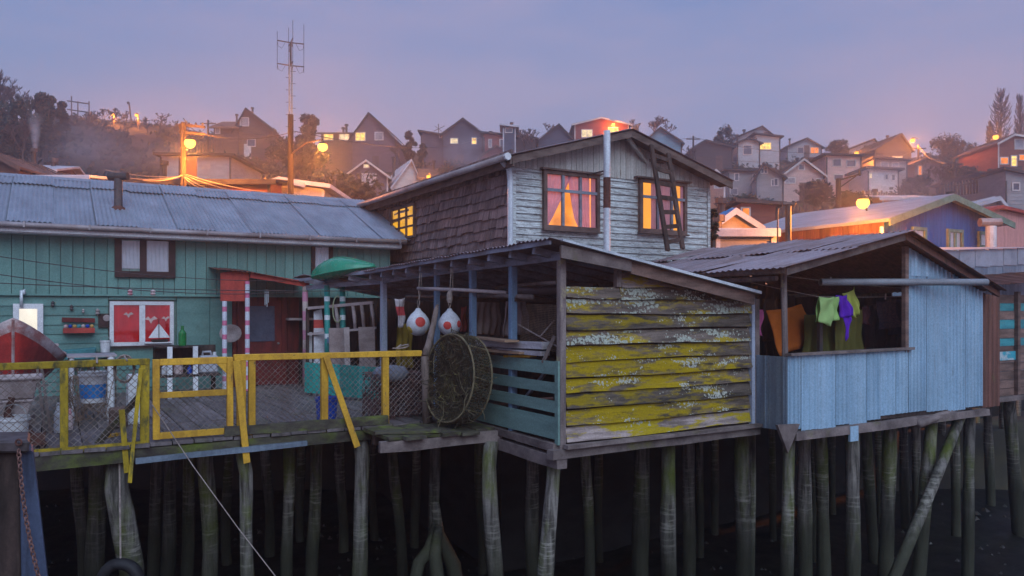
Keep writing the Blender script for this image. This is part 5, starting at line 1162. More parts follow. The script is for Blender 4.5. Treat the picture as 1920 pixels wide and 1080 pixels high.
# ---------------------------------------------------------------- pale blue tin shed
UB0, UB1, VB = 9.47, 14.80, 7.85
bs = thing('blue_tin_shed', 'pale blue sheet clad drying shed with an open laundry side', 'shed', (12, VB, -.2))
UJ = 12.5; PEAK = (12.06, 3.00); EL = (8.98, 2.33); ER = (14.95, 2.06)
def broof(u_):
    if u_ <= PEAK[0]: return EL[1] + (PEAK[1]-EL[1])*(u_-EL[0])/(PEAK[0]-EL[0])
    return PEAK[1] + (ER[1]-PEAK[1])*(u_-PEAK[0])/(ER[0]-PEAK[0])
def tin(a, b, z0, z1a, z1b, v, mat, name='tin_sheet', ribs=3):
    nu = ribs*8; vs = []; fs = []
    for k in range(nu+1):
        t_ = k/nu; x = a+(b-a)*t_; rib = .02 if (k % 8) in (3, 4) else 0; zt_ = z1a+(z1b-z1a)*t_
        vs += [(x, v-rib, z0), (x, v-rib, zt_), (x, v+.006, zt_), (x, v+.006, z0)]
    for k in range(nu):
        for q in range(4): fs.append((k*4+q, k*4+4+q, k*4+4+(q+1) % 4, k*4+(q+1) % 4))
    fs.append((3, 2, 1, 0)); fs.append((nu*4, nu*4+1, nu*4+2, nu*4+3))
    m = MB(); m.add(vs, fs); return m.build(name, mat, bs)
ws = [.30, .40, .42, .33, .45, .36, .42, .36]; u = UB0
for i, w in enumerate(ws):
    e = min(u+w, UJ-.01); tin(u+.004, e-.006, -.10+rnd(-.03, .03)+(.05 if i > 5 else 0), 1.03, 1.035, VB-.004*(i % 2), ICEB, ribs=3); u = e
u = UJ
for i, w in enumerate((.52, .66, .55, .62)):
    e = min(u+w, UB1); tin(u+.003, e-.005, -.08+.03*(i % 2)+(.06 if i == 0 else 0), broof(u)-.07, broof(e)-.07, VB-.003-.004*(i % 2), ICEB, ribs=5); u = e
tin(12.56, 13.2, 2.30, broof(12.56)-.08, broof(13.2)-.08, VB-.018, ICEB, ribs=2)
m = MB()                                            # left return of the parapet
for k, (a, b) in enumerate(((VB, 8.2), (8.2, 8.55), (8.55, 9.0))):
    m = MB(); m.box((UB0-.012, a+.004, -.1), (UB0+.0, b-.004, 1.02)); m.box((UB0-.03, a+.05, -.1), (UB0-.0125, a+.08, 1.02)); m.build('tin_sheet', ICEDARK, bs)
m = MB(); m.bar((UB0-.02, VB-.03, 1.055), (UJ+.05, VB-.03, 1.07), .11, .04, j=.004, seg=4); m.build('parapet_cap', OLDWOOD, bs)
m = MB(); m.tube([(9.56, VB+.10, -.05), (9.53, VB+.10, 1.2), (9.50, VB+.10, 2.34)], .045, 8); m.build('post', LICHPOST, bs)
m = MB(); m.tube([(9.42, 11.6, -.05), (9.42, 11.6, 2.30)], .05, 8); m.build('post', DARKWOOD, bs)
m = MB(); m.box((UJ-.10, VB-.012, 1.0), (UJ-.005, VB+.06, 2.80)); m.build('jamb_post', BROWNP, bs)
m = MB(); m.tube([(9.2, VB-.2, 2.30), (9.22, 9.5, 2.31), (9.2, 12.1, 2.30)], .05, 8); m.build('eave_log', LICHPOST, bs, smooth=True)
m = MB(); m.tube([(9.35, VB+.1, 2.20), (9.35, 11.9, 2.19)], .04, 8); m.build('wall_plate', LICHPOST, bs)
m = MB(); m.prism([(EL[0]+.2, 7.62, EL[1]-.10), (PEAK[0], 7.62, PEAK[1]-.13), (PEAK[0], 7.62, PEAK[1]-.01), (EL[0]+.2, 7.62, EL[1]+.01)], (0, .05, 0)); m.build('rake_board', OLDWOOD, bs)
m = MB(); m.prism([(PEAK[0]+.02, 7.62, PEAK[1]-.12), (ER[0], 7.62, ER[1]-.10), (ER[0], 7.62, ER[1]-.01), (PEAK[0]+.02, 7.62, PEAK[1]-.01)], (0, .05, 0)); m.build('rake_board', RUSTRED, bs)
random.seed(31)
v = 7.50; k = 0
while v < 12.2:
    kk = k; L = Vector((PEAK[0]-EL[0], 0, PEAK[1]-EL[1]))
    for (t0, t1, lf) in ((0, .54, 0), (.5, 1.02, .02)):
        m = MB(); o = Vector((EL[0], v+.86, EL[1])) + L*t0 + Vector((rnd(-.05, .05) if t0 == 0 else 0, 0, lf+.006*(k % 2)))
        m.sheet(o, (0, -.86, 0), L*(t1-t0) + Vector((0, rnd(-.05, .05), 0)), 28, 4, lambda a, b: -.011*sin(a*7*2*pi) - .02*sin(a*3.1+kk)*sin(b*3+kk), -.005); m.build('roof_sheet', ZINCOLD, bs)
    L2 = Vector((ER[0]-PEAK[0], 0, ER[1]-PEAK[1]))
    m = MB(); m.sheet(Vector((PEAK[0], v, PEAK[1]+.02)), (0, .86, 0), L2, 28, 2, lambda a, b: .011*sin(a*7*2*pi), .004); m.build('roof_sheet', RUSTRED, bs)
    v += .80; k += 1
for f in (.05, .35, .65, .93):
    uu = EL[0]+(PEAK[0]-EL[0])*f; m = MB(); m.bar((uu+.1, 7.66, broof(uu+.1)-.07), (uu+.1, 12.1, broof(uu+.1)-.07), .06, .07); m.build('purlin', DARKWOOD, bs)
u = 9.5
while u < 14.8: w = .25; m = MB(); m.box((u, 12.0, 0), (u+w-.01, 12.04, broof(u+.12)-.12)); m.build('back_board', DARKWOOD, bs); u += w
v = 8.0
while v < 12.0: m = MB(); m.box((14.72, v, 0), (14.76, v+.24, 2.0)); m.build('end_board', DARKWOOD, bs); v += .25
m = MB(); m.box((UB0, VB+.02, -.09), (14.78, 12.0, -.03)); m.build('floor', DARKWOOD, bs)
m = MB(); m.bar((UB0+.1, VB-.02, -.18), (14.9, VB-.02, -.17), .12, .13, j=.01, seg=7); m.build('sill_beam', OLDWOOD, bs)
for v in (8.8, 10, 11.2): m = MB(); m.bar((UB0, v, -.17), (14.8, v, -.17), .1, .12); m.build('joist', DARKWOOD, bs)
m = MB(); m.prism([at_v(1458, 797, 7.75), at_v(1500, 795, 7.75), at_v(1478, 850, 7.75)], (0, .05, 0)); m.build('gusset_plate', OLDWOOD, bs)
m = MB(); p = at_v(1598, 783, 7.8); m.box((p.x-.1, 7.76, -.36), (p.x+.1, 7.80, -.12)); m.build('tin_patch', ICEB, bs)
tin(14.82, 15.12, -.10, 2.04, 2.0, VB+.02, RUSTRED, 'rust_sheet', 2); tin(15.12, 15.45, -.10, 2.0, 1.97, VB+.03, RUSTRED, 'rust_sheet', 2)
# grey drain pipe across the opening
m = MB(); a, b = at_v(1538, 529, 8.3), at_v(1850, 529, 7.33)
m.tube([a, b], .06, 14, cap=False); m.tube([b, a], .052, 14, cap=False)
for q, rr in ((a, 0), (b, 0)):
    n0 = len(m.v); ax = (b-a).normalized(); e1 = ax.cross(Vector((0, 0, 1))).normalized(); e2 = ax.cross(e1)
    ring = [(q + e1*cos(t_*pi/7)*.06 + e2*sin(t_*pi/7)*.06) for t_ in range(14)] + [(q + e1*cos(t_*pi/7)*.052 + e2*sin(t_*pi/7)*.052) for t_ in range(14)]
    m.add(ring, [(i, (i+1) % 14, 14+(i+1) % 14, 14+i) for i in range(14)])
put('drain_pipe', m, PVC, 'long grey plastic drain pipe slung across the front of the tin shed', 'pipe', smooth=True)

# ---------------------------------------------------------------- plank shed at the right edge
ps = thing('plank_shed', 'brown plank shed with turquoise boards beside the tin shed', 'shed', (18, 8.6, -.1))
pu = at_v(1870, HY, 8.6).x; z = -.08; rows = [BROWNP]*2 + [BROWNP, BROWNP, BROWNP, BROWNP, TURQ, BROWNP, TURQ, BROWNP, TURQ, BROWNP]
for k in range(12):
    h = rnd(.15, .2); m = MB(); m.box((pu, 8.6+rnd(-.008, .008), z), (20.5, 8.64, z+h-.012), .003); m.build('plank', rows[k], ps); z += h
m = MB(); m.box((pu-.1, 8.55, -.1), (pu, 8.66, 2.15)); m.build('corner_post', BROWNP, ps)
p, q = at_v(1864, 677, 8.57), at_v(1908, 658, 8.57); m = MB(); m.box((p.x, 8.57, p.z), (q.x, 8.588, q.z)); m.build('painted_panel', mk('white_turquoise_paint', (.42, .52, .56), (.05, .34, .44), (4, 4, 6), .45, .52, rough=.6), ps)
m = MB(); p = at_v(1911, 600, 8.5); m.box((p.x, 8.52, -.1), (p.x+.1, 8.6, 2.1)); m.build('door_post', BROWNP, ps)
m = MB(); m.sheet((pu-.5, 8.25, 2.22), (4.6, 0, .1), (0, 3.2, .55), 90, 2, lambda a, b: .014*sin(a*48*2*pi)+.03*sin(a*9), .004); m.build('roof_sheet', RUST, ps)
m = MB(); m.box((pu-.1, 8.7, -.1), (20.5, 11.5, -.05)); m.build('floor', DARKWOOD, ps)
m = MB(); m.bar((pu-1.3, 8.5, -.12), (20.5, 8.45, -.12), .1, .1, j=.008, seg=5); m.build('sill_beam', OLDWOOD, ps)
m = MB(); m.box((15.0, 8.6, -.1), (pu, 10, -.05)); m.build('side_deck', DECKWOOD, ps)
m = MB(); m.box((pu, 11.46, -.1), (20.5, 11.5, 2.7)); m.build('back_wall', DARKWOOD, ps)
# grey tin lean-to wall behind it
lt_ = thing('grey_tin_lean_to', 'grey-blue tin clad lean-to rising behind the plank shed', 'shed', (18.5, 9.9, 0))
u = 15.2; k = 0
while u < 21.5:
    w = .62; zt_ = 2.95 + (u-15.2)*.055; m = MB(); m.box((u+.003, 9.9-.004*(k % 2), 0), (u+w-.003, 9.92, zt_-.38)); m.build('tin_sheet', ICEDARK, lt_)
    m = MB(); m.box((u+.003, 9.88-.006*(k % 3), zt_-.40), (u+w-.003, 9.90-.006*(k % 3), zt_)); m.build('tin_sheet', ZINC, lt_); u += w; k += 1
m = MB(); m.sheet((15.1, 9.8, 2.93), (6.5, 0, .36), (0, 3.0, .2), 120, 1, lambda a, b: .016*sin(a*60*2*pi), .004); m.build('roof_sheet', ZINC, lt_)
m = MB(); m.box((15.2, 12.6, 0), (21.5, 12.65, 3.0)); m.build('back_wall', DARKWOOD, lt_)

# ---------------------------------------------------------------- blue house and pink house beyond
UA, UZ, VN = 21.1, 27.5, 14.0
bh = thing('blue_house', 'deep blue boarded house with sage trim and a long grey roof', 'house', (24, VN, -1))
PK = (at_v(1770, HY, VN).x, at_v(1770, 371, VN).z); E0 = at_v(1662, 414, VN).z; E1 = at_v(1872, 413, VN).z
UZ = at_v(1868, HY, VN).x; VE = 19.5
def nz_(u_): return E0+(PK[1]-E0)*(u_-UA)/(PK[0]-UA) if u_ < PK[0] else PK[1]+(E1-PK[1])*(u_-PK[0])/(UZ-PK[0])
m = MB(); m.prism([(UA+.03, VN+.03, -1), (UZ, VN+.03, -1), (UZ, VN+.03, E1), (PK[0], VN+.03, PK[1]), (UA+.03, VN+.03, E0)], (0, VE-VN, 0)); m.build('wall_core', NAVY, bh)
u = UA
while u < UZ:
    w = min(rnd(.13, .17), UZ-u)
    if w > .02:
        m = MB(); m.prism([(u+.004, VN-.01, 1.5), (u+w-.01, VN-.01, 1.5), (u+w-.01, VN-.01, nz_(u+w)-.03), (u+.004, VN-.01, nz_(u)-.03)], (0, .035, 0)); m.build('board', NAVY, bh)
    u += w
v = VN
SIDEB = mk('worn_purple_side_board', (.20, .085, .09), (.10, .05, .06), (9, 9, 1), var=.3)
while v < VE: w = rnd(.16, .24); m = MB(); m.box((UA-.01-rnd(0, .01), v+.004, 1.5), (UA+.025, v+w-.012, E0-.02)); m.build('side_board', SIDEB, bh); v += w
for a, b in (((UA-.25, E0-.07), PK), ((UZ+.5, nz_(UZ)-.17), PK)):
    m = MB(); m.prism([(a[0], VN-.3, a[1]), (b[0], VN-.3, b[1]), (b[0], VN-.3, b[1]+.1), (a[0], VN-.3, a[1]+.1)], (0, VE-VN+.5, 0)); m.build('roof', ZINC, bh)
    m = MB(); m.prism([(a[0], VN-.36, a[1]-.12), (b[0], VN-.36, b[1]-.12), (b[0], VN-.36, b[1]+.08), (a[0], VN-.36, a[1]+.08)], (0, .05, 0)); m.build('barge_board', SAGE, bh)
def nwin(x0, x1, y0, y1, cols):
    a0, a1, z0, z1 = at_v(x0, HY, VN-.02).x, at_v(x1, HY, VN-.02).x, at_v((x0+x1)/2, y1, VN-.02).z, at_v((x0+x1)/2, y0, VN-.02).z
    window(bh, 'v', a0, a1, z0, z1, VN-.012, SAGE, fw=.1, cols=cols, mw=.1, curt=((CURTW, a0, a1, z0, z1, None),), depth=.08)
nwin(1778, 1800, 436, 478, 2); nwin(1836, 1850, 440, 460, 1); nwin(1712, 1731, 432, 470, 1)
m = MB(); p = at_v(1653, 425, VN-.2); m.tube([p, p + Vector((.05, 0, -1.5))], .05, 8); m.build('downpipe', WHITE, bh)
wall_lamp('blazing orange lamp bracketed over the side wall of the blue house', at_d(1618, 380, 20.8), 1300, .17, Vector((1.9, 1.2, .05)))
fl2 = thing('elbow_flue', 'pale flue pipe with a T cap at the blue house corner', 'chimney', (26.5, 13.4, 2))
p = at_v(1858, 470, 13.5); q = at_v(1858, 424, 13.5); m = MB(); m.tube([(p.x, 13.5, p.z-1), (p.x, 13.5, q.z)], .16, 10); m.build('pipe', PIPEW, fl2)
m = MB(); a = Vector((ca, -sa, 0)); c = Vector((p.x, 13.5, q.z+.12)); m.tube([c - a*.36, c + a*.3], .14, 10); m.build('cap', GUTTER, fl2)
fl3 = thing('elbow_flue', 'sooty dark flue pipe with a T cap rising behind the tin shed roof', 'chimney', (11.8, 13.6, 2))
p = at_v(1478, 450, 13.4); q = at_v(1478, 385, 13.4); m = MB(); m.tube([(p.x, 13.4, p.z-1.4), (p.x, 13.4, q.z)], .075, 10); m.build('pipe', DARKM, fl3)
m = MB(); c = Vector((p.x, 13.4, q.z+.03)); m.tube([c - a*.15, c + a*.13], .05, 10); m.tube([c + a*.10 + Vector((0, 0, -.03)), c + a*.16 + Vector((0, 0, .06))], .06, 8); m.build('cap', DARKM, fl3)
p = at_v(1458, 455, 13.0); m = MB(); m.tube([(p.x, 13.0, 1.0), (p.x, 13.0, at_v(1458, 392, 13.0).z)], .018, 6); put('thin_rod', m, DARKM, 'thin dark rod standing beside the sooty flue', 'rod')
m = MB(); m.box((p.x-.5, 12.85, 0), (p.x+1.6, 13.9, 2.3)); put('back_annex', m, DARKWOOD, 'low dark annex behind the tin shed carrying the sooty flue', 'annex')
kh = thing('pink_house', 'pink sheet clad house with a low red edged roof beyond the blue house', 'house', (31, 15, -1))
k0, kp, k1 = at_v(1838, 400, 15.5), at_v(1842, 388, 15.5), at_v(1990, 420, 15.5)
m = MB(); m.prism([(k0.x, 15.5, -1), (k1.x, 15.5, -1), (k1.x, 15.5, k1.z), (kp.x+1.0, 15.5, kp.z), (k0.x, 15.5, k0.z)], (0, 6, 0)); m.build('wall', PINKW, kh)
u = k0.x
while u < k1.x: m = MB(); m.box((u, 15.475, -1), (u+.03, 15.495, 3.6)); m.build('wall_rib', PINKW, kh); u += .8
for a, b in ((kp + Vector((1.0, 0, 0)), k1), (k0 + Vector((-.2, 0, -.05)), kp + Vector((1.0, 0, 0)))):
    m = MB(); m.prism([(a.x, 15.3, a.z), (b.x, 15.3, b.z), (b.x, 15.3, b.z+.12), (a.x, 15.3, a.z+.12)], (0, 6.4, 0)); m.build('roof', REDB, kh)

# added dark wall that blocks street lamp light from leaking under the stilt houses
BLOCKER = mk('dark_blocker_surface', (.018, .016, .016), (.010, .009, .009), (1.5, 1.5, 3))
rw = thing('lamp_light_blocker', 'added dark wall blocking lamp light between the stilt houses and the street', 'wall', (10, 25, -4))
for a, b, c, d_, zt_ in ((-14, 24.9, 7.3, 25.3, .75), (7.35, 13.0, 7.55, 25.3, -.25), (7.35, 12.78, 34, 12.98, -.25)):
    m = MB(); m.box((a, b, -4), (c, d_, zt_)); m.build('blocker_segment', BLOCKER, rw)

# ---------------------------------------------------------------- things in the yard and on the walls
random.seed(52)
BOATRED = mk('red_boat_hull', (.42, .04, .035), (.25, .03, .03), (4, 4, 4), rough=.55, c3=(.38, .34, .34), sc3=(3, 3, 8), lo3=.66, hi3=.72, var=.12)
BOATWH = mk('worn_white_gunwale', (.44, .36, .36), (.30, .12, .11), (4, 4, 6), rough=.6)
# red rowing boat, bow towards the fence
bt = thing('rowing_boat', 'red rowing boat with a worn white upper strake, bow over the fence', 'boat', (-.5, 12.6, .3))
B0 = Vector((-.46, 12.2, 0)); fwd = Vector((-.06, 1, 0)).normalized(); sdv = Vector((fwd.y, -fwd.x, 0))
def hull_ring(t_, zt_extra=0):
    w = .78*(math.sin(min(1, t_*1.25)*pi/2)**.72); top = 1.60 - .60*min(1, t_*1.9)**.85; keel = .62 - .22*min(1, t_*2)
    L_ = []
    for k in range(13):
        a = k/12
        f = abs(a-.5)*2; x = (1 if a > .5 else -1)*w*(f**.62); z = keel + (top-keel)*(f**.95)
        L_.append(B0 + fwd*(t_*3.2 + .16*(1-f)*(1 if t_ < .05 else 0)) + sdv*x + Vector((0, 0, z)))
    return L_
m = MB(); rings = [hull_ring(t_) for t_ in (0, .03, .08, .15, .25, .4, .6, .8, 1.0)]
vs = [p for r in rings for p in r]; fs = []; mi = []
n0 = len(rings)
for i in range(n0-1):
    for k in range(12): fs.append((i*13+k, i*13+k+1, i*13+13+k+1, i*13+13+k))
m.v = [Vector(p) for p in vs]; m.f = [list(f) for f in fs]
m.m = [1 if k in (0, 11) else 0 for i in range(n0-1) for k in range(12)]
m.f.append(list(range((n0-1)*13, n0*13))); m.m.append(0)
ho = m.build('hull', [BOATRED, BOATWH], bt, smooth=True); sm_ = ho.modifiers.new('thick', 'SOLIDIFY'); sm_.thickness = .025
for sg in (0, 12): m = MB(); m.tube([r[sg] for r in rings], .025, 6); m.build('gunwale', BOATWH, bt, smooth=True)
m = MB(); m.tube([rings[0][k] + Vector((0, 0, .0)) - fwd*.01 for k in (0, 3, 6)], .02, 6); m.build('stem', BOATWH, bt)
m = MB(); c = B0 + fwd*1.3 + Vector((0, 0, 1.2)); m.bar(c - sdv*.6, c + sdv*.6, .22, .03); m.build('thwart', BOATWH, bt)
# boat trestle
tr = thing('boat_trestle', 'thin pale wooden trestle holding up the red boat', 'trestle', (-.1, 12.6, 0))
for px0, px1 in ((78, 95), (70, 84)):
    m = MB(); m.bar(at_v(px0, 690, 12.5), at_z(px1, 790, 0.02) if False else Vector((at_v(px1, 748, 12.5).x, 12.5, .02)), .035, .035); m.build('leg', OLDWOOD, tr)
a, b = at_v(20, 730, 12.55), at_v(90, 722, 12.5); m = MB(); m.bar(a, b, .03, .03); m.build('crossbar', OLDWOOD, tr)
for px in (-30, -60): m = MB(); uu = at_v(px, HY, 13.6).x; m.bar((uu, 13.6, .02), (uu, 13.6, .62), .06, .06); m.build('leg', OLDWOOD, tr)
m = MB(); m.bar((at_v(-70, HY, 13.6).x, 13.6, .60), (at_v(30, HY, 13.6).x, 13.5, .62), .06, .06); m.build('bearer', OLDWOOD, tr)
# plastic tubs stacked below the boat
TUB = mk('dirty_white_plastic', (.42, .36, .37), (.28, .23, .23), (3, 3, 3), rough=.5, var=.1, bump=.03)
def tub(c, w, l, h, label, mat=TUB, flip=False):
    m = MB(); x0, y0, z0 = c; t_ = .05
    lo_, hi_ = [], []
    def rect(w_, l_, z): return [(x0-w_/2, y0-l_/2, z), (x0+w_/2, y0-l_/2, z), (x0+w_/2, y0+l_/2, z), (x0-w_/2, y0+l_/2, z)]
    rs = [rect(w*.82, l*.82, z0), rect(w*.96, l*.96, z0+h*.86), rect(w*1.06, l*1.06, z0+h*.86), rect(w*1.06, l*1.06, z0+h), rect(w*.92, l*.92, z0+h), rect(w*.78, l*.78, z0+.03)]
    vs = [p for r in rs for p in r]; fs = [(3, 2, 1, 0), (20, 21, 22, 23)]
    for i in range(5):
        for k in range(4): fs.append((i*4+k, i*4+(k+1) % 4, i*4+4+(k+1) % 4, i*4+4+k))
    m.add(vs, fs); return put('plastic_tub', m, mat, label, 'tub', 'plastic fish tubs under the boat', bevel=.012)
uu = at_v(22, HY, 11.7).x
tub((uu-.1, 11.75, .35), .66, .5, .25, 'dirty white plastic tub, lower of two stacked under the boat')
tub((uu-.08, 11.75, .605), .78, .56, .28, 'dirty white plastic tub, upper of two stacked under the boat')
m = MB(); 
stl = thing('tub_bench', 'low rough bench under the stacked plastic tubs', 'bench', (uu-.1, 11.75, 0))
m.box((uu-.45, 11.5, .29), (uu+.25, 12.0, .345)); m.build('seat', OLDWOOD, stl)
for du_ in (-.38, .16):
    for dv_ in (11.55, 11.92): m = MB(); m.box((uu+du_, dv_, 0), (uu+du_+.06, dv_+.06, .29)); m.build('leg', OLDWOOD, stl)
# buckets
def bucket(name, label, c, r, h, mats, group=None, bail=True, split=.0):
    t = thing(name, label, 'bucket', c, group); x, y, z = c
    m = MB(); m.lathe([(r*.84, 0), (r*.97, h*.86), (r*1.06, h*.87), (r*1.06, h*.92), (r, h*.93), (r*1.04, h), (r*.94, h), (r*.8, .02)], c, 20); m.build('shell', mats[0], t, smooth=False)
    if len(mats) > 1: m = MB(); m.lathe([(r*.865, h*.18), (r*.935, h*.62), (r*.93, h*.62), (r*.86, h*.18)], (x, y, z), 20); 
    if len(mats) > 1:
        m = MB(); prof = [(r*.862+.004, h*.15), (r*.93+.004, h*.6)]; n_ = 20; vs = []
        for rr, zz_ in prof:
            for k in range(n_): vs.append((x+cos(2*pi*k/n_)*rr, y+sin(2*pi*k/n_)*rr, z+zz_))
        m.add(vs, [(k, (k+1) % n_, n_+(k+1) % n_, n_+k) for k in range(n_)]); m.build('printed_band', mats[1], t)
    if bail:
        m = MB(); pts = [Vector((x + cos(a)*r*1.05*ca, y - cos(a)*r*1.05*sa, z + h*.9 + sin(a)*r*1.1)) for a in [pi*k/8 for k in range(9)]]; m.tube(pts, .006, 5); m.build('bail_handle', STEEL, t)
    return t
BKW = mk('white_bucket_plastic', (.60, .62, .66), (.48, .49, .53), (3, 3, 3), rough=.4, var=.06, bump=0); BKB = mk('blue_bucket_print', (.02, .16, .50), (.03, .24, .58), (6, 6, 6), rough=.4, bump=0); BLUEP = mk('blue_plastic', (.012, .07, .42), (.01, .05, .30), (3, 3, 3), rough=.35, bump=0)
c = at_v(174, 754, 11.45); bucket('paint_bucket', 'white bucket with a wide blue band hung from the fence rail', (c.x, 11.45, c.z), .165, .40, (BKW, BKB))
pb = c; m = MB(); m.tube([(pb.x, 11.45, pb.z+.55), (pb.x+.01, 11.3, .95), (pb.x+.02, 11.13, 1.09), (pb.x+.03, 11.06, 1.13), (pb.x+.03, 11.0, 1.06)], .012, 6); put('bucket_rope', m, mk('grey_rope', (.30, .25, .23), (.2, .16, .15), (20, 20, 20)), 'rope tying the blue banded bucket to the fence rail', 'rope')
ROPE = MATS['grey_rope']
c = at_v(25, 785, 11.3); bucket('white_bucket', 'tall plain white bucket standing behind the fence near the boat', (c.x, 11.35, 0.0), .17, .42, (BKW,))
c = at_v(197, 660, 17.9); bucket('wall_bucket', 'small white pail hanging on the green wall below the picture', (c.x, 17.83, c.z), .10, .24, (BKW,))
c = at_v(610, 785, 11.9); bucket('blue_bucket', 'deep blue plastic bucket on the deck behind the fence post', (c.x+.02, 11.9, 0), .175, .36, (BLUEP,))
c = at_v(58, 745, 12.2); 
def jerry(label, c, w, h, dp, mat, group=None):
    t = thing('jerry_can', label, 'jerry can', c, group); x, y, z = c
    m = MB(); m.box((x-w/2, y-dp/2, z), (x+w/2, y+dp/2, z+h*.8)); m.build('body', mat, t, bevel=.03)
    m = MB(); m.tube([(x-w*.3, y, z+h*.78), (x-w*.28, y, z+h*.97), (x+w*.12, y, z+h*.97), (x+w*.18, y, z+h*.78)], .022, 8); m.build('handle', mat, t, smooth=True)
    m = MB(); m.tube([(x+w*.34, y, z+h*.78), (x+w*.34, y, z+h*.95)], .035, 10); m.build('cap', BKW, t); return t
JER = mk('cloudy_plastic', (.42, .44, .50), (.34, .35, .41), (3, 3, 3), rough=.4, bump=0, var=.06)
# washing bench: dark shelf with white legs, cans and bottles
sb = thing('work_bench', 'low dark bench with pale legs standing against the green wall', 'bench', (3.0, 16.6, 0))
bx0, bx1 = at_v(292, HY, 16.4).x, at_v(412, HY, 16.4).x
m = MB(); m.box((bx0, 16.3, .40), (bx1, 16.9, .45)); m.build('shelf', DARKWOOD, sb)
m = MB(); m.box((bx0, 16.86, .45), (bx1, 16.9, 1.0)); m.build('back_board', DARKWOOD, sb)
m = MB(); m.box((bx0, 16.35, .97), (bx1-.3, 16.9, 1.0)); m.build('top', DARKWOOD, sb)
for px in (318, 366): uu = at_v(px, HY, 16.35).x; m = MB(); m.box((uu-.045, 16.3, 0), (uu+.045, 16.36, 1.0)); m.build('leg', WHITE, sb)
for uu in (bx0+.05, bx1-.05): m = MB(); m.box((uu-.04, 16.8, 0), (uu+.04, 16.86, .4)); m.build('leg', DARKWOOD, sb)
c = at_v(391, 738, 16.45); jerry('cloudy white jerry can on the work bench end', (c.x, 16.5, .45), .36, .44, .2, JER)
def bottle(label, c, r, h, mat, group='bottles and jars in the yard'):
    m = MB(); m.lathe([(r*.9, 0), (r, .03), (r, h*.62), (r*.4, h*.8), (r*.4, h), (r*.3, h)], c, 12); return put('bottle', m, mat, label, 'bottle', group, smooth=False)
BGREEN = mk('green_bottle_plastic', (.02, .22, .06), (.015, .15, .05), (3, 3, 3), rough=.3, bump=0); BPINK = mk('pink_tin', (.45, .20, .24), (.5, .4, .4), (9, 9, 9), .45, .5, rough=.5, bump=0)
c = at_v(342, 690, 16.7); bottle('green plastic bottle on top of the work bench', (c.x, 16.7, 1.0), .075, .40, BGREEN)
c = at_v(309, 738, 16.5); bottle('small pale jar beside the left bench leg', (c.x, 16.5, .45), .06, .22, BKW)
c = at_v(334, 730, 16.5); bottle('pink patterned tin between the bench legs', (c.x, 16.5, .45), .09, .30, BPINK)
c = at_v(356, 735, 16.5); bottle('small blue bottle between the bench legs', (c.x, 16.5, .45), .05, .17, BLUEP)
c = at_v(109, 760, 12.6); bottle('clear water bottle on the deck left of the fence post', (c.x, 12.6, 0), .055, .42, JER)
c = at_v(131, 770, 12.8); bottle('reddish spray can on the deck beside the net bundle', (c.x, 12.8, 0), .045, .32, BPINK)
# old sink frame (white pipe legs) with net
sf = thing('pipe_frame', 'white plastic pipe frame draped with old fishing net', 'frame', (1.3, 13.6, 0))
fa, fb = at_v(134, HY, 13.5).x, at_v(208, HY, 13.5).x
for uu, r in ((fa, .04), (fb, .05)): m = MB(); m.tube([(uu, 13.5, 0), (uu, 13.5, 1.0)], r, 10); m.build('leg', WHITE, sf)
for uu in (fa, fb): m = MB(); m.tube([(uu, 14.1, 0), (uu, 14.1, 1.0)], .04, 8); m.build('leg', WHITE, sf)
m = MB(); m.box((fa-.06, 13.45, 1.0), (fb+.08, 14.15, 1.03)); m.build('top', GUTTER, sf)
NET = mk('brown_net_twine', (.22, .15, .11), (.12, .085, .07), (8, 8, 8), bump=0); NETD = mk('dark_net_twine', (.05, .04, .045), (.03, .025, .03), (8, 8, 8), bump=0)
def tangle(mb, c, rx, ry, rz, n, r, seg=7, stiff=.5):
    for k in range(n):
        p = Vector(c) + Vector((rnd(-1, 1)*rx, rnd(-1, 1)*ry, rnd(-1, 1)*rz)); d_ = Vector((rnd(-1, 1), rnd(-1, 1), rnd(-1, 1))).normalized(); pts = [p]
        for q in range(seg):
            d_ = (d_ + Vector((rnd(-1, 1), rnd(-1, 1), rnd(-1, 1)))*stiff).normalized(); p = p + Vector((d_.x*rx, d_.y*ry, d_.z*rz))*.35
            off = p - Vector(c); off = Vector((max(-rx, min(rx, off.x)), max(-ry, min(ry, off.y)), max(-rz, min(rz, off.z)))); p = Vector(c)+off; pts.append(p)
        mb.tube(pts, r, 3, cap=False)
m = MB(); tangle(m, ((fa+fb)/2, 13.6, .5), .34, .15, .46, 70, .006); put('net_bundle', m, NET, 'tangled brown net hanging inside the white pipe frame', 'net')
m = MB(); tangle(m, (fa-.02, 13.3, .36), .12, .12, .36, 40, .006); put('net_bundle', m, NET, 'narrow strand of net hanging left of the blue banded bucket', 'net')
# rope coil on rail
m = MB(); cc = at_v(233, 690, VF+.12)
for q in range(2):
    pts = []
    for k in range(17): a = 2*pi*k/16; pts.append((cc.x + cos(a)*(.12-.012*q), VF+.08+.015*q, cc.z + sin(a)*.17 - .02*q))
    m.tube(pts, .012, 6)
m.tube([(cc.x, VF+.08, cc.z+.16), (cc.x, VF+.03, FH+.02), (cc.x+.02, VF-.06, FH-.02)], .012, 6); put('rope_coil', m, ROPE, 'coil of grey rope looped over the fence rail', 'rope')
m = MB(); p = at_v(285, 782, VF-.05); q = at_v(520, 1085, 9.4); m.tube([Vector((p.x, VF-.04, .5)), p.lerp(q, .35)+Vector((0, 0, .05)), p.lerp(q, .7), p.lerp(q, 1.25)], .0065, 6); put('mooring_line', m, ROPE, 'taut mooring line running from the gate down to the water', 'rope')
m = MB(); m.box((fu(240)-.12, 12.6, 0), (fu(240)+.12, 12.8, .30), .02); put('wood_block', m, BROWNP, 'brown wooden block on the deck behind the gate post', 'block', bevel=.02)
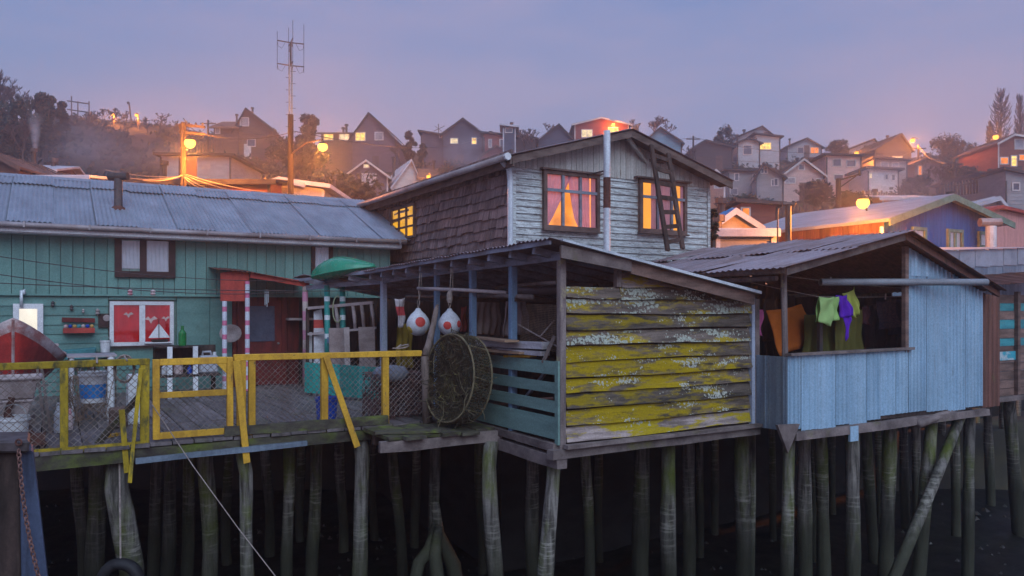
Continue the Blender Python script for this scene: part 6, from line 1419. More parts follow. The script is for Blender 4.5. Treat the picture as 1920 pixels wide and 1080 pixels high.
m = MB(); uu = at_v(252, HY, 13).x; m.box((uu-.1, 12.9, 0), (uu+.1, 13.2, .75), .01); put('white_box', m, WHITE, 'narrow white box on the deck behind the gate post', 'box', bevel=.01)
m = MB(); m.bar((fu(205), 11.75, .02), (fu(205)+.16, 11.9, .02), .05, .04); put('wood_chip', m, YEL, 'yellow offcut of wood lying on the deck', 'offcut')
# rusty scrap at left corner
m = MB(); m.bar(at_v(-6, 760, 11.6), Vector((at_v(85, 832, 11.3).x, 11.3, .03)), .05, .07, seg=3, wob=.01); put('scrap_bar', m, RUST, 'rusty bar propped against the white bucket', 'scrap')
m = MB(); m.bar(at_v(22, 745, 11.5), Vector((at_v(-5, 800, 11.4).x, 11.4, .02)), .06, .05, seg=2); put('scrap_bar', m, RUST, 'short rusty bar crossing in front of the white bucket', 'scrap')
m = MB(); m.sheet((fu(-10), 11.2, .03), (.5, .06, .02), (.02, .3, .1), 6, 3, lambda a, b: .04*sin(a*5)*sin(b*3), .02); put('scrap_sheet', m, RUSTRED, 'crumpled rusty sheet lying at the deck edge', 'scrap')
# wall things on the green house
sbx = thing('planter_box', 'red wall planter box holding small flowers', 'planter', at_v(148, 625, 17.85)); a0, a1 = gu(118), gu(177); zb_ = gz(148, 624)
m = MB(); m.box((a0, 17.78, zb_), (a1, 17.95, zb_+.10)); m.build('trough', REDB, sbx)
m = MB(); m.bar((a0-.02, 17.92, zb_+.27), (a1+.01, 17.92, zb_+.25), .02, .09); m.build('back_board', DOORRED, sbx)
for k in range(7):
    uu = a0+.05+k*(a1-a0-.1)/6; m = MB(); m.lathe([(.012, 0), (.035, .03), (.04, .055), (.015, .08)], (uu, 17.86, zb_+.09), 8); m.build('flower', [MATS['pink_tin'], BLUEP, mk('fl%d' % k, (.5, .3, .1), None, bump=0), TURQ][k % 4], sbx)
pf = thing('framed_picture', 'small dark framed picture hung beside the red curtained window', 'picture', at_v(195, 612, 17.92)); a0, a1 = gu(184), gu(206); z0, z1 = gz(195, 614), gz(195, 588)
m = MB(); m.box((a0, 17.93, z0), (a1, 17.96, z1)); m.build('board', DARKWOOD, pf); m = MB(); m.box((a0+.04, 17.925, z0+.04), (a1-.04, 17.93, z1-.04)); m.build('print', MAROON, pf)
m = MB(); m.lathe([(.01, 0), (.07, .004), (.06, .01)], (a0+.72*(a1-a0), 17.924, (z0+z1)/2+.05), 12, (0, -1, 0)); m.build('shell', TUB, pf)
for px, py, s_, lb in ((134, 577, .05, 'small dark carved figure on the green wall above the planter'), (156, 583, .035, 'small pale float ornament hung on the green wall'), (183, 585, .06, 'round shell ornament above the framed picture'), (99, 570, .05, 'small dark hook ornament near the bright window')):
    p = at_v(px, py, 17.93); m = MB(); m.lathe([(.008, -s_*1.2), (s_*.7, -s_*.6), (s_*.5, 0), (s_*.75, s_*.5), (.01, s_*1.2)], p, 8); put('wall_ornament', m, DARKM if px in (134, 99) else TUB, lb, 'ornament')
# model sail boat standing in the window
sbm = thing('model_sailboat', 'white sailed model boat standing before the red curtain', 'model boat', at_v(298, 641, 17.86)); a0, a1 = at_v(276, 632, 17.86).x, at_v(319, 632, 17.86).x; z0 = gz(298, 633); zt_ = gz(298, 606)
m = MB(); m.prism([(a0+.02, 17.84, z0), (a1, 17.84, z0), ((a0+a1)/2, 17.84, zt_)], (0, .012, 0)); m.build('sail', WHITE, sbm)
m = MB(); m.tube([((a0+a1)/2, 17.83, z0-.06), ((a0+a1)/2, 17.83, zt_+.1)], .008, 6); m.build('sail_mast', DARKWOOD, sbm)
m = MB(); m.prism([(a0+.05, 17.81, z0-.03), (a1-.02, 17.81, z0-.03), (a1-.06, 17.81, z0-.09), (a0+.1, 17.81, z0-.09)], (0, .06, 0)); m.build('model_hull', DARKWOOD, sbm)
m = MB(); m.box((a0-.05, 17.80, z0-.115), (a1+.03, 17.98, z0-.092)); m.build('shelf', WHITE, sbm)
# clothes lines / string across the yard
for (a, b, sg, lb) in (((-20, 478, 15.5), (560, 527, 17.0), .25, 'upper'), ((-20, 512, 15.0), (560, 548, 16.9), .3, 'middle'), ((-20, 530, 14.5), (700, 545, 15.0), .1, 'lower')):
    cable(lb + ' sagging washing line strung across the front of the green house', at_v(a[0], a[1], a[2]), at_v(b[0], b[1], b[2]), sg*.5, .008, name='washing_line', group='washing lines across the yard')
for px, py in ((244, 549), (287, 549)):
    p = at_v(px, py, 15.7); m = MB(); m.lathe([(.03, -.05), (.05, -.02), (.03, .0), (.05, .03), (.01, .06)], p, 8); put('red_peg', m, MATS['pink_tin'], 'small red ornament clipped to the washing line', 'peg', 'red ornaments on the line')
pv_ = at_v(40, 545, 17.85); m = MB(); m.tube([(pv_.x, 17.85, gz(40, 575)), (pv_.x, 17.85, gz(40, 545)), (pv_.x+.04, 17.85, gz(40, 543)), (pv_.x+.05, 17.85, gz(40, 552))], .03, 8); put('vent_pipe', m, PIPEW, 'short pale bent vent pipe above the bright window', 'pipe', smooth=True)
# blue tarp/trough on wall
a0, a1 = gu(118), gu(180); m = MB(); z0 = gz(150, 675); m.prism([(a0, 17.6, z0+.22), (a1, 17.6, z0+.26), (a1-.05, 17.6, z0), (a0+.05, 17.6, z0)], (0, .35, 0)); put('wash_trough', m, mk('teal_trough', (.05, .20, .22), (.04, .15, .17), (3, 3, 3), rough=.5), 'teal plastic trough fixed to the green wall under the planter', 'trough', bevel=.02)
m = MB(); m.box((a0, 17.6, 0), (a0+.08, 17.95, z0)); m.box((a1-.1, 17.6, 0), (a1-.02, 17.95, z0)); put('trough_stand', m, OLDWOOD, 'wooden stand carrying the teal trough', 'stand')
# wind chime under the canopy
p = at_v(500, 545, 17.2); wc = thing('wind_chime', 'silver tube wind chime hanging under the red canopy', 'wind chime', p)
m = MB(); m.lathe([(.05, 0), (.055, .015), (.01, .03)], p, 10); m.build('disc', STEEL, wc)
for k in range(4): m = MB(); q = p + Vector((.035*cos(k*1.57), .035*sin(k*1.57), 0)); m.tube([q, q - Vector((0, 0, .26 + .03*k))], .009, 6); m.build('chime_tube', PIPEW, wc)
m = MB(); m.tube([p + Vector((0, 0, .02)), Vector((p.x, p.y, 2.42))], .004, 4); m.build('string', DARKM, wc)
# satellite-like white bowl by post
p = at_v(430, 625, 17.6); m = MB(); m.lathe([(.01, 0), (.12, .02), (.2, .06), (.19, .07), (.1, .03)], p, 16, (.3, -1, 0), sq=1.3); put('wall_dish', m, TUB, 'oval white basin hung on the wall behind the striped post', 'basin', smooth=True)
# ---------------------------------------------------------------- porch side: gate posts, panels, boards, floats
for px, vv, mt, lb in ((572, 16.95, PINKOLD, 'worn pink and cream banded post at the porch end'), (613, 16.3, TEALBAND, 'green post with white rings, nearer the pink post'), (642, 16.2, TEALBAND, 'green post with white rings, hung with a hose loop')):
    uu = at_v(px, HY, vv).x; m = MB(); m.tube([(uu, vv, -.02), (uu+.01, vv, 1.1), (uu, vv, 2.24)], .062, 12, wob=.01); put('banded_post', m, mt, lb, 'post', 'banded posts of the porch', smooth=True)
uu = at_v(613, HY, 16.25).x; m = MB(); m.box((uu, 16.22, 1.0), (at_v(642, HY, 16.22).x, 16.27, 1.13)); put('cross_board', m, BLUEPOST, 'blue board nailed between the two green ringed posts', 'board')
c = at_v(636, 580, 16.05); m = MB(); m.tube([(c.x+.1*cos(a)-.03, 16.08, c.z+.28*sin(a)) for a in [pi*.35+1.45*pi*k/12 for k in range(13)]], .014, 6); put('hose_loop', m, mk('pale_green_hose', (.35, .40, .26), (.28, .32, .2), (3, 3, 3), bump=0), 'loop of pale hose hung on the green ringed post', 'hose', smooth=True)
tp = thing('turquoise_barrier', 'turquoise painted barrier board with peeling right half', 'barrier', (4.8, 14.6, 0))
TQ = mk('turquoise_paint', (.03, .40, .34), (.02, .30, .27), (4, 4, 4), rough=.6, var=.08); TQP = mk('peeling_turquoise_paint', (.025, .28, .25), (.02, .20, .19), (7, 7, 7), rough=.65, c3=(.26, .28, .30), sc3=(14, 14, 5), lo3=.60, hi3=.66)
A_, B_ = Vector((4.36, 15.5, 0)), Vector((5.15, 13.5, 0)); dv_ = (B_-A_); nn = 8
for k in range(nn):
    p, q = A_+dv_*(k/nn), A_+dv_*((k+.97)/nn); m = MB(); m.bar(p + Vector((0, 0, .36)), q + Vector((0, 0, .36)), .03, .60, j=.003); m.build('board', TQ if k < 4 else TQP, tp)
for f in (.05, .5, .95): p = A_+dv_*f + Vector((.04, .02, 0)); m = MB(); m.bar(p, p + Vector((0, 0, .66)), .06, .06); m.build('foot_post', OLDWOOD, tp)
PLY = mk('greyed_plywood', (.30, .24, .24), (.22, .17, .17), (3, 3, 5), rough=.85, var=.1)
for (x0, x1, y0, y1, v, mt, lb, lean) in ((676, 706, 613, 692, 15.2, PLY, 'large greyed plywood sheet leaning behind the barrier', .12), (620, 652, 615, 692, 15.7, PLY, 'narrower plywood sheet between the green ringed posts', .12), (648, 658, 614, 690, 15.3, TUB, 'pale upright plank beside the plywood sheet', .1)):
    p, q = at_v(x0, y1, v), at_v(x1, y0, v); m = MB(); m.prism([(p.x, v, 0.0), (q.x, v, 0.0), (q.x, v+lean, q.z), (p.x, v+lean, q.z)], (0, .025, 0)); put('leaning_sheet', m, mt, lb, 'sheet', 'boards leaning in the porch')
p0 = at_v(588, 690, 16.5); m = MB(); hw_ = .13; m.prism([(p0.x-.02, 16.4, 0), (p0.x+.34, 16.4, 0), (at_v(600, 580, 16.55).x+.05, 16.6, at_v(600, 580, 16.5).z), (at_v(590, 582, 16.55).x, 16.6, at_v(590, 584, 16.5).z)], (0, .03, 0)); put('white_plank', m, mk('white_plank_red_band', (.55, .55, .60), (.45, .44, .48), (3, 3, 8), rough=.6, bands=((.45, .06, .05), 3.0, .06, -1.32), var=.05), 'tall white tapering board with a red band leaning by the pink post', 'board')
p0 = at_v(580, 690, 16.7); m = MB(); m.box((p0.x-.05, 16.7, 0), (p0.x+.06, 16.73, at_v(580, 623, 16.7).z)); put('white_plank', m, WHITE, 'short white board standing beside the pink post', 'board')
m = MB(); m.box((p0.x+.09, 16.66, 0), (p0.x+.13, 16.70, at_v(586, 600, 16.7).z)); put('red_stick', m, REDB, 'thin red stick leaning by the white boards', 'stick')
# balustrade
bl_ = thing('porch_balustrade', 'old white turned balustrade stored inside the porch', 'balustrade', (6.2, 15.6, .9))
ra, rb_ = at_v(578, 578, 16.6), at_v(700, 567, 15.6); m = MB(); m.bar(ra, rb_, .07, .06); m.build('rail', TUB, bl_)
for px in (630, 662, 678, 696):
    f = (px-578)/122; p = ra.lerp(rb_, f); m = MB(); m.tube([p - Vector((0, 0, .03)), p + Vector((.04, .02, -.25)), p + Vector((.06, .02, -.52))], [.035, .042, .035], 8); m.build('baluster', TUB, bl_, smooth=True)
m = MB(); m.bar(ra - Vector((0, 0, .56)), rb_ + Vector((.06, 0, -.54)), .07, .05); m.build('bottom_rail', TUB, bl_)
for p in (ra, rb_): m = MB(); m.bar((p.x, p.y+.06, 0), (p.x, p.y+.06, p.z), .06, .06); m.build('stand_post', DARKWOOD, bl_)
m = MB(); p = at_v(548, 598, 17.7); m.box((p.x-.1, 17.6, p.z-.03), (p.x+.5, 17.9, p.z+.02)); put('wall_shelf', m, TUB, 'pale shelf on the dark recess wall beside the door', 'shelf')
# floats
BUOYW = mk('white_float_plastic', (.58, .60, .66), (.46, .48, .53), (4, 4, 4), rough=.45, var=.05, bump=0, c3=(.40, .38, .36), lo3=.6, hi3=.75); BUOYR = mk('faded_red_disc', (.55, .06, .05), (.42, .05, .05), (5, 5, 5), rough=.6, bump=0); BUOYY = mk('faded_yellow_disc', (.55, .40, .04), (.45, .33, .04), (5, 5, 5), rough=.6, bump=0)
def disc_on(c, R, px, py, v, r, mat, t):
    """a thin painted disc following the float's surface"""
    tgt = at_v(px, py, v); n_ = (tgt - c); n_.y = -math.sqrt(max(.001, R*R - n_.x**2 - n_.z**2)); n_.normalize()
    a = n_.orthogonal().normalized(); b = n_.cross(a); vs = [c + n_*(R+.006)]; K = 16
    for rr in (.5, 1.0):
        for k in range(K):
            p = c + n_*R + (a*cos(2*pi*k/K) + b*sin(2*pi*k/K))*r*rr; vs.append(c + (p-c).normalized()*(R+.006 if rr < 1 else R+.003))
    fs = [(0, 1+k, 1+(k+1) % K) for k in range(K)] + [(1+k, 1+K+k, 1+K+(k+1) % K, 1+(k+1) % K) for k in range(K)]
    m = MB(); m.add(vs, fs); m.build('painted_disc', mat, t, smooth=True)
def buoy(label, px, py, v, R, discs, ytop):
    c = at_v(px, py, v); t = thing('fishing_float', label, 'float', c - Vector((0, 0, R)), 'fishing floats under the porch beam')
    prof = [(R*sin(a), -R*cos(a)) for a in [pi*k/18 for k in range(1, 14)]] + [(R*.62, R*.86), (R*.4, R*1.05), (R*.24, R*1.22), (R*.2, R*1.34), (R*.1, R*1.38)]
    m = MB(); m.lathe(prof, c, 24); m.build('body', BUOYW, t, smooth=True)
    for (dx, dy, r, mt) in discs: disc_on(c, R, dx, dy, v, r, mt, t)
    tp_ = Vector((c.x, c.y, c.z + R*1.3)); q = at_v(px+3, ytop, v); q.y = v; m = MB()
    m.tube([tp_, tp_ + Vector((.03, 0, .12)), (q.x-.02, v, (tp_.z+q.z)/2), q], .008, 5); m.tube([tp_, tp_ + Vector((-.02, 0, .10)), (q.x+.03, v, (tp_.z+q.z)/2), q + Vector((.03, 0, 0))], .006, 5); m.build('rope', ROPE, t)
    if 'plain' in label: m = MB(); m.lathe([(.03, .1), (.05, .15), (.045, .25), (.02, .3)], tp_, 10); m.build('rope_knot', ROPE, t)
buoy('white fishing float with red and yellow discs hanging from the beam', 784, 608, 12.15, .20, ((780, 603, .095, BUOYR), (798, 621, .07, BUOYY), (766, 619, .07, BUOYY)), 512)
buoy('plain white fishing float with two red discs above the round trap', 843, 608, 11.2, .185, ((831, 610, .068, BUOYR), (853, 607, .06, BUOYR)), 503)
# hanging sock-like cloth and yellow oilskin
def hang(name, label, pts4, v, mat, cat, fold=.02, nf=5, group=None, nu=20, nv=10):
    """cloth with four corners given as pixels (tl, tr, br, bl)"""
    tl, tr_, br, bl2 = [at_v(*p, v) for p in pts4]; vs = []; n1 = nu+1
    ph = rnd(0, 6)
    for j in range(nv+1):
        for i in range(nu+1):
            a, b = i/nu, j/nv; top = tl.lerp(tr_, a); bot = bl2.lerp(br, a); p = top.lerp(bot, b)
            p.y += fold*sin(a*nf*2*pi+ph+b*1.5)*(.35+.75*b) + .02*sin(b*7+a*5+ph); p.x += .012*sin(b*9+ph)*(b > .1); p.z += -.02*sin(a*pi)*(1-b)
            vs.append(p)
    back = [p + Vector((0, .006, 0)) for p in vs]; N = len(vs); fs = []
    for j in range(nv):
        for i in range(nu): q = j*n1+i; fs += [(q, q+n1, q+n1+1, q+1), (N+q, N+q+1, N+q+n1+1, N+q+n1)]
    for i in range(nu): fs += [(i, i+1, N+i+1, N+i), (nv*n1+i+1, nv*n1+i, N+nv*n1+i, N+nv*n1+i+1)]
    for j in range(nv): fs += [(j*n1+n1, j*n1, N+j*n1, N+j*n1+n1), (j*n1+nu, j*n1+n1+nu, N+j*n1+n1+nu, N+j*n1+nu)]
    m = MB(); m.add(vs+back, fs); return put(name, m, mat, label, cat, group, smooth=True)
hang('hanging_sock', 'grey and red knitted stocking hanging in the porch', ((741, 560), (760, 558), (758, 614), (748, 614)), 12.9, mk('grey_red_knit', (.42, .38, .40), (.34, .31, .33), (20, 20, 20), bands=((.40, .05, .06), 2.0, .08, -1.62), var=.05), 'stocking', .02, 2)
hang('oilskin', 'dark yellow oilskin hanging behind the floats', ((744, 612), (772, 600), (775, 690), (742, 690)), 13.2, cloth('dark_yellow_oilskin', (.22, .16, .03), .1), 'oilskin', .03, 3)
GREYCL = cloth('grey_cloth', (.36, .29, .30), .15); BEIGE = cloth('beige_cloth', (.42, .33, .30), .15)
hang('drying_cloth', 'wide beige cloth hung on the porch pole', ((893, 560), (938, 562), (938, 628), (886, 626)), 11.6, BEIGE, 'cloth', .03, 4)
hang('drying_cloth', 'grey-mauve jacket hung right of the beige cloth', ((948, 565), (985, 562), (992, 625), (940, 632)), 10.6, GREYCL, 'jacket', .05, 3)
hang('drying_cloth', 'dull red cloth strip behind the second float', ((866, 575), (876, 572), (876, 622), (864, 622)), 12.0, cloth('dull_red_cloth', (.20, .05, .045), .1), 'cloth', .02, 2)
# poles and pipe stored under the roof
for a, b, r, mt, lb in (((783, 541, 12.2), (950, 549, 10.2), .03, TUB, 'long pale pole stored across the porch posts'), ((890, 555, 11.4), (998, 557, 9.2), .035, OLDWOOD, 'short pale plank pole beneath the long pole'), ((930, 540, 11.6), (1040, 530, 8.9), .03, OLDWOOD, 'dark pole stored under the shed roof'), ((760, 556, 12.8), (900, 560, 12.0), .025, DARKWOOD, 'thin dark pole behind the floats')):
    m = MB(); p, q = at_v(*a[:2], a[2]), at_v(*b[:2], b[2]); m.tube([p, p.lerp(q, .5) + Vector((0, 0, .01)), q], r, 8, wob=.06); put('stored_pole', m, mt, lb, 'pole', None, smooth=True)
m = MB(); p, q = at_v(958, 545, 10.6), at_v(1117, 541, 8.95); 
m.tube([p, q], .085, 14, cap=False); m.tube([q, p], .075, 14, cap=False)
put('stored_pipe', m, mk('dark_grey_pipe', (.10, .085, .10), (.07, .06, .07), (4, 4, 4), rough=.4), 'thick dark pipe stored inside above the mossy boards', 'pipe', None, smooth=True)
for v in (9.7, 11.0): m = MB(); m.bar((US, v, 1.88), (7.6, v, 1.86), .05, .06); put('shed_crossbeam', m, DARKWOOD, 'dark crossbeam carrying the stored poles', 'beam', 'crossbeams inside the fishing shed')
# netting panel in the shed
nb = thing('fishing_net', 'framed mesh fishing net leaning inside the shed', 'net', (6.6, 9.4, .5))
p = [at_v(980, 570, 9.9), at_v(1042, 572, 8.9), at_v(1042, 660, 8.9), at_v(975, 640, 9.9)]
for k in range(26):
    f = k/25; m_ = MB() if k == 0 else m_; m_.tube([p[0].lerp(p[1], f), p[3].lerp(p[2], f)], .004, 3, cap=False); m_.tube([p[0].lerp(p[3], f), p[1].lerp(p[2], f)], .004, 3, cap=False)
m_.build('netting', NET, nb)
m = MB(); m.tube([at_v(962, 603, 10.0), at_v(1045, 650, 8.85)], .012, 6); m.build('rope', ROPE, nb); m = MB(); m.tube([at_v(1040, 600, 9), at_v(1012, 632, 9.2)], .012, 6); m.build('rope', ROPE, nb)
# timber pile on the bench inside the slat wall
WPL = mk('white_worn_plank', (.50, .49, .54), (.30, .27, .29), (2, 2, 14), .45, .6, rough=.7); TAN = mk('fresh_tan_plank', (.34, .22, .15), (.22, .15, .11), (2, 2, 10), rough=.8)
for a, b, w, t_, mt, lb in (((888, 632, 11.0), (960, 640, 9.4), .22, .03, TAN, 'tan plank, highest of the stacked timber'), ((898, 643, 10.6), (1024, 648, 8.9), .14, .10, WPL, 'thick white painted beam on the stacked timber'), ((905, 655, 10.4), (985, 662, 9.3), .2, .03, TAN, 'rough tan plank under the white beam'), ((930, 655, 10.2), (1022, 663, 8.9), .16, .06, WPL, 'white painted board under the thick beam'), ((950, 668, 9.9), (1000, 668, 9.2), .12, .03, YEL, 'short yellow offcut in the stacked timber')):
    m = MB(); m.bar(at_v(*a[:2], a[2]), at_v(*b[:2], b[2]), w, t_, j=.004, seg=2); put('stacked_timber', m, mt, lb, 'timber', 'timber stacked behind the slats')
tbn = thing('timber_bench', 'dark trestle carrying the stacked timber inside the shed', 'trestle', (6.3, 9.8, 0)); zb2 = at_v(960, 676, 9.8).z
m = MB(); m.box((5.95, 8.8, zb2-.08), (6.7, 11.2, zb2-.02)); m.build('top', DARKWOOD, tbn)
for v in (8.9, 11.0):
    for uu in (6.0, 6.6): m = MB(); m.box((uu, v, -.04), (uu+.07, v+.07, zb2-.08)); m.build('leg', DARKWOOD, tbn)
m = MB(); m.bar(at_v(1040, 630, 8.75), at_v(1018, 680, 8.85), .07, .05); put('leaning_stick', m, OLDWOOD, 'grey stick leaning inside the shed corner', 'stick')
m = MB(); m.bar(Vector((5.95, 10.2, .0)), Vector((6.05, 9.1, .95)), .05, .04); put('leaning_stick', m, BLUEPEEL, 'pale slanting stick seen through the teal slats', 'stick')
m = MB(); m.bar(Vector((6.05, 10.4, .35)), Vector((6.05, 9.6, .0)), .04, .04); put('leaning_stick', m, BROWNP, 'brown slanting stick low behind the teal slats', 'stick')
# driftwood log and round crab trap
m = MB(); m.tube([at_v(797, 668, 11.0), at_v(803, 650, 11.05), at_v(812, 610, 11.2), at_v(818, 580, 11.3), at_v(820, 572, 11.35)], [.065, .06, .05, .04, .025], 9, wob=.1); m.tube([Vector((4.98, 10.95, -.03)), at_v(797, 668, 11.0)], [.075, .065], 9, wob=.1)
put('driftwood_log', m, mk('driftwood', (.17, .13, .12), (.09, .07, .06), (9, 9, 2), rough=.9, var=.2, bump=.5), 'crooked driftwood log standing at the fence end', 'log', smooth=True)
ct = thing('crab_trap', 'big round hoop trap with mossy netting leaning on the teal slats', 'trap', (5.2, 10.55, 0))
ctr = at_v(857, 706, 10.4); Rt = (788-624)/2/FP*(ctr.x*sa+ctr.y*ca); an_ = radians(-40)
axn = Vector((-.985, -.13, .12)).normalized(); e1 = Vector((0, 0, 1)); e1 = (e1 - axn*e1.dot(axn)).normalized(); e2 = axn.cross(e1)
NETM = mk('mossy_netting', (.085, .07, .045), (.04, .034, .026), (9, 9, 9), bump=0, c3=(.19, .17, .07), lo3=.55, hi3=.65); HOOP = mk('mossy_hoop', (.17, .14, .085), (.09, .08, .05), (9, 9, 9))
ctr.z = Rt*abs(e1.z) - .02 + .06
def cp(a, r, dd): return ctr + axn*dd + e1*cos(a)*r + e2*sin(a)*r
for dd in (-.16, .16):
    m = MB(); m.tube([cp(2*pi*k/32, Rt, dd) for k in range(33)], .016, 6); m.build('hoop', HOOP, ct, smooth=True)
for k in range(8): a = 2*pi*k/8; m = MB(); m.tube([cp(a, Rt, -.16), cp(a+.1, Rt*1.0, .16)], .010, 5); m.build('spacer', HOOP, ct)
m = MB()
for dd in (-.165, .165):
    for k in range(-15, 16):
        h = k/15.5*Rt; w_ = math.sqrt(max(0, Rt*Rt-h*h)); pts1 = []; pts2 = []
        for q in range(9):
            f = -1+2*q/8; j1 = Vector((rnd(-.012, .012), rnd(-.012, .012), rnd(-.012, .012)))
            pts1.append(ctr + axn*(dd + .05*(1-f*f)*(-1 if dd > 0 else 1)) + e1*(h*.7+f*w_*.7) + e2*(-h*.7+f*w_*.7) + j1)
            pts2.append(ctr + axn*(dd + .05*(1-f*f)*(-1 if dd > 0 else 1)) + e1*(h*.7-f*w_*.7) + e2*(h*.7+f*w_*.7) - j1)
        m.tube(pts1, .0055, 3, cap=False); m.tube(pts2, .0055, 3, cap=False)
for k in range(90):
    a = 2*pi*k/90; m.tube([cp(a, Rt, -.16), cp(a+.12, Rt*.99, .16)], .004, 3, cap=False); m.tube([cp(a, Rt, -.16), cp(a-.12, Rt*.99, .16)], .004, 3, cap=False)
m.build('netting', NETM, ct)
m = MB()                                             # tangled weed and old net caught inside
for k in range(1100):
    a = rnd(0, 2*pi); r = Rt*math.sqrt(random.random())*.97; p = cp(a, r, rnd(-.13, .13)); d_ = Vector((rnd(-1, 1), rnd(-1, 1), rnd(-1, 1))).normalized(); pts = [p]
    for q in range(3): d_ = (d_ + Vector((rnd(-1, 1), rnd(-1, 1), rnd(-1, 1)))*.6).normalized(); p = p + d_*.07; pts.append(p)
    m.tube(pts, rnd(.003, .008), 3, cap=False)
w_ = m.build('weed_tangle', NETM, ct); w_['kind'] = 'stuff'
m = MB()
for k in range(9):
    a = rnd(0, 2*pi); p = cp(a, Rt*rnd(.3, 1.03), rnd(.12, .2)); pts = [p]; d_ = Vector((rnd(-.4, .4), rnd(-.4, .4), -1)).normalized()
    for q in range(4): d_ = (d_ + Vector((rnd(-1, 1), rnd(-1, 1), rnd(-1, 1)))*.35).normalized(); p = p + d_*.1; pts.append(p)
    m.tube(pts, .004, 4, cap=False)
m.build('dry_stem', HOOP, ct)
# heap of nets behind fence end
m = MB(); tangle(m, (4.75, 11.75, .35), .42, .30, .36, 220, .008, 7); put('net_heap', m, mk('maroon_net_twine', (.13, .07, .07), (.08, .045, .05), (9, 9, 9), bump=0), 'heap of dark reddish net behind the fence end', 'net')
m = MB(); m.lathe([(.02, -.15), (.18, -.10), (.22, 0), (.16, .1), (.02, .13)], (4.62, 11.55, .72), 10, sq=1.4); put('bundle_bag', m, cloth('grey_blue_sack', (.22, .24, .30), .1), 'grey-blue sack lying on the net heap', 'sack', smooth=True)
m = MB(); pts = [(fu(752)+.05*cos(a*2.2)*a, VF+.02, FH+.06+.03*sin(a*3)) for a in [k*.3 for k in range(14)]]; m.tube(pts, .012, 6); put('rail_rope', m, ROPE, 'short rope knotted on the fence rail near the floats', 'rope', smooth=True)
# ---------------------------------------------------------------- kayak on the porch roof
kx = thing('green_kayak', 'upturned green plastic kayak lying on the porch roof', 'kayak', (5.6, 16.4, 2.5))
KG = mk('green_kayak_plastic', (.015, .26, .15), (.012, .20, .12), (3, 3, 3), rough=.28, spec=.5, bump=0, var=.08)
K0, K1 = at_v(586, 520, 16.3), at_v(702, 500, 15.2); ax_ = (K1-K0); L_ = ax_.length; ax_.normalize(); sd2 = ax_.cross(Vector((0, 0, 1))).normalized()
def kring(t_, up_):
    w = .36*math.sin(pi*min(1, max(0, t_*.94+.03)))**.8; h = .31*(math.sin(pi*min(1, max(0, t_*.9+.05)))**.8)*(1.45-.95*t_); R = []
    c = K0 + ax_*(L_*t_) + Vector((0, 0, .0))
    for k in range(9):
        a = pi*k/8; R.append(c + sd2*cos(a)*w + Vector((0, 0, up_*sin(a)**.8*h)))
    return R
for up_, nm in ((1, 'hull'), (-.35, 'deck')):
    m = MB(); rg = [kring(t_, up_) for t_ in (0, .04, .1, .2, .35, .5, .65, .8, .9, .96, 1)]; vs = [p for r in rg for p in r]
    fs = [(i*9+k, i*9+k+1, i*9+10+k, i*9+9+k) for i in range(10) for k in range(8)]; fs.append(tuple(range(9))); fs.append(tuple(90+k for k in range(9)))
    m.add(vs, fs); m.build(nm, KG, kx, smooth=True)
m = MB(); rg = [kring(t_, 1) for t_ in (0, .04, .1, .2, .35, .5, .65, .8, .9, .96, 1)]
m.tube([r[0] for r in rg], .018, 6); m.tube([r[8] for r in rg], .018, 6); m.tube([r[4] + Vector((0, 0, .004)) for r in rg], .02, 6); m.build('seam_rim', KG, kx, smooth=True)
# ---------------------------------------------------------------- laundry in the tin shed
VL = 8.35
cable('clothes line running across the tin shed opening, lower strand', at_v(1330, 510, 9.2), at_v(1545, 558, 8.3), .02, .006, name='clothes_line', mat=ROPE, group='clothes lines in the tin shed')
cable('clothes line running across the tin shed opening, upper strand', at_v(1470, 517, 8.3), at_v(1690, 540, 8.4), .02, .006, name='clothes_line', mat=ROPE, group='clothes lines in the tin shed')
cable('clothes line running across the tin shed opening, middle strand', at_v(1530, 556, 8.3), at_v(1690, 556, 8.5), .01, .006, name='clothes_line', mat=ROPE, group='clothes lines in the tin shed')
hang('towel', 'lime green towel pegged on the clothes line', ((1533, 558), (1571, 556), (1573, 600), (1529, 604)), 8.25, cloth('lime_cloth', (.36, .60, .20), .2), 'towel', .02, 2)
hang('towel', 'folded front flap of lime cloth over the line', ((1538, 556), (1566, 556), (1560, 612), (1536, 604)), 8.19, cloth('lime_cloth_light', (.40, .62, .24), .2), 'cloth', .015, 1)
hang('shirt', 'purple shirt hanging between the lime towel and yellow top', ((1570, 553), (1590, 552), (1602, 592), (1577, 596)), 8.24, cloth('purple_cloth', (.13, .03, .50), .15), 'shirt', .03, 2)
hang('shirt', 'narrow purple sleeve trailing below the purple shirt', ((1582, 590), (1600, 580), (1592, 612), (1588, 640)), 8.26, MATS['purple_cloth'], 'sleeve', .015, 1)
hang('shirt', 'yellow green top hung at a slant beside the purple shirt', ((1582, 550), (1604, 538), (1613, 585), (1602, 597)), 8.28, cloth('yellow_green_cloth', (.46, .52, .12), .2), 'shirt', .03, 2)
hang('blanket', 'large orange blanket hanging behind the corner post', ((1437, 582), (1505, 570), (1530, 640), (1460, 668)), 8.9, cloth('orange_cloth', (.55, .15, .03), .15), 'blanket', .03, 2)
hang('oilskin', 'olive waterproof trousers hanging behind the lime towel', ((1512, 590), (1570, 585), (1575, 668), (1508, 668)), 8.75, cloth('olive_cloth', (.10, .10, .03), .1), 'oilskin', .05, 4)
hang('oilskin', 'olive waterproof jacket hanging behind the purple shirt', ((1568, 585), (1614, 580), (1620, 668), (1566, 668)), 8.65, cloth('olive_cloth_light', (.12, .115, .035), .1), 'oilskin', .05, 4)
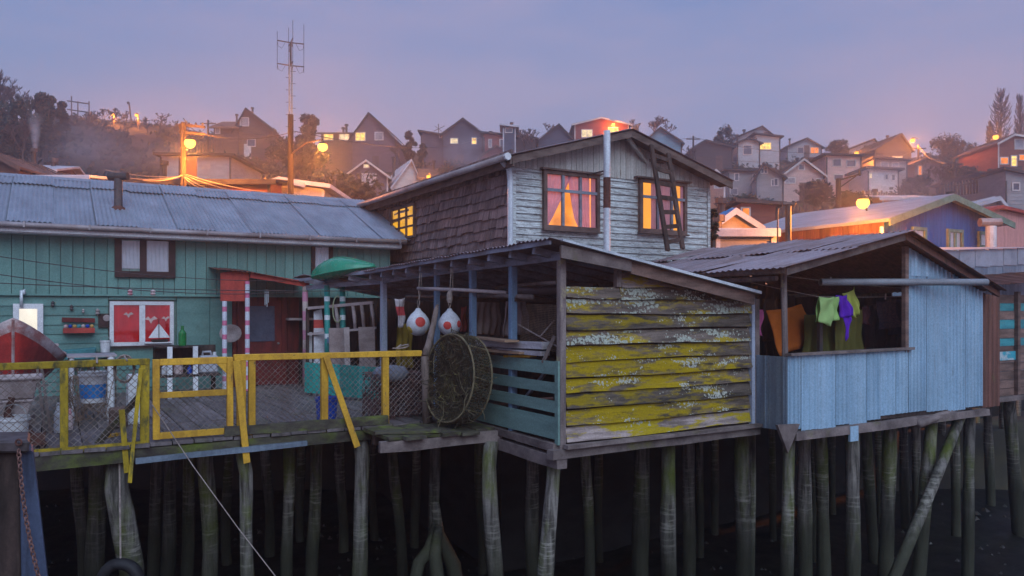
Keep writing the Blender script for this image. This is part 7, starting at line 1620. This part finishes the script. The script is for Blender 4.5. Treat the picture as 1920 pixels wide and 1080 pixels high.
hang('shirt', 'dark plaid skirt hanging by the right jamb', ((1644, 565), (1678, 562), (1690, 612), (1652, 618)), 8.7, mk('plaid_cloth', (.06, .07, .13), (.11, .10, .15), (30, 3, 30), .45, .55), 'skirt', .03, 4)
hang('shirt', 'dull maroon cloth left of the plaid skirt', ((1615, 575), (1628, 572), (1631, 610), (1612, 606)), 8.75, cloth('maroon_cloth', (.12, .045, .06), .1), 'cloth', .02, 2)
hang('towel', 'pink cloth hanging beside the mossy wall corner', ((1417, 577), (1430, 580), (1427, 630), (1419, 628)), 8.7, cloth('pink_cloth', (.55, .13, .32), .2), 'cloth', .02, 1)
hang('shirt', 'dark navy shirt hung low behind the plaid skirt', ((1668, 560), (1694, 560), (1696, 625), (1664, 628)), 9.2, cloth('navy_cloth', (.05, .06, .11), .1), 'shirt', .04, 4)
hang('shirt', 'brown cardigan hung behind the orange blanket', ((1432, 560), (1460, 556), (1462, 640), (1430, 640)), 9.4, cloth('brown_cloth', (.10, .06, .045), .1), 'cardigan', .04, 4)
hang('trousers', 'grey trousers hung between the olive oilskins and maroon cloth', ((1618, 572), (1640, 570), (1642, 655), (1622, 655)), 9.3, cloth('grey_trouser_cloth', (.09, .085, .095), .1), 'trousers', .04, 4)
for px, py in ((1557, 525), (1602, 530), (1660, 556)):
    p = at_v(px, py, 8.33); m = MB(); m.bar(p + Vector((0, 0, -.05)), p + Vector((.01, 0, .05)), .02, .015); put('clothes_peg', m, MATS['turquoise_board'] if px == 1602 else TUB, 'wooden peg clipped on a bare stretch of line' if px != 1602 else 'turquoise peg clipped above the yellow top', 'peg', 'pegs on the clothes lines')
m = MB(); m.box((at_v(1540, HY, 8.6).x-.04, 8.6, -.03), (at_v(1540, HY, 8.6).x+.04, 8.66, 1.5)); put('inner_post', m, DARKM, 'dark post behind the hanging oilskins', 'post')
# ---------------------------------------------------------------- foreground mooring post, chain, tyre
mp_ = thing('mooring_post', 'dark blue capped mooring post with a rusty chain eye', 'post', (-.6, 5.2, -3.3))
pd = 5.2; TARB = mk('tarred_blue_post', (.07, .095, .16), (.035, .045, .075), (9, 9, 1.5), rough=.55, var=.2, bump=.3)
a = Vector((ca, -sa, 0)); f_ = Vector((sa, ca, 0))
f2_ = ray(70, HY).normalized()
def P5(px, py, dd=0): return at_d(px, py, pd+dd)
for (x0, x1, b0, b1, nm, mt) in ((-60, 36, -60, 40, 'post_face', DARKWOOD), (36.5, 62, 41, 100, 'post_side', TARB)):
    m = MB(); p = [P5(x0, 846), P5(x1, 846), P5(b1, 1180), P5(b0, 1180)]; p[2] = p[1] + (p[2]-p[1])*2.2; p[3] = p[0] + (p[3]-p[0])*2.2
    m.prism(p, f2_*.33); m.build(nm, mt, mp_, bevel=.01)
m = MB(); m.prism([P5(-64, 850, -.06), P5(54, 850, -.06), P5(56, 826, -.06), P5(-64, 828, -.06)], f2_*.46); m.build('cap', DARKM, mp_, bevel=.015)
m = MB(); p = P5(35, 838, -.08); m.tube([p + Vector((0, 0, .03)) + a*.02*cos(t_) + Vector((0, 0, .02*sin(t_))) for t_ in [k*.8 for k in range(9)]], .007, 6); m.build('eye', RUST, mp_)
ch = thing('rusty_chain', 'rusty chain hanging from the dark mooring post', 'chain', P5(70, 1085, -.1))
pts = [P5(35, 843, -.09).lerp(P5(73, 1085, -.09), k/34) + a*(.045*sin(k/34*pi)*-.5) for k in range(48)]
CH = mk('chain_rust', (.24, .13, .115), (.14, .075, .065), (20, 20, 20), rough=.75, metal=.3)
for k in range(46):
    p, q = pts[k], pts[k+1]; dr_ = (q-p).normalized(); s_ = a if k % 2 else f_; s_ = (s_ - dr_*s_.dot(dr_)).normalized(); c = (p+q)/2; l_ = (q-p).length*.68; rg = []
    for t_ in range(9): an = 2*pi*t_/8; rg.append(c + dr_*cos(an)*l_ + s_*sin(an)*.013)
    m = MB(); m.tube(rg, .0052, 5, cap=False); m.build('link', CH, ch, smooth=True)
ty = at_v(226, 1092, 10.9); tyr = thing('tyre_fender', 'black tyre fender hung on the split pile', 'tyre', ty - Vector((0, 0, .3)))
RUB = mk('black_rubber', (.018, .018, .022), (.03, .03, .035), (9, 9, 9), rough=.6); m = MB(); n_ = 28; vs = []; fs = []
for i in range(n_):
    t_ = 2*pi*i/n_
    for k in range(10):
        p = 2*pi*k/10; r = .235 + .075*cos(p); vs.append(ty + a*(cos(t_)*r) + Vector((0, 0, sin(t_)*r)) + f_*(.085*sin(p)))
for i in range(n_):
    for k in range(10): fs.append((i*10+k, ((i+1) % n_)*10+k, ((i+1) % n_)*10+(k+1) % 10, i*10+(k+1) % 10))
m.add(vs, fs); m.build('tread', RUB, tyr, smooth=True)
m = MB(); m.tube([ty + Vector((0, 0, .3)), ty + Vector((0, .1, 1.0)) , Vector((ty.x, 11.1, -.1))], .012, 6); m.build('hanging_rope', ROPE, tyr)
# TV aerial on hillside house
m = MB(); b = at_d(823, 258, 92); tp_ = at_d(822, 232, 92); m.tube([b, tp_], .05, 5); m.tube([at_d(813, 246, 92), at_d(834, 236, 92)], .04, 5); m.tube([at_d(815, 236, 92), at_d(828, 246, 92)], .03, 5); put('roof_aerial', m, DARKM, 'crossed television aerial on the low dark blue wing', 'aerial')

# ---------------------------------------------------------------- dusk haze
HZ = bpy.data.materials.new('dusk_haze'); HZ.use_nodes = True; t = HZ.node_tree; t.nodes.clear()
o_ = t.nodes.new('ShaderNodeOutputMaterial'); pv = t.nodes.new('ShaderNodeVolumePrincipled')
pv.inputs['Color'].default_value = (.80, .83, .95, 1); pv.inputs['Density'].default_value = .0027; pv.inputs['Anisotropy'].default_value = .68
t.links.new(pv.outputs[0], o_.inputs['Volume'])
m = MB(); m.box((-190, -70, -8), (270, 240, 46)); o = m.build('haze', HZ); tag(o, 'thin violet evening haze over the whole bay', 'haze', None, 'stuff')
